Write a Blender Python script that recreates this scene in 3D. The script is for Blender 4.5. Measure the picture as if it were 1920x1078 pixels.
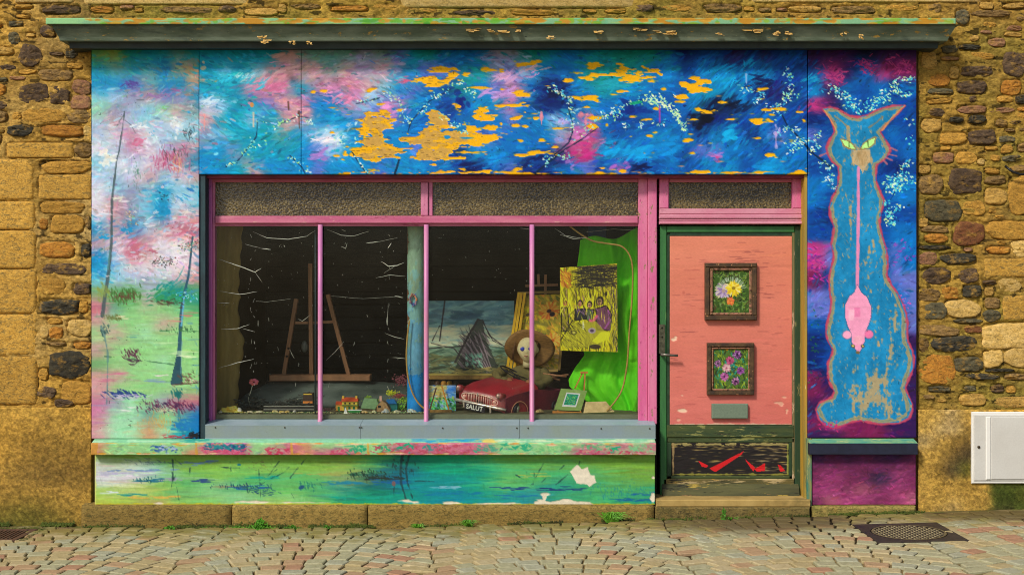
import bpy, bmesh, math, random
from mathutils import Vector, noise as mnoise, Matrix
for o in list(bpy.data.objects): bpy.data.objects.remove(o)
random.seed(7)
SC = bpy.context.scene
# ------------------------------------------------------------------ camera, sky, sun, exposure
DIST, EYE, FPX = 8.46, 1.70, 2200.0
cam = bpy.data.cameras.new('camera'); camo = bpy.data.objects.new('camera', cam); SC.collection.objects.link(camo)
camo.location = (0, -DIST, EYE); camo.rotation_euler = (math.pi/2, 0, 0)
cam.sensor_width = 36; cam.lens = 36*FPX/1920; cam.clip_end = 200; cam.clip_start = .05
SC.camera = camo
SUN_EL, SUN_AZ = 42, 38          # high and to the left of the viewer
w = bpy.data.worlds.new('World'); SC.world = w; w.use_nodes = True
nt = w.node_tree; nt.nodes.clear()
sky = nt.nodes.new('ShaderNodeTexSky'); sky.sky_type = 'NISHITA'; sky.sun_disc = False
sky.sun_elevation = math.radians(SUN_EL); sky.sun_rotation = math.radians(180+SUN_AZ); sky.air_density = 1.0; sky.dust_density = 2.0; sky.ozone_density = 1.0
bg = nt.nodes.new('ShaderNodeBackground'); bg.inputs['Strength'].default_value = .095
wo = nt.nodes.new('ShaderNodeOutputWorld'); nt.links.new(sky.outputs[0], bg.inputs[0]); nt.links.new(bg.outputs[0], wo.inputs[0])
sl = bpy.data.lights.new('sun', 'SUN'); sl.energy = 2.5; sl.angle = math.radians(8); sl.color = (1, .95, .86)
so = bpy.data.objects.new('sun', sl); SC.collection.objects.link(so)
sd = Vector((-math.sin(math.radians(SUN_AZ))*math.cos(math.radians(SUN_EL)), -math.cos(math.radians(SUN_AZ))*math.cos(math.radians(SUN_EL)), math.sin(math.radians(SUN_EL))))
so.rotation_euler = (-sd).to_track_quat('-Z', 'Y').to_euler(); so.location = sd*12
SC.view_settings.view_transform = 'Standard'; SC.view_settings.look = 'None'; SC.view_settings.gamma = 1; SC.view_settings.use_curve_mapping = False
SC.view_settings.exposure = .52
SC.cycles.filter_width = 1.0; SC.cycles.max_bounces = 8; SC.cycles.transparent_max_bounces = 12
GAIN = .80                       # paint as seen in daylight -> its base colour
# ------------------------------------------------------------------ helpers
def P(px, py, Y=0.0):
    """a place on the facade: columns and rows of 1/260 m on the plane Y = 0, seen at depth Y"""
    k = (DIST+Y)/(DIST*260.0)
    return (px-960)*k, Y, EYE+(539-py)*k
def lin(c):
    if isinstance(c, str): c = [int(c[i:i+2], 16)/255 for i in (0, 2, 4)]
    return tuple((v/12.92 if v <= .04045 else ((v+.055)/1.055)**2.4) for v in c)
def base(c): return tuple(min(.92, v*GAIN) for v in lin(c))+(1,)
class MB:
    def __init__(s): s.v, s.f, s.sm = [], [], []
    def add(s, vs, fs, smooth=False):
        n = len(s.v); s.v += [tuple(p) for p in vs]; s.f += [tuple(i+n for i in f) for f in fs]; s.sm += [smooth]*len(fs); return s
    def box(s, x0, x1, y0, y1, z0, z1, bev=0.0):
        x0, x1 = min(x0, x1), max(x0, x1); y0, y1 = min(y0, y1), max(y0, y1); z0, z1 = min(z0, z1), max(z0, z1)
        if bev <= 0:
            return s.add([(x0, y0, z0), (x1, y0, z0), (x1, y1, z0), (x0, y1, z0), (x0, y0, z1), (x1, y0, z1), (x1, y1, z1), (x0, y1, z1)],
                         [(0, 3, 2, 1), (4, 5, 6, 7), (0, 1, 5, 4), (1, 2, 6, 5), (2, 3, 7, 6), (3, 0, 4, 7)])
        b = min(bev, (x1-x0)*.4, (z1-z0)*.4, (y1-y0)*.4)   # bevelled towards the street (low y)
        return s.add([(x0+b, y0, z0+b), (x1-b, y0, z0+b), (x1-b, y0, z1-b), (x0+b, y0, z1-b), (x0, y0+b, z0), (x1, y0+b, z0), (x1, y0+b, z1), (x0, y0+b, z1), (x0, y1, z0), (x1, y1, z0), (x1, y1, z1), (x0, y1, z1)],
                     [(0, 1, 2, 3), (0, 4, 5, 1), (1, 5, 6, 2), (2, 6, 7, 3), (3, 7, 4, 0), (4, 8, 9, 5), (5, 9, 10, 6), (6, 10, 11, 7), (7, 11, 8, 4), (8, 11, 10, 9)])
    def pbox(s, px0, px1, py0, py1, Y0, Y1, bev=.002):
        """box whose street face, at depth Y0, spans these columns and rows"""
        a = P(px0, py0, Y0); b = P(px1, py1, Y0); return s.box(a[0], b[0], Y0, Y1, b[2], a[2], bev)
    def bar(s, a, b, wx, wy, up=(0, 1, 0)):
        a, b = Vector(a), Vector(b); d = (b-a).normalized(); u = d.cross(Vector(up)); u = u.normalized() if u.length > 1e-4 else Vector((1, 0, 0)); v = d.cross(u).normalized()
        vs = [p+u*i*wx/2+v*j*wy/2 for p in (a, b) for i, j in ((-1, -1), (1, -1), (1, 1), (-1, 1))]
        return s.add(vs, [(3, 2, 1, 0), (4, 5, 6, 7), (0, 1, 5, 4), (1, 2, 6, 5), (2, 3, 7, 6), (3, 0, 4, 7)])
    def tube(s, pts, r, n=8, caps=True):
        pts = [Vector(p) for p in pts]; m = len(pts); vs = []; fs = []; ref = Vector((0, 1, 0))
        for i, p in enumerate(pts):
            d = (pts[min(i+1, m-1)]-pts[max(i-1, 0)]).normalized(); u = d.cross(ref)
            if u.length < .05: u = d.cross(Vector((1, 0, 0)))
            u.normalize(); v = d.cross(u); rr = r[i] if isinstance(r, (list, tuple)) else r
            vs += [p+(u*math.cos(2*math.pi*k/n)+v*math.sin(2*math.pi*k/n))*rr for k in range(n)]
        for i in range(m-1):
            for k in range(n): fs.append((i*n+k, i*n+(k+1) % n, (i+1)*n+(k+1) % n, (i+1)*n+k))
        if caps: fs += [tuple(range(n-1, -1, -1)), tuple((m-1)*n+k for k in range(n))]
        return s.add(vs, fs, True)
    def ball(s, c, r, nu=14, nv=9, fn=None):
        rx, ry, rz = r if isinstance(r, (tuple, list)) else (r, r, r); vs = []; fs = []
        for j in range(nv+1):
            t = math.pi*j/nv
            for i in range(nu):
                a = 2*math.pi*i/nu; p = Vector((rx*math.sin(t)*math.cos(a), ry*math.sin(t)*math.sin(a), rz*math.cos(t)))
                if fn: p = fn(p)
                vs.append(p+Vector(c))
        for j in range(nv):
            for i in range(nu): fs.append((j*nu+i, (j+1)*nu+i, (j+1)*nu+(i+1) % nu, j*nu+(i+1) % nu))
        return s.add(vs, fs, True)
    def poly(s, pts, d):
        """prism: polygon extruded by vector d"""
        n = len(pts); d = Vector(d); vs = [Vector(p) for p in pts]+[Vector(p)+d for p in pts]
        return s.add(vs, [tuple(range(n)), tuple(range(2*n-1, n-1, -1))]+[(i, n+i, n+(i+1) % n, (i+1) % n) for i in range(n)])
    def mesh(s, name):
        me = bpy.data.meshes.new(name); me.from_pydata(s.v, [], s.f); me.validate(); 
        if len(me.polygons) == len(s.sm): me.polygons.foreach_set('use_smooth', s.sm)
        bm = bmesh.new(); bm.from_mesh(me); bmesh.ops.recalc_face_normals(bm, faces=bm.faces); bm.to_mesh(me); bm.free()
        return me
def wloc(o):
    v = Vector((0, 0, 0))
    while o: v += o.location; o = o.parent
    return v
def obj(name, mb, m, parent=None, label=None, kind=None):
    me = mb.mesh(name) if isinstance(mb, MB) else mb
    if parent is not None:
        me.transform(Matrix.Translation(-wloc(parent)))
    o = bpy.data.objects.new(name, me); SC.collection.objects.link(o)
    if m: me.materials.append(m)
    if parent is not None: o.parent = parent
    if label: o['label'] = label
    if kind: o['kind'] = kind
    return o
def tag(o, label=None, cat=None, group=None, kind=None):
    if label: o['label'] = label
    if cat: o['category'] = cat
    if group: o['group'] = group
    if kind: o['kind'] = kind
    return o
def thing(name, loc, label, cat, group=None, kind=None):
    o = bpy.data.objects.new(name, None); SC.collection.objects.link(o); o.location = loc; o.empty_display_size = .1
    return tag(o, label, cat, group, kind)
# ------------------------------------------------------------------ materials
MATS = {}
def nodes(name, rough=.7):
    m = bpy.data.materials.new(name); m.use_nodes = True; t = m.node_tree; b = t.nodes['Principled BSDF']; b.inputs['Roughness'].default_value = rough
    return m, t, b
def tex(t, kind='ShaderNodeTexNoise', scale=10, stretch=(1, 1, 1), **kw):
    tc = t.nodes.new('ShaderNodeTexCoord'); mp = t.nodes.new('ShaderNodeMapping'); mp.inputs['Scale'].default_value = stretch
    n = t.nodes.new(kind); n.inputs['Scale'].default_value = scale
    for k, v in kw.items():
        if k in n.inputs: n.inputs[k].default_value = v
    t.links.new(tc.outputs['Object'], mp.inputs[0]); t.links.new(mp.outputs[0], n.inputs['Vector']); return n
def ramp(t, src, stops):
    r = t.nodes.new('ShaderNodeValToRGB'); e = r.color_ramp.elements
    while len(e) < len(stops): e.new(.5)
    for i, (p, c) in enumerate(stops): e[i].position = p; e[i].color = c if len(c) == 4 else tuple(c)+(1,)
    t.links.new(src, r.inputs[0]); return r.outputs[0]
def mixc(t, fac, a, b, mode='MIX'):
    m = t.nodes.new('ShaderNodeMix'); m.data_type = 'RGBA'; m.blend_type = mode
    for i, v in ((0, fac), (6, a), (7, b)):
        if isinstance(v, (int, float, tuple)): m.inputs[i].default_value = v
        else: t.links.new(v, m.inputs[i])
    return m.outputs[2]
def bump(t, b, src, strength=.3, dist=.005):
    n = t.nodes.new('ShaderNodeBump'); n.inputs['Strength'].default_value = strength; n.inputs['Distance'].default_value = dist
    t.links.new(src, n.inputs['Height']); t.links.new(n.outputs[0], b.inputs['Normal'])
def mat(name, col, rough=.65, alt=None, alts=18, stretch=(1, 1, 1), chip=None, chipt=.62, chips=30, cstretch=None, spec=.35, bmp=.25, bscale=90, metal=0, hue=0.0, dirt=None):
    """worn paint / stone: colour drifting to alt, chips of other colours showing, fine relief"""
    if name in MATS: return MATS[name]
    m, t, b = nodes(name, rough); b.inputs['Specular IOR Level'].default_value = spec; b.inputs['Metallic'].default_value = metal
    n = tex(t, scale=alts, stretch=stretch, Detail=6, Roughness=.6)
    c = mixc(t, ramp(t, n.outputs[0], [(.36, (0, 0, 0)), (.64, (1, 1, 1))]), base(col), base(alt or col))
    if dirt:
        n3 = tex(t, scale=alts*.35, stretch=stretch, Detail=7, Roughness=.7)
        c = mixc(t, ramp(t, n3.outputs[0], [(.52, (0, 0, 0)), (.66, (1, 1, 1))]), c, base(dirt))
    if hue:
        oi = t.nodes.new('ShaderNodeObjectInfo'); hs = t.nodes.new('ShaderNodeHueSaturation'); mr = t.nodes.new('ShaderNodeMapRange')
        mr.inputs[3].default_value = 1-hue; mr.inputs[4].default_value = 1+hue; t.links.new(oi.outputs['Random'], mr.inputs[0]); t.links.new(mr.outputs[0], hs.inputs['Value'])
        t.links.new(c, hs.inputs['Color']); c = hs.outputs[0]
    fine = tex(t, scale=bscale, stretch=cstretch or stretch, Detail=8, Roughness=.7); hgt = fine.outputs[0]
    if chip:
        for i, cc in enumerate(chip if isinstance(chip, list) else [chip]):
            k = tex(t, scale=chips*(1+.7*i), stretch=cstretch or stretch, Detail=8, Roughness=.72)
            th = chipt+.03*i; mk = ramp(t, k.outputs[0], [(th-.012, (0, 0, 0)), (th+.012, (1, 1, 1))]); c = mixc(t, mk, c, base(cc))
            hgt = mixc(t, mk, hgt, (.1, .1, .1, 1))
    sp = mixc(t, .16, c, mixc(t, 1.0, c, fine.outputs[0], 'OVERLAY')); t.links.new(sp, b.inputs['Base Color'])
    if bmp: bump(t, b, hgt, bmp, .004)
    MATS[name] = m; return m
def mat_painted(name='painted_boards', rough=.62, bmp=.25, spec=.18, scale=160, stretch=(1, 1, 2.2), dist=.003, con=.19):
    if name in MATS: return MATS[name]
    m, t, b = nodes(name, rough); a = t.nodes.new('ShaderNodeAttribute'); a.attribute_name = 'paint'; b.inputs['Specular IOR Level'].default_value = spec
    n = tex(t, scale=scale, stretch=stretch, Detail=6, Roughness=.7)
    f = ramp(t, n.outputs[0], [(.25, (1-con,)*3), (.75, (1+con,)*3)]); t.links.new(mixc(t, 1.0, a.outputs['Color'], f, 'MULTIPLY'), b.inputs['Base Color'])
    bump(t, b, n.outputs[0], bmp, dist); MATS[name] = m; return m
def canvas_mesh(name, c, rect, fn, skirt=None, gain=1.0):
    """a fine sheet carrying the painted colours of canvas c inside rect; fn(px, py) -> place; skirt = vector to the back"""
    x0, y0, x1, y1 = rect; w = int(round((x1-x0)*c.k))+1; h = int(round((y1-y0)*c.k))+1
    px = np.linspace(x0, x1, w); py = np.linspace(y0, y1, h); X, Y = np.meshgrid(px, py)
    V = np.stack([np.asarray(q, float)*np.ones_like(X) for q in fn(X, Y)], -1).reshape(-1, 3)
    V = V.astype(float)
    ix = np.clip(np.rint((px-c.x0)*c.k).astype(int), 0, c.w-1); iy = np.clip(np.rint((py-c.y0)*c.k).astype(int), 0, c.h-1)
    V[:, 1] += .0028*c.hh[iy][:, ix].ravel()
    col = np.clip(c.a[iy][:, ix], 0, 1).reshape(-1, 3); col = np.where(col <= .04045, col/12.92, ((col+.055)/1.055)**2.4)*GAIN*gain; col = np.minimum(col, .92)
    idx = np.arange(w*h).reshape(h, w); F = np.stack([idx[:-1, :-1], idx[1:, :-1], idx[1:, 1:], idx[:-1, 1:]], -1).reshape(-1, 4)
    if skirt is not None:
        ring = np.concatenate([idx[0, :-1], idx[:-1, -1], idx[-1, :0:-1], idx[:0:-1, 0]]); n = len(ring); o = len(V)
        V = np.concatenate([V, V[ring]+np.array(skirt)]); col = np.concatenate([col, col[ring]*.9])
        F = np.concatenate([F, np.stack([ring, np.roll(ring, -1), o+np.roll(np.arange(n), -1), o+np.arange(n)], -1)])
    me = bpy.data.meshes.new(name); me.vertices.add(len(V)); me.vertices.foreach_set('co', V.astype(np.float32).ravel())
    me.loops.add(F.size); me.loops.foreach_set('vertex_index', F.astype(np.int32).ravel()); me.polygons.add(len(F)); me.polygons.foreach_set('loop_start', np.arange(0, F.size, 4, dtype=np.int32))
    me.polygons.foreach_set('use_smooth', np.r_[np.ones((w-1)*(h-1), bool), np.zeros(len(F)-(w-1)*(h-1), bool)]); me.update(calc_edges=True); me.validate()
    at = me.attributes.new('paint', 'FLOAT_COLOR', 'POINT'); at.data.foreach_set('color', np.c_[col, np.ones(len(col))].astype(np.float32).ravel())
    return me
def facade(Y): return lambda X, Z: ((X-960)*(DIST+Y)/(DIST*260), Y, EYE+(539-Z)*(DIST+Y)/(DIST*260))
# ---------------------------------------------------------------- painter
# The shopfront is a painted mural.  It is painted here stroke by stroke, in the plane of the boards, and
# stored as the paint colour of a fine board mesh.  Units: 1/260 m, the origin at the upper left of the wall.
import numpy as np, math
PAL = dict(T='0d90ab', C='1088bd', B='0c72b2', D='0b4e92', N='0a2c66', K='14203a', G='6b9c98', M='9092b0', P='c4809f',
           R='c8989c', V='6a76bb', L='a6c0dc', W='e6e4ea', Y='93a04c', H='1a8a86', E='92c987', F='63a563', O='c98f6c', Q='3d2556',
           U='b0457f', X='742a55', S='84c4da', A='a0d6ae', J='c0687f', Z='b9a171', g='8fc756', k='4cae6c', m='119f70',
           n='0b8e92', y='b9c650', f='74a63f', v='d8d6e4')
def hx(h):
    if isinstance(h, str):
        h = PAL.get(h, h)
        return np.array([int(h[i:i+2], 16)/255 for i in (0, 2, 4)])
    return np.array(h)
def upsample(g, h, w):
    gh, gw = g.shape[:2]
    y = np.linspace(0, gh-1.001, h); x = np.linspace(0, gw-1.001, w)
    y0 = y.astype(int); x0 = x.astype(int); fy = y-y0; fx = x-x0
    fy = fy*fy*(3-2*fy); fx = fx*fx*(3-2*fx)
    if g.ndim == 3: fy = fy[:, None, None]; fx = fx[None, :, None]
    else: fy = fy[:, None]; fx = fx[None, :]
    a = g[y0][:, x0]; b = g[y0][:, x0+1]; c = g[y0+1][:, x0]; d = g[y0+1][:, x0+1]
    return (a*(1-fx)+b*fx)*(1-fy)+(c*(1-fx)+d*fx)*fy
def noise2(h, w, sx, sy, seed, octs=3):
    r = np.random.RandomState(abs(int(seed)) % 99991); out = np.zeros((h, w)); amp = 1; tot = 0
    for o in range(octs):
        gh = max(3, int(h/sy*2**o)+2); gw = max(3, int(w/sx*2**o)+2)
        out += amp*upsample(r.rand(gh, gw), h, w); tot += amp; amp *= .55
    return (out/tot-.5)*2
class Canvas:
    def __init__(s, x0, y0, x1, y1, k=2/3, base='B', seed=1):
        s.x0, s.y0, s.x1, s.y1, s.k = x0, y0, x1, y1, k
        s.w = int(round((x1-x0)*k))+1; s.h = int(round((y1-y0)*k))+1
        s.a = np.tile(hx(base), (s.h, s.w, 1)).astype(float); s.hh = np.zeros((s.h, s.w)); s.r = np.random.RandomState(abs(int(seed))); s.seed = seed
        s.X, s.Y = np.meshgrid(np.linspace(x0, x1, s.w), np.linspace(y0, y1, s.h))
    def win(s, xa, ya, xb, yb):
        a = max(0, int((xa-s.x0)*s.k)); b = min(s.w, int((xb-s.x0)*s.k)+2)
        c = max(0, int((ya-s.y0)*s.k)); d = min(s.h, int((yb-s.y0)*s.k)+2)
        return (slice(c, d), slice(a, b)) if b > a and d > c else None
    def put(s, sl, m, col):
        m = np.clip(m, 0, 1)[..., None]; s.a[sl] = s.a[sl]*(1-m)+hx(col)*m
    def grid(s, xs, rows, warp=14, aniso=1.0, sharp=2.2):
        """lay in the ground colours: rows = [(y, 'letters')], blended with a ragged border between neighbours"""
        P = []; 
        for y, t in rows:
            for x, ch in zip(xs, t.replace(' ', '')):
                if ch != '.': P.append((x, y, hx(ch)))
        P0 = np.array([(p[0], p[1]) for p in P]); PC = np.array([p[2] for p in P])
        f = 2; h, w = s.h//f+2, s.w//f+2
        X, Y = np.meshgrid(np.linspace(s.x0, s.x1, w), np.linspace(s.y0, s.y1, h))
        X = X+noise2(h, w, 26, 14*aniso, s.seed+3, 4)*warp; Y = Y+noise2(h, w, 30, 12*aniso, s.seed+4, 4)*warp*.7
        num = np.zeros((h, w, 3)); den = np.zeros((h, w))
        dx = (xs[1]-xs[0]); dy = abs(rows[1][0]-rows[0][0])
        for (px, py), c in zip(P0, PC):
            d = ((X-px)/dx)**2+((Y-py)/dy)**2
            wgt = np.exp(-d*sharp)+1e-9/(1+d)
            num += wgt[..., None]*c; den += wgt
        s.field = upsample(num/den[..., None], s.h, s.w); s.a = s.field.copy()
    def dab(s, x, y, L, W, ang, col, op=1.0):
        sl = s.win(x-L-2, y-L-2, x+L+2, y+L+2)
        if sl is None: return
        dx = s.X[sl]-x; dy = s.Y[sl]-y; c, n = math.cos(ang), math.sin(ang)
        u = (dx*c+dy*n)/L; v = (-dx*n+dy*c)/W
        d = u*u+v*v
        m = np.clip((1.1-d)*2.2, 0, 1)*op
        s.put(sl, m, col)
    def strokes(s, n, box, L, W, ang, jit=.06, op=.6, hue=.03, mask=None, far=1.0):
        r = s.r; xa, ya, xb, yb = box
        for i in range(n):
            x = r.uniform(xa, xb); y = r.uniform(ya, yb)
            j = min(s.h-1, max(0, int((y+r.normal(0, 5)*far-s.y0)*s.k))); i2 = min(s.w-1, max(0, int((x+r.normal(0, 9)*far-s.x0)*s.k)))
            if mask is not None and not mask[j, i2]: continue
            c = s.field[j, i2]*(1+r.normal(0, jit))+r.normal(0, hue, 3)
            a = ang(x, y) if callable(ang) else ang
            l = r.uniform(*L); s.dab(x, y, l, r.uniform(*W), a+r.normal(0, min(.35, 2.2/l)), np.clip(c, 0, 1), op*r.uniform(.4, 1))
    def flake(s, ell, col, edge=None, seed=0, rag=.55, sx=14, sy=3.0, sub=None):
        """paint that has come off: ragged along the grain"""
        for q, (cx, cy, rx, ry) in enumerate(ell):
            m_ = max(8, rx*.5)
            sl = s.win(cx-rx-m_, cy-ry-m_*.5-3, cx+rx+m_, cy+ry+m_*.5+3)
            if sl is None: continue
            X, Y = s.X[sl], s.Y[sl]
            nn = s.nz(seed, sx, sy)[sl]; n2 = s.nz(seed+5, 9, 5)[sl]
            d = 1-np.sqrt(((X-cx)/rx)**2+((Y-cy)/ry)**2)
            t = d*.8+nn*rag*1.15+n2*rag*.75
            s.put(sl, np.clip(t*ry*.9+.1, 0, 1), edge if edge else col); s.hh[sl] = np.maximum(s.hh[sl], np.clip(t*ry*.9+.1, 0, 1))
            if edge:
                t2 = d*.9-.14+nn*rag*.8+n2*rag*.9
                s.put(sl, np.clip(t2*min(ry, 9)*.5, 0, 1)*.92, col)
    def nz(s, seed, sx, sy):
        if not hasattr(s, 'cache'): s.cache = {}
        key = (seed, sx, sy)
        if key not in s.cache: s.cache[key] = noise2(s.h, s.w, sx*s.k*2, sy*s.k*2, seed*7+11+s.seed, 3)
        return s.cache[key]
    def line(s, pts, w, col, op=.9, rough=.5, gap=0.0, seed=0):
        """a brushed line; w is one width or (start, end)"""
        w0, w1 = (w, w) if not isinstance(w, tuple) else w
        segs = list(zip(pts[:-1], pts[1:])); tot = sum(math.dist(a, b) for a, b in segs) or 1; acc = 0
        xa = min(p[0] for p in pts)-w0-w1-4; xb = max(p[0] for p in pts)+w0+w1+4; ya = min(p[1] for p in pts)-w0-w1-4; yb = max(p[1] for p in pts)+w0+w1+4
        sl = s.win(xa, ya, xb, yb)
        if sl is None: return
        X, Y = s.X[sl], s.Y[sl]; nn = s.nz(seed+20, 5, 5)[sl]; best = np.full(X.shape, -9.)
        for a, b in segs:
            ax, ay = a; bx_, by_ = b; dx, dy = bx_-ax, by_-ay; L2 = dx*dx+dy*dy+1e-9; L = math.sqrt(L2)
            t = np.clip(((X-ax)*dx+(Y-ay)*dy)/L2, 0, 1)
            d = np.hypot(X-ax-t*dx, Y-ay-t*dy); tt = (acc+t*L)/tot
            best = np.maximum(best, (w0+(w1-w0)*tt)/2-d); acc += L
        m = np.clip(best*.9+.6+nn*rough*1.8, 0, 1)*op
        if gap: m = m*(s.nz(seed+30, 7, 4)[sl] > gap-.6)
        s.put(sl, m, col)
    def polymask(s, pts, sl):
        X, Y = s.X[sl], s.Y[sl]; ins = np.zeros(X.shape, bool); n = len(pts)
        for i in range(n):
            x1, y1 = pts[i]; x2, y2 = pts[(i+1) % n]
            if y1 == y2: continue
            c = ((y1 > Y) != (y2 > Y)) & (X < (x2-x1)*(Y-y1)/(y2-y1)+x1)
            ins ^= c
        return ins
    def poly(s, pts, col, op=1, wob=0):
        xs = [p[0] for p in pts]; ys = [p[1] for p in pts]
        sl = s.win(min(xs)-4, min(ys)-4, max(xs)+4, max(ys)+4)
        if sl is None: return None, None
        m = s.polymask(pts, sl); s.put(sl, m*float(op), col); return sl, m
    def blossom(s, pts, n, spread, cols=('d8f0d8', 'a8e8d8', '8fe0e8', 'e8f0c0', 'f0f4e8'), size=(1.1, 2.6)):
        r = s.r; segs = list(zip(pts[:-1], pts[1:])); Ls = np.array([math.dist(a, b)+1e-6 for a, b in segs]); cum = Ls/Ls.sum()
        for i in range(n):
            k = r.choice(len(segs), p=cum); a, b = segs[k]; t = r.rand()
            x = a[0]+(b[0]-a[0])*t+r.normal(0, spread); y = a[1]+(b[1]-a[1])*t+r.normal(0, spread*.8)
            s.dab(x, y, r.uniform(*size)*1.25, r.uniform(.8, 1.5), r.uniform(-1.2, 1.2), cols[r.randint(len(cols))], r.uniform(.6, 1))
    def twigs(s, box, n, L, ang, col, w=1.0, op=.6):
        r = s.r
        for i in range(n):
            x = (box[0]+box[2])/2+np.clip(r.normal(0, .28), -.6, .6)*(box[2]-box[0]); y = (box[1]+box[3])/2+np.clip(r.normal(0, .26), -.7, .7)*(box[3]-box[1]); l = r.uniform(*L); a = ang+r.normal(0, .25)
            s.dab(x, y, l, w, a, col, op*r.uniform(.5, 1))
# ------------------------------------------------------------------ the ground
def gz(x): return -.015+.026*max(0, x+1.0-.3*math.exp(-max(0, x+1)**2))
def gzn(x):
    t = np.maximum(0, x+1.0); return -.015+.026*np.maximum(0, t-.3*np.exp(-t*t))
def make_ground():
    g = Canvas(0, 0, 460, 170, k=1, base='85734c', seed=21)      # 1 unit = 20 mm, x from -4.6 m, y from the wall outwards
    gx = lambda X: (X+4.6)*50
    r = np.random.RandomState(3)
    for x in range(1400):      # moss and dirt along the foot of the wall, wet joints before the door
        X = r.uniform(-4.4, 4.4); Yd = abs(r.normal(0, .12)); g.dab(gx(X), Yd*50, r.uniform(1, 4), r.uniform(.6, 1.6), r.normal(0, .3), ['6c7030', '57642a', '8a7c40', '40401f', '7d6a3c'][r.randint(5)], .6)
    for x in range(1100):
        X = r.normal(1.6, .6); Yd = abs(r.normal(.3, .5)); g.dab(gx(X), Yd*50, r.uniform(3, 8), r.uniform(2, 4), r.normal(0, .3), ['2c2416', '221d12', '3c321e'][r.randint(3)], .5)
    n = noise2(g.h, g.w, 4, 4, 8, 3); g.a *= (1+n*.22)[..., None]
    me = canvas_mesh('pavement', g, (0, 0, 460, 170), lambda X, Y: (X/50-4.6, .2-Y/50*.98, gzn(X/50-4.6)-.009))
    pav = obj('pavement', me, mat_painted('sand_joints', .95, .6, .1, 120, (1, 1, 1), .006)); tag(pav, kind='structure')
    # the street goes on towards the camera and to both sides
    st = MB(); X0, X1 = -14, 14
    def quad(xa, xb, ya, yb, dz=-.02):
        n = 10
        for i in range(n):
            a = xa+(xb-xa)*i/n; b = xa+(xb-xa)*(i+1)/n; st.add([(a, ya, gz(a)+dz), (b, ya, gz(b)+dz), (b, yb, gz(b)+dz), (a, yb, gz(a)+dz)], [(0, 1, 2, 3)])
    quad(-14, 14, -14, -3.0, -.012); quad(-14, -4.55, -3.0, .3, -.012); quad(4.55, 14, -3.0, .3, -.012)
    tag(obj('street', st, mat('street_setts', 'a8977a', .9, alt='93856a', alts=9, bmp=.5, bscale=40)), kind='structure')
    # setts in segmental arches
    W_, PIT, R = 1.56, .124, 1.24; th = math.asin(W_/2/R); crest = [(180-960)/275+i*W_ for i in range(-1, 6)]
    cells = []; rnd = random.Random(11)
    HOLES = [(2.31, 2.93, -1.0, -.42), (-4.2, -3.31, -.53, -.12)]
    def edge(i, k): return crest[1]+(i-1.5)*W_+random.Random(i*97+k//1).uniform(-.045, .045)
    for ci, xc in enumerate(crest):
        xc = crest[1]+(ci-1)*W_
        for k in range(26):
            eL, eR = edge(ci, k), edge(ci+1, k); yk = .30-PIT*k; L = 2*R*th; n = 12; wid = [1+rnd.uniform(-.22, .22) for _ in range(n)]; tot = sum(wid); acc = 0
            off = rnd.uniform(-.5, .5) if k % 2 else rnd.uniform(-.5, .5)
            for j in range(n):
                a0 = -th+2*th*acc/tot; acc += wid[j]; a1 = -th+2*th*acc/tot
                pj = lambda a, rr: (xc+rr*math.sin(a), yk-R+rr*math.cos(a))
                wide = 1+.6*math.exp(-((xc-1.7)/.8)**2-((yk+.1)/.7)**2); ga = .0050*wide/R; gr = .0050*wide
                ro, ri = R-gr+rnd.uniform(-.003, .002), R-PIT+gr+rnd.uniform(-.002, .004)
                q = [pj(a0+ga, ri), pj(a1-ga, ri), pj(a1-ga, ro), pj(a0+ga, ro)]
                q = [(min(max(x+rnd.uniform(-.0025, .0025), eL+.003), eR-.003), y+rnd.uniform(-.0025, .0025)) for x, y in q]
                if j == 0: q[0] = (eL+.003, q[0][1]); q[3] = (eL+.003, q[3][1])
                if j == n-1: q[1] = (eR-.003, q[1][1]); q[2] = (eR-.003, q[2][1])
                cx = sum(p[0] for p in q)/4; cy = sum(p[1] for p in q)/4
                if cy > -.10 or cy < -2.6 or abs(cx) > 4.3: continue
                if any(x0+.035 < cx < x1-.035 and y0+.035 < cy < y1-.035 for x0, x1, y0, y1 in HOLES): continue
                cells.append((cx, cy, q))
    def sett(mb, q, cx, cy):
        z = gz(cx)+rnd.uniform(-.003, .004); tx, ty = rnd.uniform(-.02, .02), rnd.uniform(-.02, .02)
        top = [(cx+(x-cx)*.86, cy+(y-cy)*.86) for x, y in q]; mid = [(cx+(x-cx)*.97, cy+(y-cy)*.97) for x, y in q]
        zz = lambda x, y: z+(x-cx)*tx+(y-cy)*ty
        vs = [(x, y, zz(x, y)+.004) for x, y in top]+[(x, y, zz(x, y)-.0005) for x, y in mid]+[(x, y, z-.03) for x, y in q]
        mb.add(vs, [(0, 1, 2, 3)]+[(i, 4+i, 4+(i+1) % 4, (i+1) % 4) for i in range(4)]+[(4+i, 8+i, 8+(i+1) % 4, 4+(i+1) % 4) for i in range(4)])
    def smat(i, c1, c2):
        nm = 'sett_%d' % i
        if nm in MATS: return MATS[nm]
        m, t, b = nodes(nm, .82); b.inputs['Specular IOR Level'].default_value = .3
        n = tex(t, scale=26, Detail=8, Roughness=.7); c = mixc(t, ramp(t, n.outputs[0], [(.35, (0, 0, 0)), (.65, (1, 1, 1))]), base(c1), base(c2))
        ge = t.nodes.new('ShaderNodeNewGeometry'); sp = t.nodes.new('ShaderNodeSeparateXYZ'); t.links.new(ge.outputs['Position'], sp.inputs[0])
        n2 = t.nodes.new('ShaderNodeTexNoise'); n2.inputs['Scale'].default_value = 7; n2.inputs['Detail'].default_value = 8; t.links.new(ge.outputs['Position'], n2.inputs['Vector'])
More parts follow.
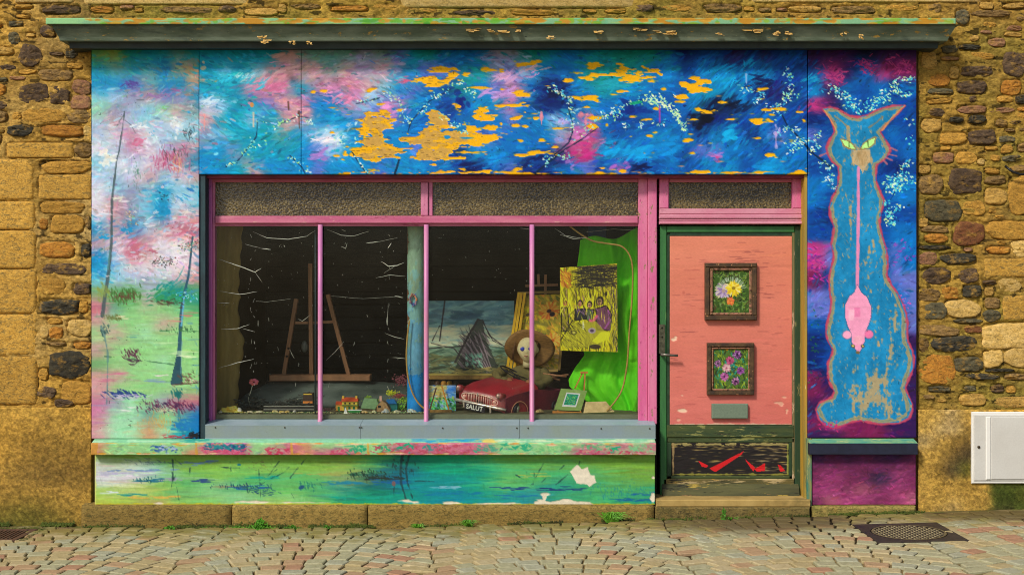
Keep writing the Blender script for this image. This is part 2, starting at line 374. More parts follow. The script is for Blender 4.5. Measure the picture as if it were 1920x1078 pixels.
        ad = t.nodes.new('ShaderNodeMath'); ad.operation = 'MULTIPLY_ADD'; ad.inputs[1].default_value = 1.35; t.links.new(n2.outputs[0], ad.inputs[0]); t.links.new(sp.outputs[1], ad.inputs[2])
        c = mixc(t, ramp(t, ad.outputs[0], [(.08, (0, 0, 0)), (.50, (.85,)*3)]), c, base('827636'))      # moss and soil washed up against the wall
        n3 = t.nodes.new('ShaderNodeTexNoise'); n3.inputs['Scale'].default_value = 60; n3.inputs['Detail'].default_value = 6; t.links.new(ge.outputs['Position'], n3.inputs['Vector'])
        c = mixc(t, ramp(t, n3.outputs[0], [(.56, (0, 0, 0)), (.72, (.5, .5, .5))]), c, base('7e6f4c'))
        def gauss(cx_, cy_, wx, wy):
            vm = t.nodes.new('ShaderNodeMapping'); vm.inputs['Location'].default_value = (-cx_/wx, -cy_/wy, 0); vm.inputs['Scale'].default_value = (1/wx, 1/wy, 0); t.links.new(ge.outputs['Position'], vm.inputs[0])
            ln = t.nodes.new('ShaderNodeVectorMath'); ln.operation = 'LENGTH'; t.links.new(vm.outputs[0], ln.inputs[0]); a_ = t.nodes.new('ShaderNodeMath'); a_.operation = 'MULTIPLY_ADD'; a_.inputs[1].default_value = .8; t.links.new(n2.outputs[0], a_.inputs[0]); t.links.new(ln.outputs['Value'], a_.inputs[2])
            return ramp(t, a_.outputs[0], [(.72, (.85,)*3), (1.0, (0, 0, 0))])
        ws = t.nodes.new('ShaderNodeMath'); ws.operation = 'MULTIPLY'; ws.inputs[1].default_value = .5
        c = mixc(t, gauss(1.75, -.2, 1.5, .85), c, base('5e4f30')); c = mixc(t, gauss(3.6, -.15, 1.5, .60), c, base('5f4e28'))
        t.links.new(c, b.inputs['Base Color']); bump(t, b, n3.outputs[0], .5, .004); MATS[nm] = m; return m
    SM = [smat(0, 'ba9a74', 'a68662'), smat(1, 'b4ae8a', '9c9872'), smat(2, 'bba97c', 'a49264'), smat(3, 'b2b094', '9c9a7c'), smat(4, 'c2b188', 'ac9a6e'), smat(5, 'b68a6a', 'a27a5c')]
    pick = lambda: rnd.choices(range(6), (2, 5, 4, 2, 3, 1))[0]
    vis = lambda c: abs(c[0]*FPX/(DIST+c[1])) < 975 and (EYE-gz(c[0]))*FPX/(DIST+c[1]) < 545
    cells.sort(key=lambda c: (not vis(c), c[1]))
    for cx, cy, q in cells[:300]:
        mb = MB(); sett(mb, q, cx, cy); obj('cobble', mb, SM[pick()], pav)
    rest = [MB() for _ in range(6)]; 
    jm = MB(); mi = []
    for cx, cy, q in cells[300:]:
        n0 = len(jm.f); sett(jm, q, cx, cy); mi += [pick()]*(len(jm.f)-n0)
    o = obj('cobble_field', jm, None, pav, kind='stuff')
    for m in SM: o.data.materials.append(m)
    if len(o.data.polygons) == len(mi): o.data.polygons.foreach_set('material_index', mi)
    return pav
pavement = make_ground()
# ------------------------------------------------------------------ stone wall of the house
WY = .05
wall = thing('stone_wall', (0, WY, 0), 'old rubble and cut stone house wall around the painted shopfront', 'wall', kind='thing')
def rough_sheet(name, rect, c, amp, Y=WY, fr=9, k=.4, skirt=None, parent=None, mt=None, fine=.35):
    x0, y0, x1, y1 = rect
    def fn(X, Z):
        x, _, z = facade(Y)(X, Z); d = np.zeros_like(x)
        n = noise2(x.shape[0], x.shape[1], 24*k, 12*k, 5+int(x0), 4); n2 = noise2(x.shape[0], x.shape[1], 3, 2, 6+int(x0), 2)
        pk = pockets(X, Z)*(.013+.010*noise2(x.shape[0], x.shape[1], 14, 8, 77, 3)) if name == 'mortar' else 0
        return x, Y-amp*(n*.8+n2*fine)+pk, z
    kk = c.k; c.k = c.k
    return obj(name, canvas_mesh(name, c, rect, fn, skirt), mt or mat_painted('mortar', .95, .8, .1, 60, (1, 1, 1.6), .014, .5), parent or wall)
def wall_canvas(rect, seed, tones, rows=None):
    c = Canvas(*rect, k=.5, base='a5803c', seed=seed); r = c.r
    xs = [rect[0]+i*40 for i in range(int((rect[2]-rect[0])/40)+2)]
    c.grid(xs, [(y, ''.join(r.choice(list(tones), len(xs)))) for y in range(int(rect[1]), int(rect[3])+41, 40)], warp=16, sharp=1.2)
    c.strokes(int((rect[2]-rect[0])*(rect[3]-rect[1])/60), rect, (2, 8), (1, 3), 0, jit=.12, op=.5, hue=.012)
    n = noise2(c.h, c.w, 3, 2, seed+2, 2); c.a *= (1+n*.22)[..., None]; n = noise2(c.h, c.w, 9, 4, seed+3, 3); c.a = np.where((n > .42)[..., None], c.a*.5, c.a)  # dark blotches painted in as the shade of deep crevices
    return c
PAL.update({'1': 'be9442', '2': 'a8823a', '3': 'c89c48', '4': '90723a', '5': '988036', '6': '847a34', '7': 'c4a86e'})
bk = MB()   # body of the wall behind its rough face
for px0, px1, py0, py1 in ((-330, 372, -160, 1000), (1518, 2250, -160, 1000), (372, 1518, -160, 326)):
    a = P(px0, py0); b = P(px1, py1); bk.box(a[0], b[0], WY+.02, WY+.42, max(b[2], -.1), a[2])
obj('masonry_core', bk, mat('core', '7a6234', .95), wall)
ext = MB(); ext.box(-9, P(-330, 0)[0], WY, WY+.42, -.2, 5.6); ext.box(P(2250, 0)[0], 9, WY, WY+.42, -.2, 5.6); ext.box(P(-330, 0)[0], P(2250, 0)[0], WY+.005, WY+.42, P(0, -160)[2], 5.6)
obj('plain_walling', ext, mat('walling', 'ab8642', .95, alt='8a6c38', alts=5, stretch=(1, 1, 2.5), dirt='6f5a30', bmp=.8, bscale=24), wall)
KIND = dict(q=('stone_quoin', 'd8a84c', 'c8973e', '6e6440', 26, .008, .0016), l=('stone_lintel', 'd0b070', 'c4a25c', 'b08f4c', 30, .010, .0016), o=('stone_ochre', 'ca9840', 'b88838', '8a6c2e', 7, .018, .006), r=('stone_orange', 'c88a34', 'b87a30', '865a28', 4, .022, .008),
            b=('stone_brown', '86683c', '967848', '4c3c28', 4, .022, .009), d=('stone_purple', '5a4838', '6c563c', '342c28', 4, .024, .010), k=('stone_black', '3c3a32', '4c4634', '24231f', 3.6, .026, .011), t=('stone_tan', 'cca254', 'bc9246', '96783c', 6, .018, .006),
            g=('stone_grey', '6c6448', '5c5640', '403c30', 5, .022, .008), p=('stone_pink', 'a07850', '986850', '70563c', 6, .018, .006), m=('stone_red', '855032', '90603a', '54382a', 4, .022, .009), w=('stone_pale', 'dcb870', 'd0a858', 'a88c4c', 8, .016, .004))
def stone_mat(nm, c1, c2, c3, film):
    if nm in MATS: return MATS[nm]
    m, t, b = nodes(nm, .92); b.inputs['Specular IOR Level'].default_value = .2
    n = tex(t, scale=16, stretch=(1, 1, 1.8), Detail=9, Roughness=.65); c = mixc(t, ramp(t, n.outputs[0], [(.38, (0, 0, 0)), (.62, (1, 1, 1))]), base(c1), base(c2))
    n2 = tex(t, scale=24, stretch=(1, 1, 2.2), Detail=9, Roughness=.75, Distortion=.8); c = mixc(t, ramp(t, n2.outputs[0], [(.5, (0, 0, 0)), (.62, (.85,)*3)]), c, base(c3))
    n3 = tex(t, scale=13, stretch=(1, 1, 1.6), Detail=9, Roughness=.7); c = mixc(t, ramp(t, n3.outputs[0], [(.52, (0, 0, 0)), (.66, (film,)*3)]), c, base('b48a3c'))
    n4 = tex(t, scale=11, stretch=(1, 1, 2.6), Detail=6, Roughness=.6, Distortion=1.6); ck = ramp(t, n4.outputs[0], [(.48, (0, 0, 0)), (.5, (1, 1, 1)), (.52, (0, 0, 0))]); c = mixc(t, mixc(t, .8, (0, 0, 0, 1), ck), c, base('2c2418'))
    oi = t.nodes.new('ShaderNodeObjectInfo'); hs = t.nodes.new('ShaderNodeHueSaturation'); mr = t.nodes.new('ShaderNodeMapRange'); mr.inputs[3].default_value = .84; mr.inputs[4].default_value = 1.16
    t.links.new(oi.outputs['Random'], mr.inputs[0]); t.links.new(mr.outputs[0], hs.inputs['Value']); t.links.new(c, hs.inputs['Color']); f = tex(t, scale=85, Detail=9, Roughness=.75)
    t.links.new(mixc(t, 1.0, hs.outputs[0], ramp(t, f.outputs[0], [(.3, (.66,)*3), (.7, (1.3,)*3)]), 'MULTIPLY'), b.inputs['Base Color']); bump(t, b, mixc(t, .4, f.outputs[0], n2.outputs[0]), .9, .008); MATS[nm] = m; return m
def make_stone(x0, x1, y0, y1, kd, name='stone', rot=0):
    nm, c1, c2, c3, ex, h, amp = KIND[kd]; h *= 1 if kd in 'qlk' else random.uniform(.55, 1.1); m = stone_mat(nm, c1, c2, c3, .35 if kd in 'qlw' else .8)
    cx, cz = (x0+x1)/2, (y0+y1)/2; X, _, Z = P(cx, cz, WY); a, b = (x1-x0)/520, (y1-y0)/520; cut = ex >= 20; N = 40 if not cut else 48; mb = MB(); sd_ = random.uniform(0, 99); vs = []
    nc = random.randint(6, 9); ca_ = sorted((i+random.uniform(.15, .85))/nc*2*math.pi for i in range(nc)); cr = [random.uniform(.93, 1.08) for _ in range(nc)]
    def se(an): return (abs(math.cos(an))**ex+abs(math.sin(an))**ex)**(-1/ex)
    cp = [(math.cos(q)*se(q)*r_, math.sin(q)*se(q)*r_) for q, r_ in zip(ca_, cr)]
    def rad(an):     # ray against the chipped polygon
        d = (math.cos(an), math.sin(an)); best = None
        for i in range(nc):
            p, q = cp[i], cp[(i+1) % nc]; ex_, ey = q[0]-p[0], q[1]-p[1]; den = d[0]*ey-d[1]*ex_
            if abs(den) < 1e-9: continue
            t_ = (p[0]*ey-p[1]*ex_)/den; u_ = (p[0]*d[1]-p[1]*d[0])/den
            if t_ > 0 and -1e-6 <= u_ <= 1+1e-6: best = t_ if best is None else max(best, t_)
        return best or se(an)
    pl_ = [(random.uniform(-1, 1)*.6, random.uniform(-1, 1)*.6, random.uniform(.5, 1.1)) for _ in range(4)]
    def ht(u, v):     # u, v in -1..1: worn facets
        f = min(1.0, min(c_+p*u+q*v for p, q, c_ in pl_)); return max(.1, f)
    rings = [(1.04, 0), (.99, .1), (.95, .62), (.88, .92), (.74, 1), (.56, 1), (.36, 1), (.18, 1)]
    for t, hh in rings:
        for i in range(N):
            an = 2*math.pi*i/N; R_ = se(an) if cut else (.35*se(an)+.65*rad(an)); wob = 1+(.05 if not cut else .006)*mnoise.noise((math.cos(an)*3+sd_, math.sin(an)*3, sd_))*2
            uu, vv = math.cos(an)*R_*t*wob, math.sin(an)*R_*t*wob; u, v = uu*a, vv*b
            n = mnoise.noise((u*20+sd_, v*60, sd_*2))+.8*mnoise.noise((u*40, v*150+sd_, 1))+.4*abs(mnoise.noise((u*30+9, v*60, sd_)))
            dep = .012 if hh == 0 else -(h*(1 if cut else ht(uu, vv))*hh)-amp*n*(.5 if hh < .5 else 1)
            vs.append((X+u*math.cos(rot)-v*math.sin(rot), WY+dep, Z+v*math.cos(rot)+u*math.sin(rot)))
    vs.append((X, WY-h*(1 if cut else ht(0, 0)), Z)); fs = []
    for k in range(len(rings)-1):
        for i in range(N): fs.append((k*N+i, (k+1)*N+i, (k+1)*N+(i+1) % N, k*N+(i+1) % N))
    k = len(rings)-1; fs += [(k*N+i, len(vs)-1, k*N+(i+1) % N) for i in range(N)]
    mb.add(vs, fs, True); me = mb.mesh(name)
    return obj(name, me, m, wall)
STONES = [tuple(s.split()) for s in '''
28 137 -14 6 l;160 460 -14 9 l;755 1182 -20 15 l;1405 1835 -14 5 l;78 150 10 27 d;75 103 48 70 d;16 38 60 84 g;33 78 83 125 d;122 147 93 110 k;72 135 131 152 b;35 92 155 196 d;93 131 160 196 d;0 30 121 132 d;-20 11 157 182 r;-20 15 190 207 d;-20 13 208 230 b
135 171 150 177 p;132 171 178 205 p;43 124 203 230 o;126 171 206 232 b;14 63 234 257 k;78 156 234 257 r;157 171 234 257 w;13 136 268 296 q;139 171 268 295 b;76 171 302 325 o;73 171 328 374 q
-40 62 300 374 q;-40 64 378 430 q;-40 66 433 503 q;-40 67 506 587 q;-40 68 590 665 q;-40 69 669 758 q
76 158 378 400 o;74 90 408 430 r;95 156 404 437 o;160 171 405 430 b;74 139 453 483 r;152 171 457 482 k;76 161 493 515 d;75 124 522 552 o;137 171 530 552 d;72 148 561 590 k;149 165 565 586 o;76 92 610 634 w;92 118 612 636 r;127 171 599 630 w;138 171 641 654 r;90 171 657 711 k;70 106 724 747 d;115 171 714 757 o;100 139 748 763 d;72 90 690 712 o
1793 1817 18 48 g;1820 1895 20 33 b;1727 1756 97 130 t;1765 1796 86 100 g;1798 1838 84 95 k;1800 1861 124 145 d;1796 1851 151 176 d;1780 1798 125 149 t;1739 1782 139 163 r;1740 1788 166 177 g;1880 1925 97 145 d;1878 1914 150 178 r;1903 1930 178 195 k;1742 1771 203 219 d;1796 1849 198 213 p;1817 1850 216 233 k;1780 1806 219 231 k
1728 1766 223 248 t;1760 1813 249 272 o;1815 1868 243 272 d;1750 1788 285 306 p;1791 1831 285 308 o;1832 1846 297 310 w;1776 1844 316 364 d;1847 1886 330 346 b;1722 1769 328 364 b;1847 1889 353 384 t;1892 1960 330 402 o
1722 1745 310 326 t;1735 1802 374 415 g;1806 1848 376 405 o;1722 1741 409 426 t;1728 1778 423 436 b;1735 1778 438 456 r;1787 1847 416 460 m;1847 1960 415 449 o;1850 1894 462 476 r;1897 1960 451 482 w;1722 1782 460 468 k;1721 1757 472 497 p;1763 1830 475 496 k;1730 1782 502 533 d;1795 1835 502 532 d;1845 1960 485 519 q
1721 1763 541 565 b;1764 1799 538 560 r;1806 1840 534 558 k;1843 1868 525 534 d;1873 1916 523 548 w;1733 1775 567 600 g;1773 1839 561 597 w;1845 1876 558 578 b;1843 1876 580 604 g;1880 1960 554 600 q;1722 1801 609 630 b;1789 1842 598 606 g;1808 1841 609 624 m;1745 1835 629 661 k;1843 1960 605 653 w;1722 1741 633 662 b
1721 1791 665 721 r;1791 1843 669 696 g;1844 1881 657 690 w;1883 1960 652 689 w;1849 1902 691 697 k;1810 1874 700 711 k;1742 1782 724 735 g;1808 1830 723 733 g;1884 1925 700 712 b;1800 1850 738 760 t;1862 1960 743 765 t
620 690 12 22 r;545 600 8 18 b;300 400 14 26 b;460 520 16 30 t;700 745 10 20 o;1190 1225 10 24 d;1240 1300 10 22 o;1320 1390 8 24 b;1480 1540 12 24 t;1560 1640 12 26 b;1660 1720 10 22 o;850 930 20 30 d;960 1040 19 29 o'''.replace('\n', ';').split(';') if s.strip()]
boxes = []
for s in STONES:
    x0, x1, y0, y1 = map(float, s[:4]); boxes.append((x0, x1, y0, y1)); nm = {'q': 'quoin', 'l': 'lintel_stone'}.get(s[4], 'stone'); make_stone(x0, x1, y0, y1, s[4], nm, random.uniform(-.03, .03) if s[4] not in 'ql' else 0)
tries = 0; nfill = 0
while tries < 16000 and nfill < 120:     # the small stones packed between
    tries += 1; rg = random.choice(((-60, 165, -40, 755), (1726, 1985, -40, 755), (1726, 1925, 40, 755), (160, 1740, 8, 26)))
    wd, ht = random.uniform(14, 48), random.uniform(6, 17); x = random.uniform(rg[0], rg[1]-wd); y = random.uniform(rg[2], rg[3]-ht)
    if any(x < b[1]+2 and x+wd > b[0]-2 and y < b[3]+1.5 and y+ht > b[2]-1.5 for b in boxes): continue
    if 80 < x+wd and x < 1795 and y+ht > 27 and y < 96 and not (x+wd < 84 or x > 1796): continue
    boxes.append((x, x+wd, y, y+ht)); nfill += 1; make_stone(x, x+wd, y, y+ht, random.choice('ooottbbrdgp'), rot=random.uniform(-.1, .1))
def pockets(X, Z):
    d = np.zeros_like(X)
    for x0, x1, y0, y1 in boxes:
        if (x0*7+y0*13) % 10 < 4: continue
        iy = np.where((Z[:, 0] > y0-8) & (Z[:, 0] < y1+8))[0]; ix = np.where((X[0] > x0-8) & (X[0] < x1+8))[0]
        if not len(iy) or not len(ix): continue
        sl_ = (slice(iy[0], iy[-1]+1), slice(ix[0], ix[-1]+1)); a = (x1-x0)/2+1.5; b = (y1-y0)/2+1.5
        e = np.abs((X[sl_]-(x0+x1)/2)/a)**5+np.abs((Z[sl_]-(y0+y1)/2)/b)**5; d[sl_] = np.maximum(d[sl_], np.clip((1.25-e)*4, 0, 1))
    return d
for rect, tn in (((-330, -160, 171, 770), '11232417'), ((1722, -160, 2250, 775), '12242556'), ((171, -160, 1722, 94), '12242565')):
    rough_sheet('mortar', rect, wall_canvas(rect, 31+int(rect[0]) % 17, tn), .017)
# rendered foot of the wall, stained and mossy
PAL.update({'a': 'c29a48', 'b': '9c7a36', 'c': '745c2e', 'd': '5e6024', 'e': 'd4a244', 'h': '8a7032', 'i': '46501e', 'j': 'b79d6a', 'o': '4c4030'})
c = Canvas(-330, 764, 171, 996, k=.5, base='a', seed=41)
c.grid([-300, -200, -100, -40, 5, 40, 80, 120, 165], [(775, 'eebaeaabe'), (810, 'eabeebbba'), (850, 'baaeebcbb'), (890, 'aabeacccb'), (925, 'bahbabbab'), (955, 'bbhbhdhba'), (980, 'hdhdhdihb')], warp=14)
c.strokes(5200, (-330, 764, 171, 996), (1.5, 5), (1, 2.4), 0.6, jit=.11, op=.5, hue=.01); n = noise2(c.h, c.w, 2.4, 2.4, 4, 2); c.a *= (1+n*.28)[..., None]
rough_sheet('render_coat', (-330, 764, 171, 996), c, .004, WY-.022, skirt=(0, .03, 0), mt=mat_painted('render', .92, .9, .12, 75, (1, 1, 1), .010, .5))
c = Canvas(1722, 768, 2250, 968, k=.5, base='a', seed=42)
c.grid([1735, 1760, 1785, 1810, 1835, 1880, 1930, 2000, 2100, 2200], [(778, 'aajaaeeaae'), (800, 'ajjbaaaaab'), (825, 'jabcbaeaaa'), (850, 'aacoheaaab'), (880, 'abodbeaaab'), (908, 'ababaiihhb'), (930, 'aaabaidiih'), (952, 'aajaaiiohh'), (966, 'bjaahoihhb')], warp=10, sharp=1.8)
c.strokes(5200, (1722, 768, 2250, 968), (1.5, 5), (1, 2.4), 0.6, jit=.11, op=.5, hue=.01); n = noise2(c.h, c.w, 2.4, 2.4, 4, 2); c.a *= (1+n*.25)[..., None]
rough_sheet('render_coat', (1722, 768, 2250, 968), c, .004, WY-.02, skirt=(0, .03, 0), mt=MATS['render'])
# plinth under the shopfront
pl = thing('stone_plinth', P(690, 985, -.06), 'low weathered stone plinth under the green painted boards', 'plinth')
pm = stone_mat('stone_plinth', '9c8244', '887038', '4e4a26', .22)
for x0, x1 in ((152, 433), (435, 688), (690, 1226)):
    mb = MB(); a = P(x0, 948.5, -.06); b = P(x1, 1000, -.06); n = max(6, int((x1-x0)/12)); m_ = 8; vs = []; fs = []
    for j in range(m_+1):
        for i in range(n+1):
            x = a[0]+(b[0]-a[0])*i/n; z = a[2]+(b[2]-a[2])*j/m_; e = .008 if j == 0 else 0; ee = .006 if i in (0, n) else 0
            vs.append((x, -.06+e+ee+.006*mnoise.noise((x*14, 3, z*14))+.004*mnoise.noise((x*45, 1, z*45)), z))
    for j in range(m_):
        for i in range(n): q = j*(n+1)+i; fs.append((q, q+n+1, q+n+2, q+1))
    o = len(vs)
    for i in range(n+1): x = a[0]+(b[0]-a[0])*i/n; vs.append((x, .05, a[2]+.012))
    fs += [(i, i+1, o+i+1, o+i) for i in range(n)]
    for q in (0, n): vs.append((a[0] if q == 0 else b[0], .05, b[2]))
    fs.append((0, o, o+n+1)+tuple((j)*(n+1) for j in range(m_, 0, -1))); fs.append((n, o+n, o+n+2)+tuple(j*(n+1)+n for j in range(m_, 0, -1)))
    mb.add(vs, fs, True); obj('plinth_stone', mb, pm, pl)
ps = thing('door_step', P(1375, 968, -.1), 'worn ochre stone step below the salmon and green door', 'step')
mb = MB(); mb.pbox(1229, 1519, 951, 985, -.075, .10, .008); obj('lower_stone', mb, stone_mat('step_low', '8a7644', '766838', '3a3620', .3), ps)
a = P(1231, 936.5, -.05); b = P(1520, 950, -.05); mb = MB(); mb.box(a[0], b[0], -.05, .19, b[2], a[2], .006); obj('tread', mb, mat('step_top', 'bb9d5c', .88, alt='a98c4e', alts=10, dirt='8a7440', bmp=.6, bscale=60), ps)
pr = thing('stone_block', P(1620, 965, -.05), 'pale mossy stone block beneath the purple painted board', 'stone block')
mb = MB(); a = P(1523, 949, -.05); b = P(1718, 985, -.05); mb.box(a[0], b[0], -.05, .05, b[2], a[2], .014); obj('block', mb, stone_mat('block_right', 'a58f50', '8b8240', '5a5428', .3), pr)
def paint_mural():
    c = Canvas(172, 94, 1719, 822, base='B', seed=5)
    # ---- the wide board over the window
    hx0 = list(range(385, 1511, 30))
    rows = [
     (105, 'TTTTTRGG GGMGVTHB BBMMHHCB TTHHHBND DQDQD'+'D'),
     (135, 'TSTSRRRR GRMRMTVV HHMVLCBB HHHHBCDB CCCCD'+'D'),
     (165, 'TTTPPPTP PPRSCVBD HCVPBNNB CHCCBBDC CCBNQ'+'D'),
     (195, 'LLTTVRPB CPSVPCBD DCCPBNND BBBDBDBC KKBDD'+'D'),
     (225, 'RTTLTRRC CCVVVBBD BBBVBCLC PBDDDBDK NDDBD'+'D'),
     (255, 'MSTTTGCL WCCCCBBC CVVBBBMP UBDBCBBD CCNBV'+'B'),
     (285, 'CCMTTTCV LCCBCVVB NCCBBDQU JCCCBCDV VBBDB'+'B'),
     (315, 'CCTRCCCV CCCVCCBB DNBVNNBB VDVDDBDB CCDBC'+'B')]
    c.grid(hx0, rows, warp=20, sharp=2.6)
    head = c.field.copy()
    # ---- left board
    rl = [(105, 'FYHTTGT'), (130, 'TGTGBZO'), (155, 'CCVGCCO'), (180, 'SLMRVMC'), (205, 'AMLSARG'), (230, 'LRLSLWS'), (255, 'LvPWLSS'), (280, 'WLPvLPR'),
          (305, 'SWLvPRC'), (330, 'LLvRSvR'), (355, 'vSMSCSS'), (380, 'vRMSCvS'), (405, 'vRMSCvR'), (430, 'CRCLRJJ'), (455, 'RvJRvWR'), (480, 'CvJRvWv'), (505, 'CSWWWWR'),
          (522, 'SLLMLRR'), (548, 'FFFLFHF'), (562, 'RFFRFHH'), (580, 'JGEEEEF'), (605, 'REEEREE'), (630, 'EREAEEE'), (655, 'REEEEEE'), (680, 'FEEEAEE'), (705, 'RREEEEE'),
          (730, 'REEEEEE'), (755, 'PMAEMJJ'), (780, 'PAAGEGB'), (808, 'RAAOATB')]
    c.grid([187, 217, 247, 277, 307, 337, 362], rl, warp=12, sharp=2.4, aniso=.8)
    left = c.field.copy()
    rr = [(105, 'QQQKQQQ'), (125, 'QXQDXXX'), (140, 'BUQBUXX'), (165, 'CQBDBDB'), (195, 'UQBDBDD'), (225, 'NDDDDDD'), (255, 'VDDDDBD'), (285, 'DVDDDDB'),
          (315, 'DDDDDND'), (345, 'BBDDDBB'), (375, 'BDDDDBB'), (405, 'DNDDDDD'), (435, 'DDDDDBB'), (465, 'UVDDDVB'), (495, 'UVDDDVB'), (525, 'XDDDDVV'), (555, 'VVDDDBV'),
          (585, 'VVDDDDV'), (615, 'DDDDDQV'), (645, 'NDDDDQQ'), (675, 'NDDDDQD'), (705, 'XNDDDQQ'), (735, 'XQDDDQQ'), (765, 'QUQQQQQ'), (795, 'XUXXXQQ'), (816, 'QQXXXQQ')]
    c.grid([1530, 1560, 1590, 1620, 1650, 1680, 1705], rr, warp=14, sharp=2.4)
    right = c.field.copy()
    mL = (c.X < 374)[..., None]; mR = (c.X > 1514)[..., None]
    c.field = np.where(mL, left, np.where(mR, right, head)); c.a = c.field.copy()
    # general brushwork
    def ang(x, y):
        if x > 1280 and x < 1514: return -.7
        if x > 1514: return -.4+.5*math.sin(x*.05+y*.03)
        return .15*math.sin(x*.02)-.35*math.cos(y*.05+x*.01)
    c.strokes(2600, (374, 95, 1514, 326), (5, 18), (1.6, 4.5), ang, jit=.13, op=.6, hue=.045)
    c.strokes(3600, (374, 95, 1514, 326), (3, 10), (.8, 1.7), ang, jit=.17, op=.5, hue=.05)
    c.strokes(700, (1300, 95, 1514, 240), (6, 20), (1.2, 3), -.75, jit=.22, op=.5, hue=.04)
    c.strokes(1300, (172, 95, 374, 530), (4, 14), (1.6, 4.5), ang, jit=.07, op=.5, hue=.035)
    c.strokes(900, (172, 95, 374, 530), (3, 9), (.7, 1.3), 1.5, jit=.13, op=.55, hue=.06)
    c.strokes(900, (172, 530, 374, 820), (6, 26), (1, 3), 0.0, jit=.07, op=.5, hue=.03)
    c.strokes(700, (172, 560, 374, 820), (2, 7), (.8, 1.6), 1.55, jit=.08, op=.35, hue=.03)
    c.strokes(1700, (1515, 95, 1718, 820), (4, 14), (1.5, 4), ang, jit=.14, op=.5, hue=.035)
    c.strokes(900, (1515, 95, 1718, 820), (2, 6), (.8, 1.6), ang, jit=.28, op=.45, hue=.04)
    c.strokes(1800, (374, 95, 1514, 326), (2, 9), (.9, 3.2), ang, jit=.12, op=.8, hue=.035, far=2.8)
    c.strokes(1500, (172, 95, 374, 530), (3, 10), (1, 3), ang, jit=.1, op=.7, hue=.04, far=2.2)
    c.strokes(1000, (1515, 95, 1718, 820), (3, 9), (.9, 2.4), ang, jit=.25, op=.6, hue=.04, far=2)
    r = c.r
    # cloud and highlight touches over the window
    for x, y, L, W, a, col, n in [(460, 145, 14, 3, -.5, 'b8dde0', 14), (430, 150, 18, 3, -.6, '38b8d0', 16), (395, 190, 14, 4, -.2, 'c2d6e4', 16), (470, 155, 20, 4, -.6, '3ab6cc', 10),
            (535, 110, 22, 6, -.2, 'c7a2a0', 18), (520, 165, 20, 4, -.2, 'c9789c', 14), (545, 130, 24, 4, -.2, 'd2a9ac', 12), (585, 127, 14, 1.5, -.15, 'd8bda8', 6), (640, 185, 15, 4, -.5, 'e28cb4', 14),
            (607, 262, 15, 3, -.3, 'efe4f0', 16), (600, 290, 18, 5, -.2, 'b48ad0', 12), (620, 170, 14, 4, -.2, 'e098c8', 10), (655, 235, 12, 3, -.8, 'a9cfe8', 9), (700, 180, 16, 5, -.3, '9cc2e4', 10),
            (725, 205, 16, 6, -.2, 'd492c4', 16), (760, 150, 14, 3, -.2, 'c86a8c', 12), (750, 148, 8, 3, 0, '4cc2cc', 5), (955, 145, 26, 4, -.35, 'cfa3c8', 16), (1000, 128, 20, 3, -.3, 'd8b0b8', 12), (940, 178, 24, 5, -.1, 'bd94cc', 16),
            (1005, 138, 9, 2, -.4, 'e09ad0', 5), (1150, 160, 34, 5, -.1, '2c9cae', 18), (1190, 285, 24, 7, -.4, '20a2da', 16), (1145, 283, 18, 6, -.4, '1aa0d8', 12), (1250, 280, 22, 8, -.3, '0f8fd0', 12),
            (1100, 285, 18, 6, -.1, 'b43c80', 20), (1088, 250, 14, 6, -.3, 'c678b8', 14), (1075, 310, 9, 4, -.6, 'b080c8', 6), (1165, 312, 12, 5, -.3, 'a468b4', 9), (1062, 228, 12, 4, -.4, 'b0a8dc', 10),
            (1100, 222, 9, 8, 0, 'e08a94', 10), (1340, 290, 12, 4, -.2, 'b87cc0', 8), (1345, 300, 8, 4, 0, 'c85a9a', 7), (1455, 250, 5, 12, 0, 'b0a8d8', 8), (1370, 250, 14, 7, -.5, '22b0e0', 12), (1440, 310, 26, 7, -.2, '18a0dc', 12),
            (1395, 190, 11, 9, .3, '2288c8', 8), (1410, 120, 18, 3, -.7, '18a4d4', 10), (1350, 130, 26, 3, -.6, '1a98cc', 16), (1330, 175, 24, 3, -.8, '1490b8', 22), (1360, 150, 18, 3, -.7, '26a8d4', 10), (1530, 150, 18, 3, -.45, '1f9cc4', 14),
            (1040, 175, 16, 6, -.7, '0c2550', 18), (1060, 155, 14, 5, -.4, '0e3466', 10), (885, 315, 20, 5, -.2, '0a2458', 12), (1320, 225, 18, 8, -.4, '141a2c', 22), (1380, 200, 20, 6, -.4, '10203a', 12),
            (1000, 300, 18, 5, -.4, '0c2a60', 12), (1200, 315, 24, 5, 0, '0c2450', 12), (1180, 210, 26, 8, -.1, '0c3680', 14), (1080, 205, 8, 3, -.2, 'a8d4e0', 5), (862, 190, 10, 12, -.4, '0a2a78', 8), (1430, 152, 22, 5, -.1, '0d2450', 10)]:
        for i in range(n):
            c.dab(x+r.normal(0, L*.6), y+r.normal(0, max(W, 3)*1.0), L*r.uniform(.3, .8), W*r.uniform(.3, .7), a+r.normal(0, .25), np.clip(hx(col)*r.uniform(.88, 1.08), 0, 1), r.uniform(.4, .85))
    # bare yellowed undercoat where the top paint has flaked away along the grain
    YE, TA = 'deab18', 'b9985c'
    big = [(708, 240, 25, 27), (700, 268, 36, 18), (715, 285, 50, 12), (822, 222, 24, 24), (820, 262, 62, 17), (800, 270, 40, 14), (808, 290, 42, 13)]
    c.flake(big, TA, YE, seed=1, rag=.75)
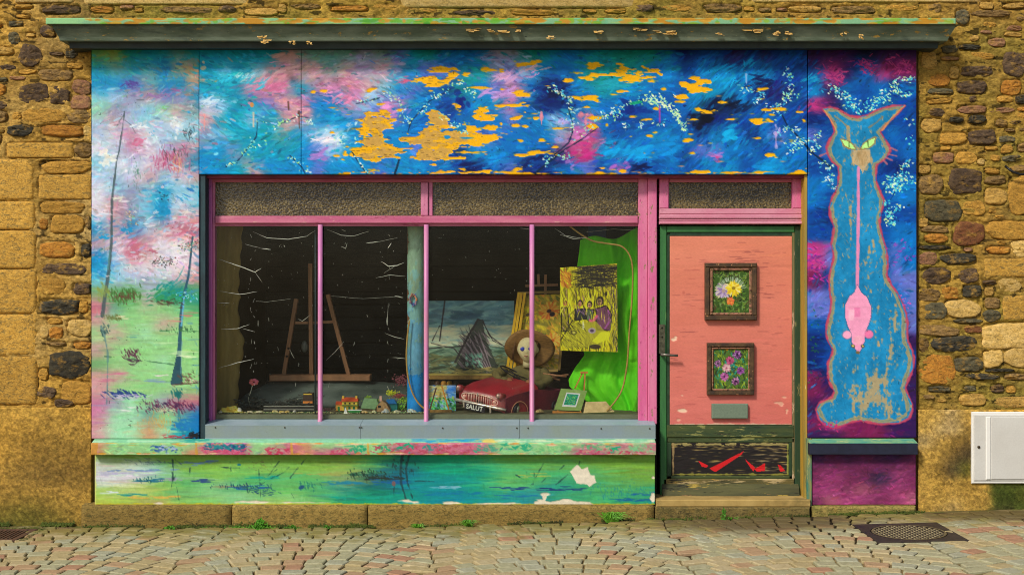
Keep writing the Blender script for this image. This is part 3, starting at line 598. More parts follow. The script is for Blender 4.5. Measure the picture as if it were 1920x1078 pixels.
    ylw = [(828, 130, 24, 6), (850, 138, 12, 7), (812, 150, 38, 7), (825, 158, 22, 5), (628, 214, 7, 3), (697, 169, 8, 4), (680, 226, 10, 3), (681, 234, 8, 3), (717, 195, 7, 3), (808, 170, 6, 2), (750, 206, 9, 3), (623, 249, 5, 4),
           (646, 323, 15, 5), (698, 321, 15, 4), (825, 324, 30, 3), (632, 293, 6, 2), (641, 299, 5, 2), (837, 299, 6, 3), (678, 245, 14, 8), (672, 283, 22, 6), (874, 140, 10, 5), (919, 133, 19, 4), (979, 121, 28, 5), (1061, 148, 10, 7), (1081, 140, 14, 4),
           (1100, 146, 18, 4), (1110, 141, 10, 4), (899, 165, 16, 3), (975, 172, 26, 4), (978, 180, 28, 4), (929, 202, 25, 4), (976, 199, 25, 5), (906, 216, 18, 12), (928, 217, 10, 3), (919, 238, 19, 5), (968, 220, 8, 7), (984, 211, 4, 3),
           (966, 236, 7, 3), (985, 236, 6, 3), (1004, 222, 5, 3), (939, 232, 3, 3), (882, 238, 10, 8), (857, 201, 9, 6), (905, 258, 40, 6), (892, 271, 16, 6), (862, 270, 15, 5), (977, 265, 7, 3), (1015, 264, 6, 3), (1040, 276, 5, 2),
           (883, 286, 30, 2.5), (984, 291, 13, 3), (1016, 287, 22, 4), (968, 318, 9, 5), (890, 323, 44, 5), (970, 325, 50, 3), (995, 312, 5, 2), (1050, 241, 22, 3), (1083, 185, 12, 5),
           (1118, 125, 14, 6), (1160, 133, 30, 9), (1195, 136, 30, 10), (1185, 146, 30, 7), (1225, 151, 14, 3), (1104, 183, 18, 5), (1163, 172, 10, 3), (1156, 178, 10, 2), (1098, 201, 10, 2), (1115, 221, 14, 4), (1111, 239, 7, 5),
           (1301, 148, 12, 6), (1303, 160, 20, 9), (1308, 170, 20, 6), (1284, 184, 14, 6), (1231, 205, 6, 3), (1210, 224, 14, 2.5), (1186, 220, 7, 2), (1183, 256, 7, 2.5), (1230, 248, 7, 2.5), (1217, 255, 4, 2), (1138, 233, 4, 3), (1132, 315, 6, 3),
           (1166, 320, 8, 5), (1130, 325, 28, 2.5), (1310, 324, 26, 3), (1288, 264, 9, 3), (1297, 251, 7, 2), (1299, 286, 8, 2.5), (1315, 207, 16, 4), (1244, 167, 5, 2), (1300, 225, 12, 2), (1322, 209, 14, 4), (1358, 192, 8, 3),
           (1382, 215, 16, 3.5), (1366, 224, 12, 2.5), (1412, 228, 18, 4), (1443, 228, 10, 3.5), (1440, 205, 15, 3), (1465, 205, 11, 2.5), (1445, 215, 7, 2.5), (1499, 210, 7, 2.5), (1508, 226, 4, 3), (1420, 259, 7, 2.5), (1485, 266, 9, 3.5), (1443, 291, 13, 4),
           (1423, 166, 14, 4), (1322, 323, 16, 3.5), (1385, 324, 44, 2.5), (1498, 323, 18, 3.5), (587, 174, 5, 3), (606, 170, 6, 3), (577, 312, 5, 2)]
    c.flake(ylw, YE, seed=2, rag=.85, sx=10, sy=2.6)
    for q in range(700):
        x, y = r.uniform(650, 860), r.uniform(125, 305); j_ = c.a[int((y-94)*c.k), int((x-172)*c.k)]
        if j_[0] > .6 and j_[2] < .5: c.dab(x, y, r.uniform(1.5, 6), r.uniform(.5, .9), 0, ['8a6c34', 'e8c050', 'c89a5c', '5c4a30'][r.randint(4)], .6)
    for q in range(170):   # many small flakes, thickest at the foot of the board
        x = r.uniform(600, 1512); y = r.choice([r.uniform(322, 327), r.uniform(160, 320)]); c.flake([(x, y, r.uniform(2, 7), r.uniform(.7, 1.4))], 'cf9c30' if r.rand() < .5 else 'c98e54', seed=3)
    c.flake([(875, 259, 17, 2.5), (838, 258, 6, 4), (763, 270, 7, 5)], '1c86b8', seed=4)
    # dried runs
    for x, y, h, col in [(384, 230, 14, 'd89a98'), (476, 225, 13, 'c4bca8'), (1015, 223, 12, 'd88e9a'), (1237, 215, 15, 'b84a9c'), (1399, 148, 8, '9ab4dc'), (541, 199, 7, '5c4438'), (561, 225, 16, '604840'), (1455, 262, 12, 'b49cc8'), (382, 118, 1, 'c8b898')]:
        c.line([(x, y-h), (x+r.uniform(-1, 1), y+h)], (4, 1.5), col, .85)
    c.dab(1015, 220, 4, 8, 0, 'd88e9a', .8); c.dab(473, 197, 4, 5, 0, 'c98a50', .9); c.dab(382, 128, 6, 4, -.3, 'c8b898', .8)
    # almond branches
    dk = '123048'
    for pts, w in [([(425, 312), (448, 300), (459, 286), (481, 257), (484, 224)], (2.4, 1.2)), ([(527, 232), (560, 218), (580, 222)], 1.2), ([(545, 293), (566, 313), (572, 326)], 1.6), ([(668, 195), (712, 184)], 1.4),
                   ([(660, 285), (672, 305), (688, 326)], 1.8), ([(765, 248), (770, 228), (785, 212), (805, 190), (845, 168)], 1.6), ([(1028, 168), (1068, 188), (1066, 205), (1073, 230), (1073, 250), (1066, 268), (1040, 290)], 2),
                   ([(1120, 240), (1090, 262), (1060, 280), (1030, 303), (1003, 325)], (1.4, 3.4)), ([(748, 300), (740, 326)], 3.5), ([(1466, 215), (1477, 237), (1501, 261), (1514, 277)], (2, 3.4)), ([(1514, 277), (1526, 290), (1546, 304), (1558, 316)], 3.2),
                   ([(1690, 315), (1712, 296)], 1.6), ([(1688, 345), (1665, 385), (1668, 420)], 1)]:
        c.line(pts, w, dk, .9, .5)
    for pts, n, sp in [([(425, 312), (448, 303)], 22, 2), ([(460, 290), (481, 257)], 20, 3.5), ([(468, 279), (500, 268)], 18, 4), ([(484, 240), (488, 225)], 12, 4), ([(500, 245), (560, 218), (592, 235)], 46, 4), ([(545, 293), (566, 313), (590, 325)], 26, 3),
            ([(668, 193), (712, 185)], 14, 3), ([(725, 175), (755, 201), (765, 205)], 30, 5), ([(750, 215), (775, 230)], 24, 6), ([(845, 168), (805, 186), (785, 212)], 50, 5), ([(826, 213), (850, 236), (875, 250)], 46, 5),
            ([(640, 250), (648, 272), (672, 262)], 30, 6), ([(667, 293), (685, 322)], 14, 2), ([(1028, 167), (1042, 166), (1068, 188), (1066, 210)], 60, 4), ([(1066, 210), (1073, 230), (1073, 250)], 26, 5), ([(1045, 293), (1066, 294)], 22, 4),
            ([(1020, 306), (1035, 296)], 20, 4), ([(1080, 262), (1122, 223), (1140, 212)], 50, 5), ([(1140, 212), (1175, 198), (1205, 188)], 34, 5), ([(1165, 215), (1145, 222)], 14, 5), ([(1172, 235), (1178, 236)], 10, 3),
            ([(1198, 240), (1207, 230)], 10, 2.5), ([(1225, 230), (1240, 232)], 14, 4), ([(850, 160), (870, 155)], 16, 4), ([(873, 170), (892, 178)], 16, 4), ([(1477, 128), (1479, 148), (1484, 166)], 34, 4), ([(1484, 166), (1470, 190), (1452, 199)], 46, 4),
            ([(1393, 165), (1411, 172)], 22, 5), ([(1432, 174), (1413, 195)], 30, 3.5), ([(1495, 178), (1478, 186)], 18, 4), ([(1440, 200), (1465, 215)], 22, 6), ([(1465, 250), (1478, 240), (1495, 245)], 36, 4), ([(1478, 285), (1490, 270), (1505, 262)], 60, 6),
            ([(1520, 265), (1540, 252)], 30, 5), ([(1520, 285), (1535, 270)], 30, 5), ([(1540, 305), (1562, 316)], 34, 6), ([(1552, 328), (1566, 350)], 34, 6)]:
        c.blossom(pts, int(n*.8), sp, ('c8ecd8', '88d4d0', '60c0d8', 'd8ecb0', 'e8f0e8', '4aa8c8', 'a0d890'), (1.2, 2.6))
    for pts, n, sp in [([(1215, 183), (1235, 190), (1255, 200)], 70, 7), ([(1255, 200), (1268, 212), (1278, 235), (1284, 248)], 44, 3.5)]: c.blossom(pts, n, sp, ('d8eeb0', 'c4e8a0', 'e8f0d0', 'a0dcb0'), (1.6, 3.6))
    c.dab(1192, 193, 14, 3, -.15, '1ca068', .8)
    for pts, n, sp in [([(1555, 160), (1570, 174), (1604, 191)], 55, 6), ([(1590, 195), (1611, 207), (1635, 205)], 60, 6), ([(1635, 205), (1637, 187)], 24, 5), ([(1646, 187), (1664, 186)], 26, 6), ([(1648, 176), (1676, 170), (1693, 176), (1710, 182)], 50, 4),
                       ([(1670, 164), (1689, 148), (1716, 150)], 40, 4), ([(1673, 336), (1700, 340)], 90, 10), ([(1672, 352), (1690, 355)], 40, 7), ([(1660, 375), (1664, 380)], 12, 4), ([(1668, 400), (1690, 388)], 26, 4), ([(1668, 402), (1672, 425)], 46, 6), ([(1690, 312), (1712, 300)], 20, 4), ([(1706, 215), (1712, 270)], 10, 5)]:
        c.blossom(pts, n, sp, ('b8f0c0', '78dcd0', '50c8d8', 'd8f0a0', 'e8f4e0', '38a8d0'))
    # ---- left board: trees, hedge, water
    g1 = '47585c'
    c.line([(234, 209), (229, 245), (223, 285), (219, 300), (210, 375), (209, 455), (204, 510), (192, 592)], (1.6, 7), g1, .85, .5)
    c.line([(234, 212), (217, 240)], 1.2, g1, .7); c.line([(234, 226), (246, 235), (254, 250)], 1.2, g1, .7); c.line([(206, 470), (203, 505)], 3, '5a9c9c', .6)
    c.line([(361, 444), (355, 505), (353, 518), (343, 565), (340, 590), (337, 638), (334, 690)], (3, 8), '2c5468', .92, .4)
    c.poly([(331, 665), (338, 665), (343, 720), (319, 721)], '2c4f5c', .95); c.line([(345, 560), (340, 610)], 2.2, '6cb8d8', .9); c.line([(341, 640), (339, 700)], 1.5, '6f9aa8', .6)
    c.twigs((207, 540, 258, 566), 110, (2, 6), 1.4, '46703a', 1.5, .8); c.twigs((210, 548, 256, 566), 46, (2, 5), 1.2, '6a3c38', 1.2, .7); c.twigs((178, 532, 206, 560), 30, (3, 7), 1.2, '8a9a50', 2, .6)
    c.twigs((283, 545, 350, 570), 120, (2, 7), -.4, '2f9060', 1.6, .85); c.twigs((300, 525, 345, 560), 60, (2, 6), -.6, '1e8a84', 1.6, .8); c.twigs((290, 560, 345, 574), 46, (2, 5), .2, '503a34', 1.2, .7)
    c.line([(290, 558), (318, 540), (335, 520), (345, 500)], 2, '2a9a9c', .7); c.blossom([(335, 552), (365, 556)], 46, 6, ('38a0d0', 'a8e0e8', '2a6ab0', '3cb090'))
    c.blossom([(287, 493), (330, 488)], 90, 6, ('303838', '606858', 'e8e4d8', '884c50', '2c3c40'), (.8, 1.8)); c.blossom([(340, 468), (372, 452)], 80, 7, ('506058', '8fb8a0', 'e0e4d8', '9a6a50', '3c7878'), (.8, 2))
    c.twigs((346, 238, 362, 262), 26, (3, 8), 1.45, '3a4850', .9, .8); c.twigs((288, 282, 350, 322), 120, (4, 10), 1.5, 'b85a80', 1, .6); c.twigs((300, 275, 352, 312), 26, (4, 9), 1.4, '3c4040', .8, .7); c.twigs((320, 290, 345, 330), 30, (4, 9), 1.5, 'd8a070', 1, .5)
    c.blossom([(300, 362), (312, 372)], 14, 4, ('182838', '203850')); c.blossom([(240, 395), (256, 422)], 30, 4, ('88b090', 'd8c8a0', '906a5a'), (.8, 1.6)); c.twigs((250, 300, 262, 340), 26, (2, 5), 1.3, '5c8a78', 1, .6)
    for x, y, L, W, col, n in [(195, 445, 12, 5, '1a9ad0', 16), (186, 485, 8, 8, '1c92cc', 14), (240, 432, 12, 6, '2090c0', 18), (303, 395, 14, 13, '1c92c0', 30), (308, 365, 9, 7, '28a4c8', 14), (348, 370, 8, 3, '3ca8d0', 5), (200, 300, 15, 9, 'e8ece4', 26), (195, 290, 9, 8, 'f0ead8', 10), (262, 237, 16, 4, 'dfe6ea', 18), (330, 238, 8, 14, 'e6ecec', 20), (290, 262, 7, 9, 'd2eef4', 12), (284, 250, 5, 5, '50b4dc', 6),
                                (225, 372, 14, 3, 'e8ecd8', 12), (258, 265, 14, 8, 'd27a9c', 14), (305, 203, 9, 5, '8ccf90', 10), (330, 170, 16, 3, '94689c', 10), (245, 158, 15, 7, '5a4c98', 16), (300, 180, 30, 4, '9a7cae', 14), (250, 472, 20, 5, 'c0788c', 14), (283, 470, 12, 6, 'bd7488', 10), (345, 430, 22, 6, 'bb8090', 16), (350, 398, 20, 3, 'e8e0d8', 8), (310, 440, 20, 5, 'd8b0b4', 8)]:
        for i in range(n): c.dab(x+r.normal(0, L*.5), y+r.normal(0, W*.5), L*r.uniform(.2, .5), max(1, W*r.uniform(.15, .4)), r.normal(0, .5), np.clip(hx(col)*r.uniform(.9, 1.06), 0, 1), r.uniform(.5, .9))
    for i in range(420):
        x, y = r.uniform(176, 370), r.uniform(190, 520); cc_ = [('e8eaf0', 'dfe6ee', 'ecdfe6', '9fcbe0', 'd9b4c4', 'b8d8e8')[r.randint(6)]][0]
        if c.nz(40, 30, 14)[int((y-94)*c.k), int((x-172)*c.k)] > .05: c.dab(x, y, r.uniform(3, 11), r.uniform(1, 2.6), r.normal(-.2, .5), cc_, r.uniform(.3, .7))
    c.line([(196, 668), (240, 672), (308, 681), (330, 684)], 1.8, '3f6a4c', .7, .8, .35); c.twigs((231, 655, 262, 672), 60, (2, 6), 1.2, '5c2c48', 1.2, .8); c.twigs((236, 672, 266, 684), 26, (2, 6), .1, '4c3848', 1, .7)
    c.twigs((196, 732, 265, 746), 100, (2, 6), .6, '26407c', 1.3, .85); c.twigs((200, 738, 275, 750), 30, (5, 12), 0, 'c8b8d8', 1, .6); c.twigs((268, 752, 372, 772), 130, (2, 6), 1.1, '6a3050', 1.4, .7); c.twigs((268, 750, 372, 770), 60, (2, 5), .8, '3c2c50', 1.1, .8)
    c.twigs((290, 762, 330, 774), 30, (2, 5), .3, 'c8c8a0', 1, .6); c.twigs((323, 730, 341, 748), 40, (2, 6), 1.3, '1c6a68', 1.6, .8); c.line([(335, 768), (337, 790), (344, 816)], 5, '2c7888', .6, .8); c.twigs((325, 785, 373, 806), 60, (3, 10), .1, '2478b0', 1.8, .7)
    c.twigs((352, 811, 374, 821), 40, (2, 6), -.5, '202024', 1.5, .9); c.twigs((300, 816, 372, 821), 26, (3, 8), 0, 'b03c48', 1, .7); c.line([(300, 620), (372, 622)], 2, '3f7a50', .7, .9, .4); c.twigs((305, 612, 372, 624), 36, (1.5, 4), 1.3, '3c6a44', 1.1, .8)
    c.line([(190, 612), (196, 628), (202, 660), (202, 700), (200, 760)], (4, 1.5), '547c84', .65, .8); c.twigs((188, 604, 204, 632), 26, (2, 5), 1.2, '3a5c5c', 1.3, .8); c.twigs((190, 590, 235, 600), 40, (2, 5), .6, '6a7040', 1.2, .7)
    for x, y, L, col in [(340, 664, 40, 'c8e4b0'), (310, 643, 30, 'b4dca4'), (250, 628, 24, '6aa098'), (350, 668, 30, 'e0ecc4'), (290, 715, 40, '7c98b8'), (240, 768, 14, 'e8e4e8'), (300, 704, 14, 'e8d8dc'), (225, 595, 12, 'e0d8b0'), (350, 590, 26, 'c87878'), (330, 600, 20, 'cf8c80'), (230, 702, 40, 'c87c94'), (200, 712, 30, 'c0708c')]:
        for i in range(4): c.dab(x+r.normal(0, 6), y+r.normal(0, 2), L*r.uniform(.3, .7), r.uniform(.7, 1.6), r.normal(0, .03), col, .6)
    c.twigs((265, 775, 330, 806), 80, (2, 6), 1.45, 'c89c58', 1, .55); c.twigs((330, 700, 374, 722), 60, (1.5, 4), .5, '6c4a40', 1.1, .7); c.blossom([(352, 714), (372, 712)], 22, 4, ('e0d8c0', 'b0a890'), (.8, 1.6)); c.line([(322, 721), (372, 718)], 1.5, '5c3838', .7, .8, .3)
    # ---- right board: the blue cat and the pink mouse
    cat = [(1542, 205), (1556, 202), (1568, 205), (1580, 212), (1592, 218), (1607, 221), (1627, 217), (1642, 209), (1658, 203), (1676, 199), (1697, 199), (1680, 217), (1662, 234), (1651, 248), (1656, 256), (1662, 265), (1668, 274), (1670, 284), (1660, 298), (1645, 309), (1643, 325), (1643, 340), (1650, 358), (1658, 375),
           (1656, 388), (1652, 402), (1650, 420), (1655, 445), (1663, 470), (1665, 495), (1663, 516), (1672, 535), (1683, 550), (1693, 570), (1700, 590), (1702, 605), (1701, 625), (1703, 641), (1710, 655), (1714, 672), (1713, 690), (1705, 710), (1698, 727), (1704, 742), (1711, 757), (1711, 771), (1705, 784), (1687, 793),
           (1653, 795), (1630, 791), (1612, 788), (1595, 791), (1580, 797), (1562, 802), (1546, 797), (1535, 785), (1530, 768), (1536, 756), (1548, 751), (1560, 745), (1564, 734), (1556, 718), (1552, 700), (1553, 680), (1560, 665), (1562, 656), (1553, 640), (1549, 625), (1550, 610), (1557, 585), (1559, 565), (1556, 545), (1555, 523), (1558, 505), (1563, 490), (1563, 475), (1559, 458), (1562, 440), (1564, 425),
           (1557, 408), (1555, 390), (1560, 373), (1567, 360), (1571, 348), (1573, 330), (1572, 312), (1560, 303), (1552, 290), (1550, 277), (1556, 262), (1565, 248), (1562, 234), (1556, 222)]
    c.line(cat+[cat[0]], 5, 'a84660', .8, .9); sl, m = c.poly(cat, '1983b4')
    fx = c.nz(9, 10, 22)[sl]*.09+c.nz(10, 3, 3)[sl]*.06
    c.a[sl] = np.where(m[..., None], np.clip(hx('2b84ae')*(1+fx[..., None])+fx[..., None]*.25, 0, 1), c.a[sl])
    # worn tan plaster inside the cat
    wear = [(1614, 298, 16, 20, .9), (1612, 315, 9, 12, .8), (1577, 300, 14, 16, .3), (1654, 285, 12, 20, .35), (1598, 250, 5, 24, .5), (1590, 350, 14, 30, .25), (1623, 430, 10, 40, .22), (1650, 500, 8, 60, .5), (1660, 590, 34, 36, .5), (1680, 650, 16, 60, .6), (1640, 745, 44, 32, .95),
            (1600, 730, 20, 26, .7), (1665, 770, 40, 22, .75), (1637, 690, 8, 40, .6), (1645, 640, 50, 40, .25), (1590, 770, 40, 20, .3), (1625, 690, 60, 60, .22), (1615, 560, 60, 90, .14), (1588, 680, 3, 60, .55), (1600, 400, 50, 90, .08), (1606, 225, 8, 5, .5), (1560, 780, 28, 26, .2), (1600, 270, 46, 40, .36), (1600, 400, 60, 130, .3), (1610, 620, 70, 80, .36), (1590, 340, 24, 60, .42), (1630, 350, 16, 60, .36), (1625, 470, 30, 90, .38)]
    X, Y = c.X[sl], c.Y[sl]; n1 = c.nz(12, 4, 14)[sl]; n2 = c.nz(13, 2.5, 2.5)[sl]
    t = np.full(X.shape, -1.)
    for x, y, rx, ry, a in wear: t = np.maximum(t, a*1.25-.62-.55*np.sqrt(((X-x)/rx)**2+((Y-y)/ry)**2)*.9)
    t = np.clip((t+n1*1.0+n2*.55)*3.2, 0, 1)*m*.88
    c.a[sl] = c.a[sl]*(1-t[..., None])+hx('b39a72')*t[..., None]
    for i in range(900):
        x, y = r.uniform(1545, 1712), r.uniform(210, 795); q_ = (int((y-94)*c.k)-sl[0].start, int((x-172)*c.k)-sl[1].start)
        if 0 <= q_[0] < m.shape[0] and 0 <= q_[1] < m.shape[1] and m[q_]: c.dab(x, y, r.uniform(1.5, 6), r.uniform(.5, 1.1), 1.57+r.normal(0, .5), ['b8a27c', '8a9690', '4f90b0', 'a88e68', '1c7098'][r.randint(5)], r.uniform(.3, .8))
    inner = [(1608+(x-1608)*.94+(-1 if x > 1608 else 1), y+(4 if y < 240 else (-5 if y > 770 else 0))) for x, y in cat]
    c.line(inner+[inner[0]], 6, 'ab9468', .8, 1.6); c.line(inner+[inner[0]], 1.6, '6a8078', .6, 1.2, .5)
    c.line(cat+[cat[0]], 2.6, 'b85266', .8, 1.3); c.line([(1545, 206), (1566, 240), (1568, 250)], 2, 'd8a860', .7); c.line([(1697, 199), (1672, 222), (1655, 245)], 2, 'd8a860', .7)
    c.line([(1565, 218), (1578, 228), (1590, 240)], 3, 'a08a68', .7); c.line([(1630, 240), (1645, 230), (1656, 220)], 3, '8c7c60', .8, .8); c.line([(1590, 240), (1590, 262)], 6, 'b8996c', .75, .9)
    c.poly([(1600, 283), (1632, 281), (1633, 300), (1626, 312), (1618, 326), (1610, 312), (1598, 306)], 'c2a880', .9)
    for a in range(-5, 6): c.line([(1616+a*1.5, 285), (1616+a*3, 312-abs(a))], 1, '8c7650', .5)
    for eye, p in (([(1577, 262), (1590, 266), (1598, 272), (1603, 280), (1592, 278), (1583, 273)], (1591, 266, 276)), ([(1614, 280), (1621, 270), (1630, 264), (1642, 259), (1639, 270), (1630, 277)], (1628, 265, 276))):
        c.line(eye+[eye[0]], 5, '9c8558', .9); c.poly(eye, 'b4e890', 1); c.line([(p[0], p[1]), (p[0]+1, p[2])], 1.6, '3a5038', .9)
    for a in ((1672, 278, 1683, 283), (1668, 290, 1682, 293), (1662, 296, 1674, 301), (1657, 300, 1664, 308), (1549, 288, 1537, 293)): c.line([a[:2], a[2:]], 3, 'b8707c', .8)
    tan = 'd88cae'
    c.line([(1609, 315), (1609, 420), (1608, 480), (1607, 545)], (4.4, 6), tan, .97, .4)
    body = [(1607, 535), (1614, 548), (1626, 557), (1634, 575), (1634, 595), (1628, 612), (1622, 626), (1622, 640), (1614, 655), (1609, 663), (1604, 655), (1597, 642), (1596, 625), (1589, 610), (1584, 592), (1585, 572), (1593, 556), (1602, 548)]
    c.line(body+[body[0]], 3.4, '4c5c78', .5); c.dab(1588, 628, 10, 9, 0, '8a6478', .6); c.dab(1630, 627, 10, 9.5, 0, '8a6478', .6)
    c.poly(body, 'df9cb8'); c.dab(1588, 628, 8.6, 8, 0, 'e6a4be', 1); c.dab(1630, 627, 8.6, 8.2, 0, 'da7ca4', 1); c.dab(1607, 585, 6, 40, 0, 'ce6c98', .5); c.dab(1596, 590, 6, 20, .1, 'f0c0cc', .6); c.dab(1609, 638, 10, 9, 0, 'e2a8b8', .8)
    for x in (1599, 1618): c.dab(x, 649, 4.6, 3.6, .5, '5c4a3c', .95); c.dab(x, 649, 2.6, 2, 0, 'c8c480', .9)
    c.dab(1608, 661, 4, 3, 0, '7c6a44', .9)
    c.blossom([(1535, 795), (1575, 800)], 26, 5, ('c03a78', 'a83a70')); c.blossom([(1518, 470), (1536, 520)], 60, 10, ('b83c98', 'c84898', '7a3090'), (2, 5)); c.blossom([(1690, 455), (1698, 500)], 22, 10, ('8a4cb0', 'a04cb0'), (2, 4))
    c.blossom([(1525, 590), (1522, 720)], 26, 7, ('28683c', '305c48'), (1, 3)); c.blossom([(1518, 700), (1540, 720)], 24, 8, ('6a2850', '742c5c'), (2, 5)); c.blossom([(1700, 560), (1706, 580)], 10, 5, ('c060b0',))
    for pts in ([(1620, 120), (1640, 128)], [(1675, 115), (1705, 130)], [(1555, 130), (1575, 150)]): c.blossom(pts, 60, 8, ('9c3c74', 'ac4878', '7c3068'), (3, 7))
    lum = c.a.mean(2, keepdims=True); c.a = np.clip(lum+(c.a-lum)*1.07, 0, 1); c.a = np.clip(.45+(c.a-.45)*np.where(c.X < 374, 1.06, 1.2)[..., None], 0, 1)
    # fine grain and wear over everything, pale scuffs and dark cracks
    g = noise2(c.h, c.w, 3, 3, 91, 2)*.045+noise2(c.h, c.w, 26, 3, 92, 2)*.03
    c.a = c.a*(1+g[..., None]); n = noise2(c.h, c.w, 2.2, 2.2, 95, 1); c.a = np.where((n > .93)[..., None], c.a*.7+.22, c.a); c.a = np.where((n < -.93)[..., None], c.a*.6, c.a)
    return c
def paint_riser():
    c = Canvas(177, 850, 1229, 947, base='g', seed=9)
    c.grid(list(range(200, 1201, 50)), [
     (858, 'fffffff fffk mmm kffffff'), (880, 'vvSfggg ggykNmm mkkkkff'), (900, 'vvgkgkk kkZKBnn ngkkkkf'), (918, 'gygkAkk gknmmnn mkknkkk'), (938, 'ygOggAy AgmmnnB nnBkkkn')], warp=26, aniso=.35, sharp=1.6)
    r = c.r
    c.strokes(1500, (178, 853, 1228, 946), (10, 45), (1, 2.8), 0.0, jit=.08, op=.55, hue=.03); c.strokes(600, (178, 853, 1228, 946), (3, 8), (.8, 1.4), 1.5, jit=.1, op=.35, hue=.03)
    for x0, x1, y, col, n in [(180, 280, 887, 'b8b4d4', 16), (182, 260, 893, 'dcd4e0', 12), (200, 330, 881, '6a88c0', 12), (250, 300, 901, '1c6a90', 12), (300, 345, 899, '9c94b0', 8), (355, 395, 901, '2c4a80', 12), (230, 275, 926, '1c8c88', 10), (245, 330, 932, 'd8b050', 14), (195, 215, 923, 'd8e4f0', 5), (400, 470, 912, '8a8a68', 10),
                              (440, 500, 914, '1c5a9c', 16), (470, 520, 896, '18a088', 12), (610, 690, 905, '1c80a0', 16), (660, 725, 888, '1c5848', 12), (690, 760, 896, '2a2c28', 14), (700, 770, 903, '16609c', 16), (800, 870, 913, '80b8cc', 10), (800, 900, 925, '0c78a0', 18), (560, 660, 888, 'a0a858', 10), (620, 760, 932, '12a088', 20),
                              (925, 985, 914, '1a3c80', 16), (1005, 1095, 916, '1c3a70', 20), (930, 1010, 930, '1c78a0', 14), (1150, 1228, 936, '146498', 16), (1190, 1228, 925, '14609c', 7), (980, 1040, 890, 'a8b850', 8), (370, 400, 866, '5a7cb0', 8), (345, 372, 868, '5a7cb0', 5)]:
        for i in range(n): c.dab(r.uniform(x0, x1), y+r.normal(0, 1.8), r.uniform(4, 16), r.uniform(.7, 1.6), r.normal(0, .05), col, r.uniform(.5, .9))
    dk = '1e3c40'
    for pts, w in [([(324, 862), (326, 885), (322, 915), (330, 932)], (2, 1)), ([(334, 880), (326, 900)], 1), ([(330, 905), (336, 935)], 1), ([(357, 876), (356, 890)], 3), ([(432, 865), (434, 882)], 3), ([(415, 876), (450, 877)], 1.4), ([(524, 865), (505, 890), (489, 908)], 1.3), ([(543, 875), (532, 886), (505, 898), (490, 908)], 1.2), ([(575, 858), (566, 870)], 2), ([(560, 876), (545, 895)], 1.2),
                   ([(486, 880), (488, 912), (490, 935)], 1.2), ([(463, 905), (467, 935)], 1.6), ([(462, 935), (470, 915)], 1), ([(545, 920), (553, 935)], 1), ([(755, 853), (752, 880), (753, 905), (762, 935)], (5, 2.4)), ([(768, 853), (762, 880), (765, 905), (775, 935)], (2.6, 1.8)), ([(738, 868), (742, 880)], 3), ([(775, 882), (776, 892)], 2.4), ([(762, 901), (815, 902)], 1.2), ([(740, 905), (739, 928)], 3),
                   ([(1020, 868), (1008, 890), (995, 912)], 1.2), ([(1059, 872), (1050, 880)], 1.2), ([(1072, 884), (1043, 908)], 1.2), ([(988, 885), (988, 910)], 2), ([(1003, 885), (1000, 908)], 2), ([(985, 900), (968, 890)], 1), ([(1088, 865), (1086, 872)], 1.2), ([(480, 905), (520, 880)], 1), ([(1025, 895), (1008, 912)], 1), ([(324, 885), (325, 897)], 5)]:
        c.line(pts, w if isinstance(w, tuple) else w*.6, dk, .75, 1.0)
    c.twigs((405, 906, 500, 916), 60, (1.5, 4), 1.4, '1c4c60', 1.1, .8); c.twigs((255, 894, 300, 904), 30, (1.5, 4), 1.3, '1c5c68', 1.1, .8); c.twigs((660, 880, 730, 900), 60, (1.5, 4.5), 1.2, '20382c', 1.3, .8); c.twigs((730, 855, 780, 900), 26, (1.5, 4), 1.3, '20342c', 1.3, .8); c.twigs((560, 902, 600, 918), 30, (1.5, 4), 1.2, '1c7068', 1.2, .7)
    c.twigs((465, 915, 520, 930), 30, (2, 6), .3, '20506c', 1, .7); c.twigs((470, 862, 510, 884), 26, (1.5, 3), .4, '6a6a48', 1, .6); c.twigs((1100, 905, 1228, 940), 90, (1.5, 5), 1.5, '1c8090', 1, .5); c.twigs((240, 862, 330, 874), 30, (2, 6), .5, '40506c', 1, .5); c.dab(449, 871, 4, 2.5, 0, '1c7c88', .9); c.dab(566, 913, 6, 4, -.4, '1c4c78', .9); c.dab(739, 906, 4, 5, 0, '8a5a54', .8)
    for pts in ([(1070, 884), (1084, 872), (1092, 880), (1103, 876), (1107, 891), (1115, 892), (1118, 903), (1106, 912), (1101, 907), (1082, 905), (1074, 890)],): c.poly(pts, 'e6dcc4'); c.line(pts+[pts[0]], 2, 'e2d8c0', .9, 1.2)
    c.line([(178, 945), (1228, 945)], 4, 'c6c228', .9, 1.1)
    c.flake([(1052, 941, 52, 5), (776, 940, 24, 4), (850, 942, 30, 3), (930, 943, 60, 2.5), (485, 940, 34, 3), (1022, 926, 8, 2.5), (1022, 932, 3, 6), (1225, 930, 4, 9), (300, 943, 14, 3), (560, 941, 40, 1.5), (1226, 895, 3, 3)], 'e2d8be', seed=6, rag=.6)
    c.line([(178, 852), (178, 946)], 5, 'cdd070', .8, .8)
    c.line([(178, 947), (1228, 947)], 2.5, '5c5c30', .8, 1.2, .3)
    g = noise2(c.h, c.w, 3, 3, 93, 2)*.05+noise2(c.h, c.w, 30, 3, 94, 2)*.03; c.a = c.a*(1+g[..., None])
    return c
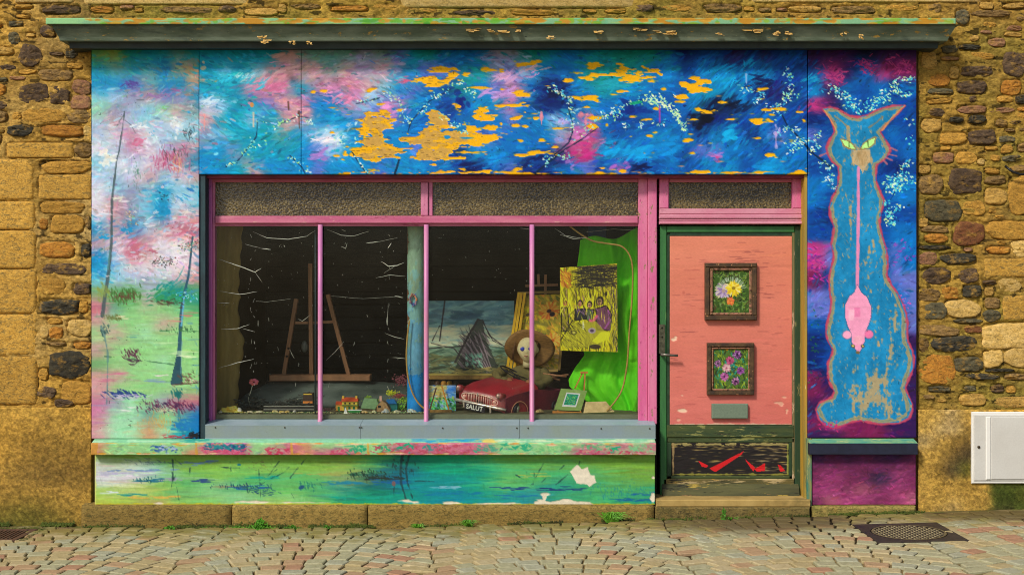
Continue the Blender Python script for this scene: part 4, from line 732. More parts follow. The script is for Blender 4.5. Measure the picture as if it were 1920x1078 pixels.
def paint_ledge():
    c = Canvas(170, 820, 1232, 856, base='E', seed=13)
    c.grid([180+30*i for i in range(36)], [(836, 'OEEEEEEJPPEEJOEEEEEJJJJJJEEEEEEJEJEJ'), (850, 'OEEEEEOJJJEJJOJJJEEJJJJJJEEEEEJJJEJE')], warp=14, aniso=.6, sharp=3)
    r = c.r
    c.strokes(700, (172, 829, 1230, 854), (3, 12), (1, 2.4), 0.0, jit=.1, op=.7, hue=.04)
    for x0, x1, y, col, n in [(285, 335, 841, '2a58a0', 26), (300, 330, 842, 'a8b8d8', 12), (385, 462, 838, '14507c', 50), (390, 455, 838, '16888c', 30), (380, 470, 848, 'c84870', 34), (650, 685, 841, '14a070', 24), (712, 730, 842, '1aa070', 14), (744, 778, 838, '12a074', 26), (795, 830, 842, '3a8c80', 16), (500, 545, 846, 'c03858', 26), (620, 700, 850, 'c04868', 26), (890, 930, 841, '4aa080', 30), (940, 1000, 838, '1ea078', 30),
                              (1090, 1130, 838, '5cb078', 20), (1140, 1160, 842, '20a878', 12), (1080, 1228, 850, 'b84460', 50), (700, 890, 848, 'b84a60', 60), (700, 890, 834, 'b84a60', 46), (1000, 1070, 841, '6cb878', 30), (1180, 1222, 841, '7cc088', 24)]:
        for i in range(n): c.dab(r.uniform(x0, x1), y+r.normal(0, 4), r.uniform(2, 7), r.uniform(.9, 2.2), r.normal(0, .5), col, r.uniform(.5, .95))
    for i in range(150): c.flake([(r.uniform(172, 1230), r.choice([832, 851])+r.normal(0, 1.3), r.uniform(3, 14), r.uniform(.8, 1.8))], ['d8a030', 'c88a48', 'e0b890'][r.randint(3)], seed=7)
    for x in (368, 547, 690): c.line([(x, 830), (x+1, 852)], 4, 'cc9a40', .85, .9)
    c.poly([(170, 820), (186, 820), (182, 856), (170, 856)], 'c79034', .8)
    c.poly([(170, 820), (1232, 820), (1232, 830), (170, 830)], '86c79c', .92)
    for x0, x1, col, n in [(172, 380, 'a8d8b0', 30), (380, 800, '8ed0ae', 40), (780, 905, '2c9cc0', 40), (905, 935, 'd8c060', 14), (935, 1228, 'c8d8ac', 46), (330, 385, '30a090', 14)]:
        for i in range(n): c.dab(r.uniform(x0, x1), 825+r.normal(0, 2.5), r.uniform(5, 16), r.uniform(.8, 2), 0, col, .7)
    g = noise2(c.h, c.w, 3, 3, 96, 2)*.06; c.a = c.a*(1+g[..., None])
    return c
# ------------------------------------------------------------------ the painted shopfront
FD = .13                        # the window and door stand this far behind the boards
front = thing('painted_shopfront', (0, 0, 0), 'wooden shopfront boards painted with blue sky, blossom branches, misty landscape and a blue cat', 'shopfront')
mural = paint_mural(); PM = mat_painted()
def board(name, rect, label, Y=0.0, th=.045):
    o = obj(name, canvas_mesh(name, mural, rect, lambda X, Z: (facade(Y)(X, Z)[0], Y+.0012*np.sin(X*.021+Z*.013), facade(Y)(X, Z)[2]), (0, th, 0)), PM, front); o['label'] = label; return o
board('mural_board', (172, 94, 373.2, 822), 'tall left board painted with a misty pink and green landscape')
board('mural_board', (374, 94, 564.6, 327), 'turquoise and pink board above the window')
board('mural_board', (565.4, 94, 1513.4, 327), 'long blue board with flaked yellow patches', Y=.001)
board('mural_board', (1515, 94, 1718, 820), 'tall right board painted with a blue cat and a pink mouse')
o = obj('stall_riser', canvas_mesh('stall_riser', paint_riser(), (178, 851, 1228, 946), facade(-.012), (0, .06, 0)), mat_painted('painted_riser', .6, .25), front); o['label'] = 'green painted board under the window with flaked white patches'
lc = paint_ledge()
def ledge_fn(X, Z):      # the front face, then the sloping top
    t = np.clip((831-Z)/10, 0, 1); Y = -.075+t*.07; z = EYE+(539-831)*(DIST-.075)/(DIST*260)+t*.022-np.maximum(0, Z-831)*(DIST-.075)/(DIST*260)
    return (X-960)*(DIST-.075)/(DIST*260), Y, z
o = obj('window_ledge', canvas_mesh('window_ledge', lc, (171, 821, 1230, 852.5), ledge_fn, (0, .07, 0)), mat_painted('painted_ledge', .6, .3), front); o['label'] = 'projecting ledge with flaking pink and green paint'
rc = Canvas(1520, 818, 1722, 948, k=2/3, base='X', seed=17)
rc.grid([1530, 1560, 1590, 1620, 1650, 1680, 1710], [(855, 'QXQXQQX'), (870, 'XXXXXXX'), (895, 'XUXXKUX'), (915, 'UUXJXUX'), (935, 'XJUUXUJ')], warp=14, sharp=1.7); rc.a = rc.a*.9
rc.strokes(900, (1520, 850, 1722, 948), (3, 10), (.9, 2.4), -.3, jit=.2, op=.5, hue=.03); rc.strokes(300, (1520, 850, 1722, 948), (2, 5), (.7, 1.2), .8, jit=.3, op=.4, hue=.03)
rc.flake([(1600+i*9, 945, 8, 1.5) for i in range(12)], 'b08a70', seed=3)
o = obj('stall_riser', canvas_mesh('stall_riser', rc, (1523, 851, 1717, 946), facade(-.004), (0, .05, 0)), mat_painted('painted_riser'), front); o['label'] = 'purple and magenta board below the cat'
mb = MB(); a = P(1518, 831, -.075); b = P(1721, 852, -.075); mb.box(a[0], b[0], -.075, .0, b[2], a[2], .003)
o = obj('ledge', mb, mat('ledge_navy', '23283c', .5, alt='1c2030', alts=20, chip=['7a6a5a', '8a8a50'], chipt=.7, chips=30), front); o['label'] = 'dark navy ledge under the cat board'
mb = MB(); z = a[2]; mb.add([(a[0], -.075, z+.001), (b[0], -.075, z+.001), (b[0]-.008, -.002, z+.026), (a[0]+.008, -.002, z+.026), (a[0], -.002, z-.01), (b[0], -.002, z-.01)], [(0, 1, 2, 3), (0, 3, 4), (1, 5, 2), (2, 5, 4, 3)])
obj('ledge_slope', mb, mat('ledge_teal', '4c9a86', .5, alt='7fb07a', alts=30, stretch=(.3, 1, 1), chip=['b8c07a', '2c5c70'], chipt=.58, chips=22, cstretch=(.25, 1, 1)), front)
mb = MB(); mb.pbox(1513, 1522, 822, 950, -.02, .10); obj('edge_strip', mb, mat('strip_teal', '3f7a68', .6, alt='a89a48', alts=26, stretch=(1, 1, .2), chip=['c8b860'], chipt=.6), front)
# reveals around the opening
mb = MB(); mb.pbox(374.5, 385, 327, 822, .012, FD+.03, 0); obj('reveal', mb, mat('reveal_dark', '1d3036', .6, alt='26444a', alts=20, stretch=(1, 1, .3), chip=['7c8a80'], chipt=.72, chips=40), front, label='dark blue green left reveal')
mb = MB(); a = P(376, 327, .046); b = P(1514, 334, .046); mb.box(a[0], b[0], .046, FD+.03, b[2]+.0, a[2]+.02); obj('head_reveal', mb, mat('reveal_red', '6a2232', .6, alt='9c3450', alts=30, stretch=(.2, 1, 1)), front)
mb = MB(); a = P(1509, 330, .1); b = P(1514.5, 945, .012); mb.box(P(1513.5, 330, 0)[0], P(1521, 330, 0)[0]-.02, .046, FD+.03, b[2], a[2]); obj('reveal', mb, mat('reveal_yellow', '6f6a3a', .65, alt='b89430', alts=16, stretch=(1, 1, .08), chip=['e0b428', '2c3a24'], chipt=.6, chips=14, cstretch=(1, 1, .12)), front, label='worn yellow right reveal beside the door')
mb = MB(); mb.pbox(1508.5, 1513.5, 328, 944, .02, FD+.03, .001); obj('corner_bead', mb, mat('bead', '8f8240', .6, alt='cf9c2c', alts=14, stretch=(1, 1, .06), chip=['30402c', 'e8d8a0'], chipt=.63, chips=24, cstretch=(1, 1, .1)), front)
# cornice: a moulding returned round both ends
def sweep(prof, xl, xr, name, m, parent, wav=0):
    mb = MB(); n = len(prof); vs = []; fs = []; K = 60
    for p, z in prof:
        vs.append((xl-p, .05, z))
        for i in range(K+1):
            x = (xl-p)+(xr+p-xl+p)*i/K; vs.append((x, -p+.0012*math.sin(i*1.7+z*40), z+.0015*mnoise.noise((x*3, z, 0))))
        vs.append((xr+p, .05, z))
    Wd = K+3
    for j in range(n-1):
        for i in range(Wd-1): fs.append((j*Wd+i, j*Wd+i+1, (j+1)*Wd+i+1, (j+1)*Wd+i))
    fs.append(tuple(range(Wd-1, -1, -1)) if True else ()); fs.append(tuple((n-1)*Wd+i for i in range(Wd)))
    mb.add(vs, fs); return obj(name, mb, m, parent)
def zc(py, p): return EYE+(539-py)*(DIST-p)/(DIST*260)
xl, xr = P(172, 0)[0], P(1718, 0)[0]
corn = thing('shop_cornice', (0, 0, zc(60, .15)), 'long dark green wooden cornice with flaking cap over the mural boards', 'cornice')
cc = Canvas(80, 26, 1800, 50, k=.6, base='84b88a', seed=23); r = cc.r
for i in range(520):
    x = r.uniform(84, 1796); col = ['c98f2e', 'b8862c', '9ac070', '74b88c', '6cae3a', 'd09a30', '8cb030'][r.randint(7)]
    if 640 < x < 980: col = ['66b02c', '78b83a', 'c8922c', '4f9c34'][r.randint(4)]
    if x < 170: col = '96cc8c'
    cc.dab(x, r.uniform(30, 48), r.uniform(3, 14), r.uniform(1, 5), 0, col, .8)
for x0, x1 in ((200, 300), (444, 500), (555, 640), (960, 1010), (1180, 1330), (1390, 1410), (1490, 1640), (1660, 1762)):
    cc.flake([(r.uniform(x0, x1), r.uniform(32, 46), 16, 4) for i in range(8)], 'c08a28', seed=5)
CAPD = .235
def capfn(X, Z):
    t = np.clip((34-Z)/6, 0, 1); return (X-960)*(DIST-CAPD)/(DIST*260), -CAPD+t*.20, EYE+(539-np.maximum(Z, 34))*(DIST-CAPD)/(DIST*260)+t*.03
obj('cap', canvas_mesh('cap', cc, (86, 28, 1792, 46), capfn, (0, .2, 0)), mat_painted('painted_cap', .7, .4), corn)
fm = mat('cornice_green', '74806a', .6, alt='56644e', alts=14, stretch=(.3, 1, 1), chip=['b08c3c', '8a9070', '1e2a22'], chipt=.61, chips=16, cstretch=(.6, 1, 1.6), dirt='33403a', bmp=.4)
sweep([(CAPD-.004, zc(46.5, CAPD)), (.205, zc(48, .205)), (.20, zc(54, .2)), (.172, zc(70, .17)), (.165, zc(77, .165)), (.13, zc(79, .13))], xl, xr, 'fascia_moulding', fm, corn)
dm = mat('cornice_dark', '2c3a33', .55, alt='222c2a', alts=12, chip=['7c7c60'], chipt=.74, chips=40)
sweep([(.128, zc(79, .13)), (.118, zc(82, .118)), (.112, zc(91.5, .112)), (.02, zc(93.5, .02))], xl, xr, 'bed_moulding', dm, corn)
mb = MB()       # curls of paint coming off
for x, y, L in ((488, 68, 16), (495, 76, 18), (545, 79, 10), (578, 80, 10), (925, 58, 30), (880, 56, 24), (1030, 70, 14), (1120, 60, 16), (1195, 54, 20), (1235, 61, 34), (1255, 60, 12), (1400, 57, 30), (1450, 62, 14), (1475, 60, 10), (1345, 64, 14), (970, 57, 10), (1578, 64, 8), (1612, 68, 8)):
    for q in range(7):
        xx = x+random.uniform(-L*.5, L*.5); a = P(xx, y+random.uniform(-3, 3), -.20); l = random.uniform(.02, .055)*L/20; h = random.uniform(.008, .02)
        mb.add([a, (a[0]+l, a[1]+.004, a[2]+random.uniform(-.006, .006)), (a[0]+l*.9, a[1]-.016, a[2]-h), (a[0]+l*.2, a[1]-.012, a[2]-h*.8)], [(0, 1, 2, 3)])
obj('paint_curls', mb, mat('paint_curl', 'cf9a3c', .6, alt='d8b878', alts=60), corn, kind='stuff')
# ------------------------------------------------------------------ shop window
win = thing('shop_window', P(800, 800, FD), 'wide shop window in a flaking pink wooden frame with four tall panes', 'window')
pink = mat('pink_frame', 'c96a90', .5, alt='d98aa8', alts=14, stretch=(1, 1, .2), chip=['8a6a52', 'a83c68'], chipt=.625, chips=24, cstretch=(1, 1, .35), bmp=.35)
pinkh = mat('pink_rail', 'd27c92', .5, alt='c05a80', alts=12, stretch=(.2, 1, 1), chip=['a0405c', 'e0b0a0'], chipt=.62, chips=18, cstretch=(.25, 1, 1.6), bmp=.35)
purp = mat('purple_frame', 'b05a9c', .5, alt='c46aa4', alts=10, stretch=(1, 1, .12), chip=['5c3058', 'a04a60'], chipt=.64, chips=26, cstretch=(1, 1, .4), bmp=.35)
hot = mat('hot_pink_post', 'd45c90', .5, alt='dd80a0', alts=9, stretch=(1, 1, .15), chip=['8f7a52', 'b8487a', '9c8a70'], chipt=.6, chips=22, cstretch=(1, 1, .4), bmp=.4)
def member(name, px0, px1, py0, py1, Y, m, parent=win, bev=.005, depth=.06): mb = MB(); mb.pbox(px0, px1, py0, py1, Y, Y+depth, bev); return obj(name, mb, m, parent)
member('stile', 385, 397, 334, 797, FD-.02, purp); member('stile', 397.3, 403, 340, 794, FD+.012, pink, bev=.002)
member('top_rail', 397.5, 1196, 334, 341.5, FD, pinkh, bev=.003); member('transom_rail', 403.3, 1196.5, 405, 419, FD-.012, pinkh); member('glazing_bead', 403.3, 1196.5, 419.3, 424, FD+.012, pinkh, bev=.002)
member('mullion', 789, 803, 342, 404.6, FD-.004, pink); member('mullion', 804.5, 811, 342, 404.6, FD+.01, pink, bev=.002)
member('post', 1197, 1214.5, 334, 796, FD-.004, hot); member('post', 1215, 1232, 334, 795, FD-.02, hot)
for x in (600, 799, 997.5):
    mb = MB(); a = P(x, 421, FD-.014); b = P(x, 786, FD-.014); n = 10; r0 = .0178
    mb.tube([(a[0], a[1]+.014, a[2]), (a[0], a[1]+.013, (a[2]+b[2])/2), (b[0], b[1]+.012, b[2]), (b[0], b[1]-.006, b[2]-.02), (b[0], b[1]-.016, b[2]-.04)], [r0, r0, r0, r0*1.04, r0*.92], n=12)
    obj('glazing_bar', mb, mat('glazing_bar', 'd28aa4', .42, alt='c474ac', alts=5, stretch=(1, 1, .4), chip=['e8a890', '8a4a58'], chipt=.7, chips=30), win)
m, t, b_ = nodes('window_glass'); t.nodes.remove(b_); tr = t.nodes.new('ShaderNodeBsdfTransparent'); gl = t.nodes.new('ShaderNodeBsdfGlossy'); fr = t.nodes.new('ShaderNodeFresnel'); ms = t.nodes.new('ShaderNodeMixShader')
tr.inputs[0].default_value = (.93, .94, .92, 1); gl.inputs['Roughness'].default_value = .05; fr.inputs[0].default_value = 1.22
di = t.nodes.new('ShaderNodeBsdfDiffuse'); di.inputs[0].default_value = (.30, .29, .22, 1); ms2 = t.nodes.new('ShaderNodeMixShader')
dn = tex(t, scale=3.5, Detail=8, Roughness=.75); t.links.new(ramp(t, dn.outputs[0], [(.35, (.002,)*3), (.75, (.016,)*3)]), ms2.inputs[0])
t.links.new(tr.outputs[0], ms2.inputs[1]); t.links.new(di.outputs[0], ms2.inputs[2]); t.links.new(fr.outputs[0], ms.inputs[0]); t.links.new(ms2.outputs[0], ms.inputs[1]); t.links.new(gl.outputs[0], ms.inputs[2]); t.links.new(ms.outputs[0], t.nodes['Material Output'].inputs[0]); GLASS = m
for x0, x1 in ((402, 598.5), (601.5, 797.5), (800.5, 996), (999, 1198)):
    member('glass_pane', x0, x1, 423, 786, FD+.025, GLASS, bev=0, depth=.004)
def patterned(name, dark):
    m, t, b = nodes(name, .28); b.inputs['Specular IOR Level'].default_value = .6
    v = tex(t, 'ShaderNodeTexVoronoi', scale=70); n = tex(t, scale=1.6, stretch=(1, 1, 1.6), Detail=4)
    n2 = tex(t, scale=75, Detail=4)
    c = mixc(t, ramp(t, n.outputs[0], [(.36, (0, 0, 0)), (.6, (1, 1, 1))]), base('6c5c34'), base(dark)); c = mixc(t, ramp(t, v.outputs['Distance'], [(.25, (.95,)*3), (.55, (0, 0, 0))]), c, base('2a2414')); c = mixc(t, ramp(t, n2.outputs[0], [(.53, (0, 0, 0)), (.60, (.9,)*3)]), c, base('857444'))
    t.links.new(c, b.inputs['Base Color']); bump(t, b, v.outputs['Distance'], .5, .006); return m
PAT = patterned('patterned_glass', '463a22'); PAT2 = patterned('patterned_glass_dark', '30291a')
member('patterned_pane', 402, 789.5, 341, 405.5, FD+.03, PAT, bev=0, depth=.004); member('patterned_pane', 810.5, 1197.5, 341, 405.5, FD+.03, PAT2, bev=0, depth=.004)
# grey sheet metal sill in three lengths
SM_ = mat('sill_metal', '8c9a92', .45, alt='8898a0', alts=5, chip=['7a7a6a'], chipt=.72, chips=14, metal=.15, bmp=.1)
SM2 = mat('sill_metal_light', '9db0b8', .4, alt='8fa6ac', alts=6, chip=['c8d0cc'], chipt=.7, chips=10, bmp=.1, metal=.15)
for x0, x1 in ((385, 676), (676.6, 974), (974.6, 1229)):
    mb = MB(); Yf = .012; zt = P(0, 796.5, Yf)[2]; zb = P(0, 822.5, Yf)[2]; xa = P(x0, 0, Yf)[0]; xb = P(x1, 0, Yf)[0]; zr = P(0, 787, FD)[2]
    mb.add([(xa, Yf, zb), (xb, Yf, zb), (xb, Yf, zt), (xa, Yf, zt)], [(0, 1, 2, 3)]); mb.add([(xa, FD+.05, zb), (xb, FD+.05, zb), (xb, FD+.05, zr), (xa, FD+.05, zr)], [(3, 2, 1, 0)])
    mb.add([(xa, Yf, zb), (xa, Yf, zt), (xa, FD+.05, zr), (xa, FD+.05, zb)], [(0, 1, 2, 3)]); mb.add([(xb, Yf, zb), (xb, Yf, zt), (xb, FD+.05, zr), (xb, FD+.05, zb)], [(3, 2, 1, 0)])
    s = obj('sill_sheet', mb, SM_, win)
    mb = MB(); mb.add([(xa, Yf-.002, zt-.003), (xb, Yf-.002, zt-.003), (xb, Yf-.002, zt+.003), (xa, Yf-.002, zt+.003), (xb, FD+.05, zr+.004), (xa, FD+.05, zr+.004)], [(0, 1, 2, 3), (3, 2, 4, 5)]); obj('sill_fold', mb, SM2, s)
    mb = MB(); mb.box(xa, xb, Yf-.006, Yf+.002, zb+.001, zb+.007); obj('drip_edge', mb, SM2, s)
for x, y in ((674, 801), (678, 801), (830, 802), (990, 802), (1127, 803), (1218, 803), (534, 801), (404, 801), (969, 802)):
    a = P(x, y, .012); mb = MB(); mb.tube([(a[0], .013, a[2]), (a[0], .0075, a[2])], .0055, 8); obj('screw', mb, mat('screw', '4a4436', .5, metal=.6), win)
member('inner_ledge', 397, 1200, 776.5, 789, FD+.045, mat('inner_ledge', '8f9474', .7, alt='80846a', alts=10), bev=0, depth=.015)
# ------------------------------------------------------------------ door and fanlight
fan = thing('fanlight', P(1372, 420, FD), 'narrow fanlight of dark patterned glass in a pink frame over the door', 'window')
pk2 = mat('pink_fan', 'd07a92', .5, alt='dc98a8', alts=12, stretch=(.3, 1, 1), chip=['9c4868', 'b06a60'], chipt=.65, chips=20, cstretch=(.35, 1, 1.3), bmp=.4)
member('stile', 1236.5, 1254, 334.5, 391, FD-.01, hot, fan); member('stile', 1486, 1508.5, 334.5, 391, FD-.01, hot, fan); member('top_rail', 1254.5, 1485.6, 334.5, 341.5, FD, pinkh, fan)
member('bottom_rail', 1236.5, 1508.5, 391.5, 402, FD-.01, pk2, fan); member('moulding', 1236.5, 1508.5, 402.4, 410, FD-.022, pk2, fan); member('moulding', 1236.5, 1508.5, 410.4, 414.5, FD-.012, pk2, fan, bev=.002); member('moulding', 1236.5, 1508.5, 414.9, 420.5, FD-.026, pk2, fan)
member('patterned_pane', 1253, 1487, 340.5, 392, FD+.03, PAT2, fan, bev=0, depth=.004)
door = thing('shop_door', P(1372, 936, FD+.02), 'shop door with a salmon pink panel in a worn dark green frame', 'door')
gr = mat('door_green', '2e6234', .55, alt='3a7a3c', alts=8, stretch=(1, 1, .15), chip=['5a8a4a', '1c3020'], chipt=.66, chips=22, cstretch=(1, 1, .25), bmp=.4)
gr2 = mat('door_green_worn', '1f3a22', .65, alt='2a4426', alts=12, stretch=(1, 1, .2), chip=['8a8452', '141a12', 'a89a6a'], chipt=.61, chips=24, cstretch=(1, 1, .18), bmp=.6)
grh = mat('door_rail_worn', '2c4026', .65, alt='4a5426', alts=14, stretch=(.2, 1, 1), chip=['8a8a4a', '161c14', 'a8985a'], chipt=.58, chips=16, cstretch=(.2, 1, 1.2), bmp=.6)
DY = FD+.02
member('leaf', 1238, 1507, 423.5, 934, DY+.012, gr2, door, bev=0, depth=.04)
member('stile', 1237.5, 1250, 424, 934, DY-.006, gr, door); member('stile', 1250.4, 1256, 442, 800, DY+.002, mat('door_dark', '18301c', .6, alt='234428'), door, bev=.002)
member('top_rail', 1250.4, 1490, 424, 436, DY-.006, gr, door); member('top_bead', 1256.3, 1485, 436.3, 443, DY+.002, MATS['door_dark'], door, bev=.002)
member('stile', 1490.4, 1507.5, 424, 934, DY-.004, gr2, door); member('bead', 1485.3, 1490, 436.3, 897, DY+.001, mat('bead_worn', '6b6a3c', .6, alt='8f7a5c', alts=16, stretch=(1, 1, .15), chip=['c8a88a', '2a3a20'], chipt=.58, chips=26, cstretch=(1, 1, .2)), door, bev=.002)
dc = Canvas(1254, 440, 1487, 798, k=.75, base='d87a62', seed=51); r = dc.r
dc.field = dc.a.copy(); yy = ((dc.Y-440)/358)[..., None]; dc.field = hx('e0876a')*(1-yy)+hx('d27066')*yy+noise2(dc.h, dc.w, 60, 30, 3, 3)[..., None]*.03; dc.a = dc.field.copy()
dc.strokes(700, (1254, 440, 1487, 798), (8, 40), (.8, 3), 0, jit=.035, op=.5, hue=.006)
for i in range(70):
    x, y = r.uniform(1262, 1480), r.uniform(470, 795); dc.dab(x, y, r.uniform(4, 16), r.uniform(.5, .9), r.normal(0, .02), 'a8504a', r.uniform(.25, .6))
for x, y, L, n in ((1385, 468, 30, 7), (1405, 487, 30, 8), (1440, 545, 25, 10), (1290, 548, 25, 8), (1380, 487, 40, 5), (1260, 670, 20, 5), (1300, 620, 30, 6), (1430, 480, 40, 5), (1440, 615, 30, 5)):
    for i in range(n): dc.dab(x+r.normal(0, L*.5), y+r.normal(0, 12), r.uniform(5, 13), r.uniform(.5, .9), 0, '8c4644', r.uniform(.3, .65))
dc.flake([(1278, 770, 9, 3), (1280, 768, 5, 2), (1262, 637, 7, 4), (1266, 632, 5, 3), (1278, 742, 4, 2)], 'ecc8a8', seed=2); dc.flake([(1464, 758, 5, 6), (1458, 755, 6, 2), (1474, 772, 3, 6), (1470, 745, 4, 2), (1270, 788, 5, 3)], 'dca088', seed=3, rag=.9)
dc.line([(1254, 796), (1487, 796)], 2.5, 'e0c8a8', .85, 1); dc.line([(1486, 700), (1486, 796)], 2, 'c8b08a', .7, 1); dc.line([(1281, 548), (1281.5, 549)], 5, 'c46858', .7); dc.line([(1255, 440), (1255, 796)], 1.2, 'a85848', .6, .8)
obj('salmon_panel', canvas_mesh('salmon_panel', dc, (1256, 443, 1485, 796), facade(DY-.002), (0, .02, 0)), mat_painted('painted_door', .5, .2, stretch=(.4, 1, 2.5)), door)
member('mid_rail', 1250.4, 1489, 797, 820, DY-.006, grh, door); member('rail_bead', 1252, 1489, 821, 829, DY+.001, grh, door, bev=.002)
kc = Canvas(1258, 828, 1480, 892, k=1.0, base='24201f', seed=53); kc.field = kc.a.copy(); r = kc.r
kc.strokes(500, (1258, 828, 1480, 892), (4, 16), (.7, 1.6), 0, jit=.25, op=.5, hue=.012); kc.flake([(r.uniform(1262, 1478), r.choice([r.uniform(834, 842), r.uniform(838, 886)]), r.uniform(3, 12), r.uniform(.6, 1.2)) for i in range(90)], 'a8904e', seed=3)
kc.flake([(r.normal(1450, 16), r.uniform(838, 888), r.uniform(4, 14), r.uniform(.6, 1.1)) for i in range(46)], 'b09a68', seed=4)
for pts in ([(1332, 877), (1388, 849), (1395, 844), (1390, 852), (1342, 884)], [(1331, 878), (1388, 848), (1340, 884)], [(1309, 863), (1328, 872), (1325, 876), (1316, 874)], [(1397, 861), (1408, 873), (1414, 883), (1408, 878)], [(1397, 860), (1416, 876), (1412, 883)], [(1414, 879), (1425, 873), (1435, 867), (1434, 882), (1420, 884)], [(1458, 870), (1464, 872), (1472, 882), (1463, 884)]): kc.poly(pts, 'd02024')
kc.line([(1261, 832), (1477, 832)], 4, 'b0a060', .85, 1.2, .3); kc.line([(1262, 832), (1262, 889)], 3.2, 'a88c5c', .85, 1); kc.line([(1477, 832), (1477, 889)], 2, '9aa048', .85, 1); kc.line([(1262, 889), (1477, 889)], 2.4, '98943c', .85, 1.2)
obj('kick_panel', canvas_mesh('kick_panel', kc, (1259, 829.5, 1479, 891), facade(DY+.006), (0, .01, 0)), mat_painted('painted_kick', .6, .3, stretch=(.4, 1, 2.5)), door)
for x0, x1, y0, y1, nm in ((1250.4, 1258.6, 829.5, 897, 'stile_bead'), (1479.4, 1485, 829.5, 897, 'stile_bead')): member(nm, x0, x1, y0, y1, DY, gr2, door, bev=.003)
member('bottom_bead', 1250.4, 1485, 891.4, 897, DY, grh, door, bev=.003); member('bottom_rail', 1244, 1489, 897.4, 909, DY-.006, mat('rail_worn2', '3a4024', .65, alt='7c6a34', alts=12, stretch=(.15, 1, 1), chip=['b09a6a', '14160e', 'b88a28'], chipt=.56, chips=14, cstretch=(.15, 1, 1.2), bmp=.6), door)
mb = MB(); a = P(1242, 911, DY-.03); b = P(1500, 930, DY-.06)
mb.add([(a[0], DY-.006, a[2]+.012), (b[0], DY-.006, a[2]+.012), (b[0], DY-.03, a[2]-.012), (a[0], DY-.03, a[2]-.012), (a[0], DY-.045, b[2]), (b[0], DY-.045, b[2]), (b[0], DY, b[2]), (a[0], DY, b[2])], [(0, 1, 2, 3), (3, 2, 5, 4), (4, 5, 6, 7), (0, 3, 4, 7), (1, 6, 5, 2), (0, 7, 6, 1)])
obj('weatherboard', mb, mat('weatherboard', '5a5830', .65, alt='3a3c22', alts=12, stretch=(.15, 1, 1), chip=['a8903c', '1c1c12', 'a07a50'], chipt=.58, chips=16, cstretch=(.15, 1, 1.2), bmp=.6), door)
hd = MB(); hd.pbox(1235.5, 1247, 608, 663, DY-.016, DY-.008, .002); hp = obj('handle_plate', hd, mat('handle_plate', '6f6c56', .45, alt='4c4a3a', alts=40, metal=.6), door)
mb = MB(); a = P(1241, 664.5, DY-.03); mb.tube([(a[0], DY-.01, a[2]), (a[0], DY-.055, a[2]), (a[0]+.03, DY-.062, a[2]-.001), (a[0]+.07, DY-.06, a[2]-.004), (a[0]+.112, DY-.058, a[2]-.006)], [.012, .011, .010, .009, .010], 10); obj('lever', mb, mat('lever', '8c887c', .35, alt='6a665a', metal=.7), hp)
for y in (614, 631): a = P(1241, y, DY-.017); mb = MB(); mb.tube([(a[0], DY-.015, a[2]), (a[0], DY-.022, a[2])], .007, 8); obj('keyhole_rose', mb, mat('rose', '2c2a20', .5), hp)
# small pictures hung on the door
def frame4(px0, px1, py0, py1, Y, w, d, m, parent, name='frame_side'):
    for a in ((px0, px1, py0, py0+w), (px0, px1, py1-w, py1), (px0, px0+w, py0+w+.2, py1-w-.2), (px1-w, px1, py0+w+.2, py1-w-.2)): member(name, *a, Y, m, parent, bev=.006, depth=d)
fw = mat('old_frame', '5c4426', .6, alt='3a2a1c', alts=20, chip=['b8865a', '1c1410', 'c08068'], chipt=.62, chips=30, bmp=.9, bscale=60); fw2 = mat('inner_frame', '8f6a48', .6, alt='a8705a', alts=24, chip=['4a3420', '7a7440'], chipt=.55, chips=40, bmp=.6)
def flowers(c, fl):
    r = c.r
    for x, y, R, cols, mid in fl:
        c.dab(x, y, R*.8, R*.75, 0, cols[0], .85)
        for i in range(int(R*6)):
            a = r.uniform(0, 6.3); rr = R*r.uniform(.35, .95); c.dab(x+math.cos(a)*rr*.8, y+math.sin(a)*rr*.8, R*.28, .6+R*.05, a, cols[r.randint(len(cols))], .9)
        c.dab(x, y, R*.22, R*.2, 0, mid, .95)
p1 = thing('framed_picture', P(1371, 601, DY-.03), 'upper small framed picture with a yellow daisy on the door', 'picture', 'pictures hung on the door')
frame4(1322.5, 1419.5, 493, 600.5, DY-.045, 8.5, .045, fw, p1); frame4(1331.5, 1410.5, 502, 591.5, DY-.036, 5.5, .03, fw2, p1, 'inner_frame_side')
c = Canvas(1333, 503, 1409, 592, k=1.3, base='3c5a22', seed=61); c.field = c.a.copy(); r = c.r
for i in range(420): c.dab(r.uniform(1334, 1408), r.uniform(504, 591), r.uniform(2, 6), r.uniform(.6, 1.6), r.uniform(0, 3.1), ['2a3a18', '5c8a2c', '88a83c', '1c2414', '6a7a34', '4c3a24', '7c9a58'][r.randint(7)], .7)
flowers(c, [(1356, 545, 17, ['a890b8', 'c8b8d0', '8c74a4', 'd8c8a8'], 'b09890'), (1375, 540, 17, ['e8d020', 'f0e060', 'd8b020', 'e8e0a0'], '907820'), (1369, 564, 9, ['e07830', 'e89850', 'd86040'], 'c06030')])
for i in range(60): a = r.uniform(3.4, 6.1); c.dab(1371+math.cos(a)*24, 545+math.sin(a)*22, 5, .9, a, ['b8c8b0', '98b090', '70885c'][r.randint(3)], .8)
obj('painting', canvas_mesh('painting', c, (1336.5, 507, 1405.5, 587), facade(DY-.02), (0, .01, 0)), mat_painted('art', .45, .3), p1)
p2 = thing('framed_picture', P(1370, 741, DY-.03), 'lower small framed picture of purple and pink flowers on the door', 'picture', 'pictures hung on the door')
frame4(1326.5, 1414.5, 643, 740.5, DY-.042, 7.5, .042, fw, p2); frame4(1334.5, 1406.5, 651, 732.5, DY-.034, 3.5, .03, fw2, p2, 'inner_frame_side')
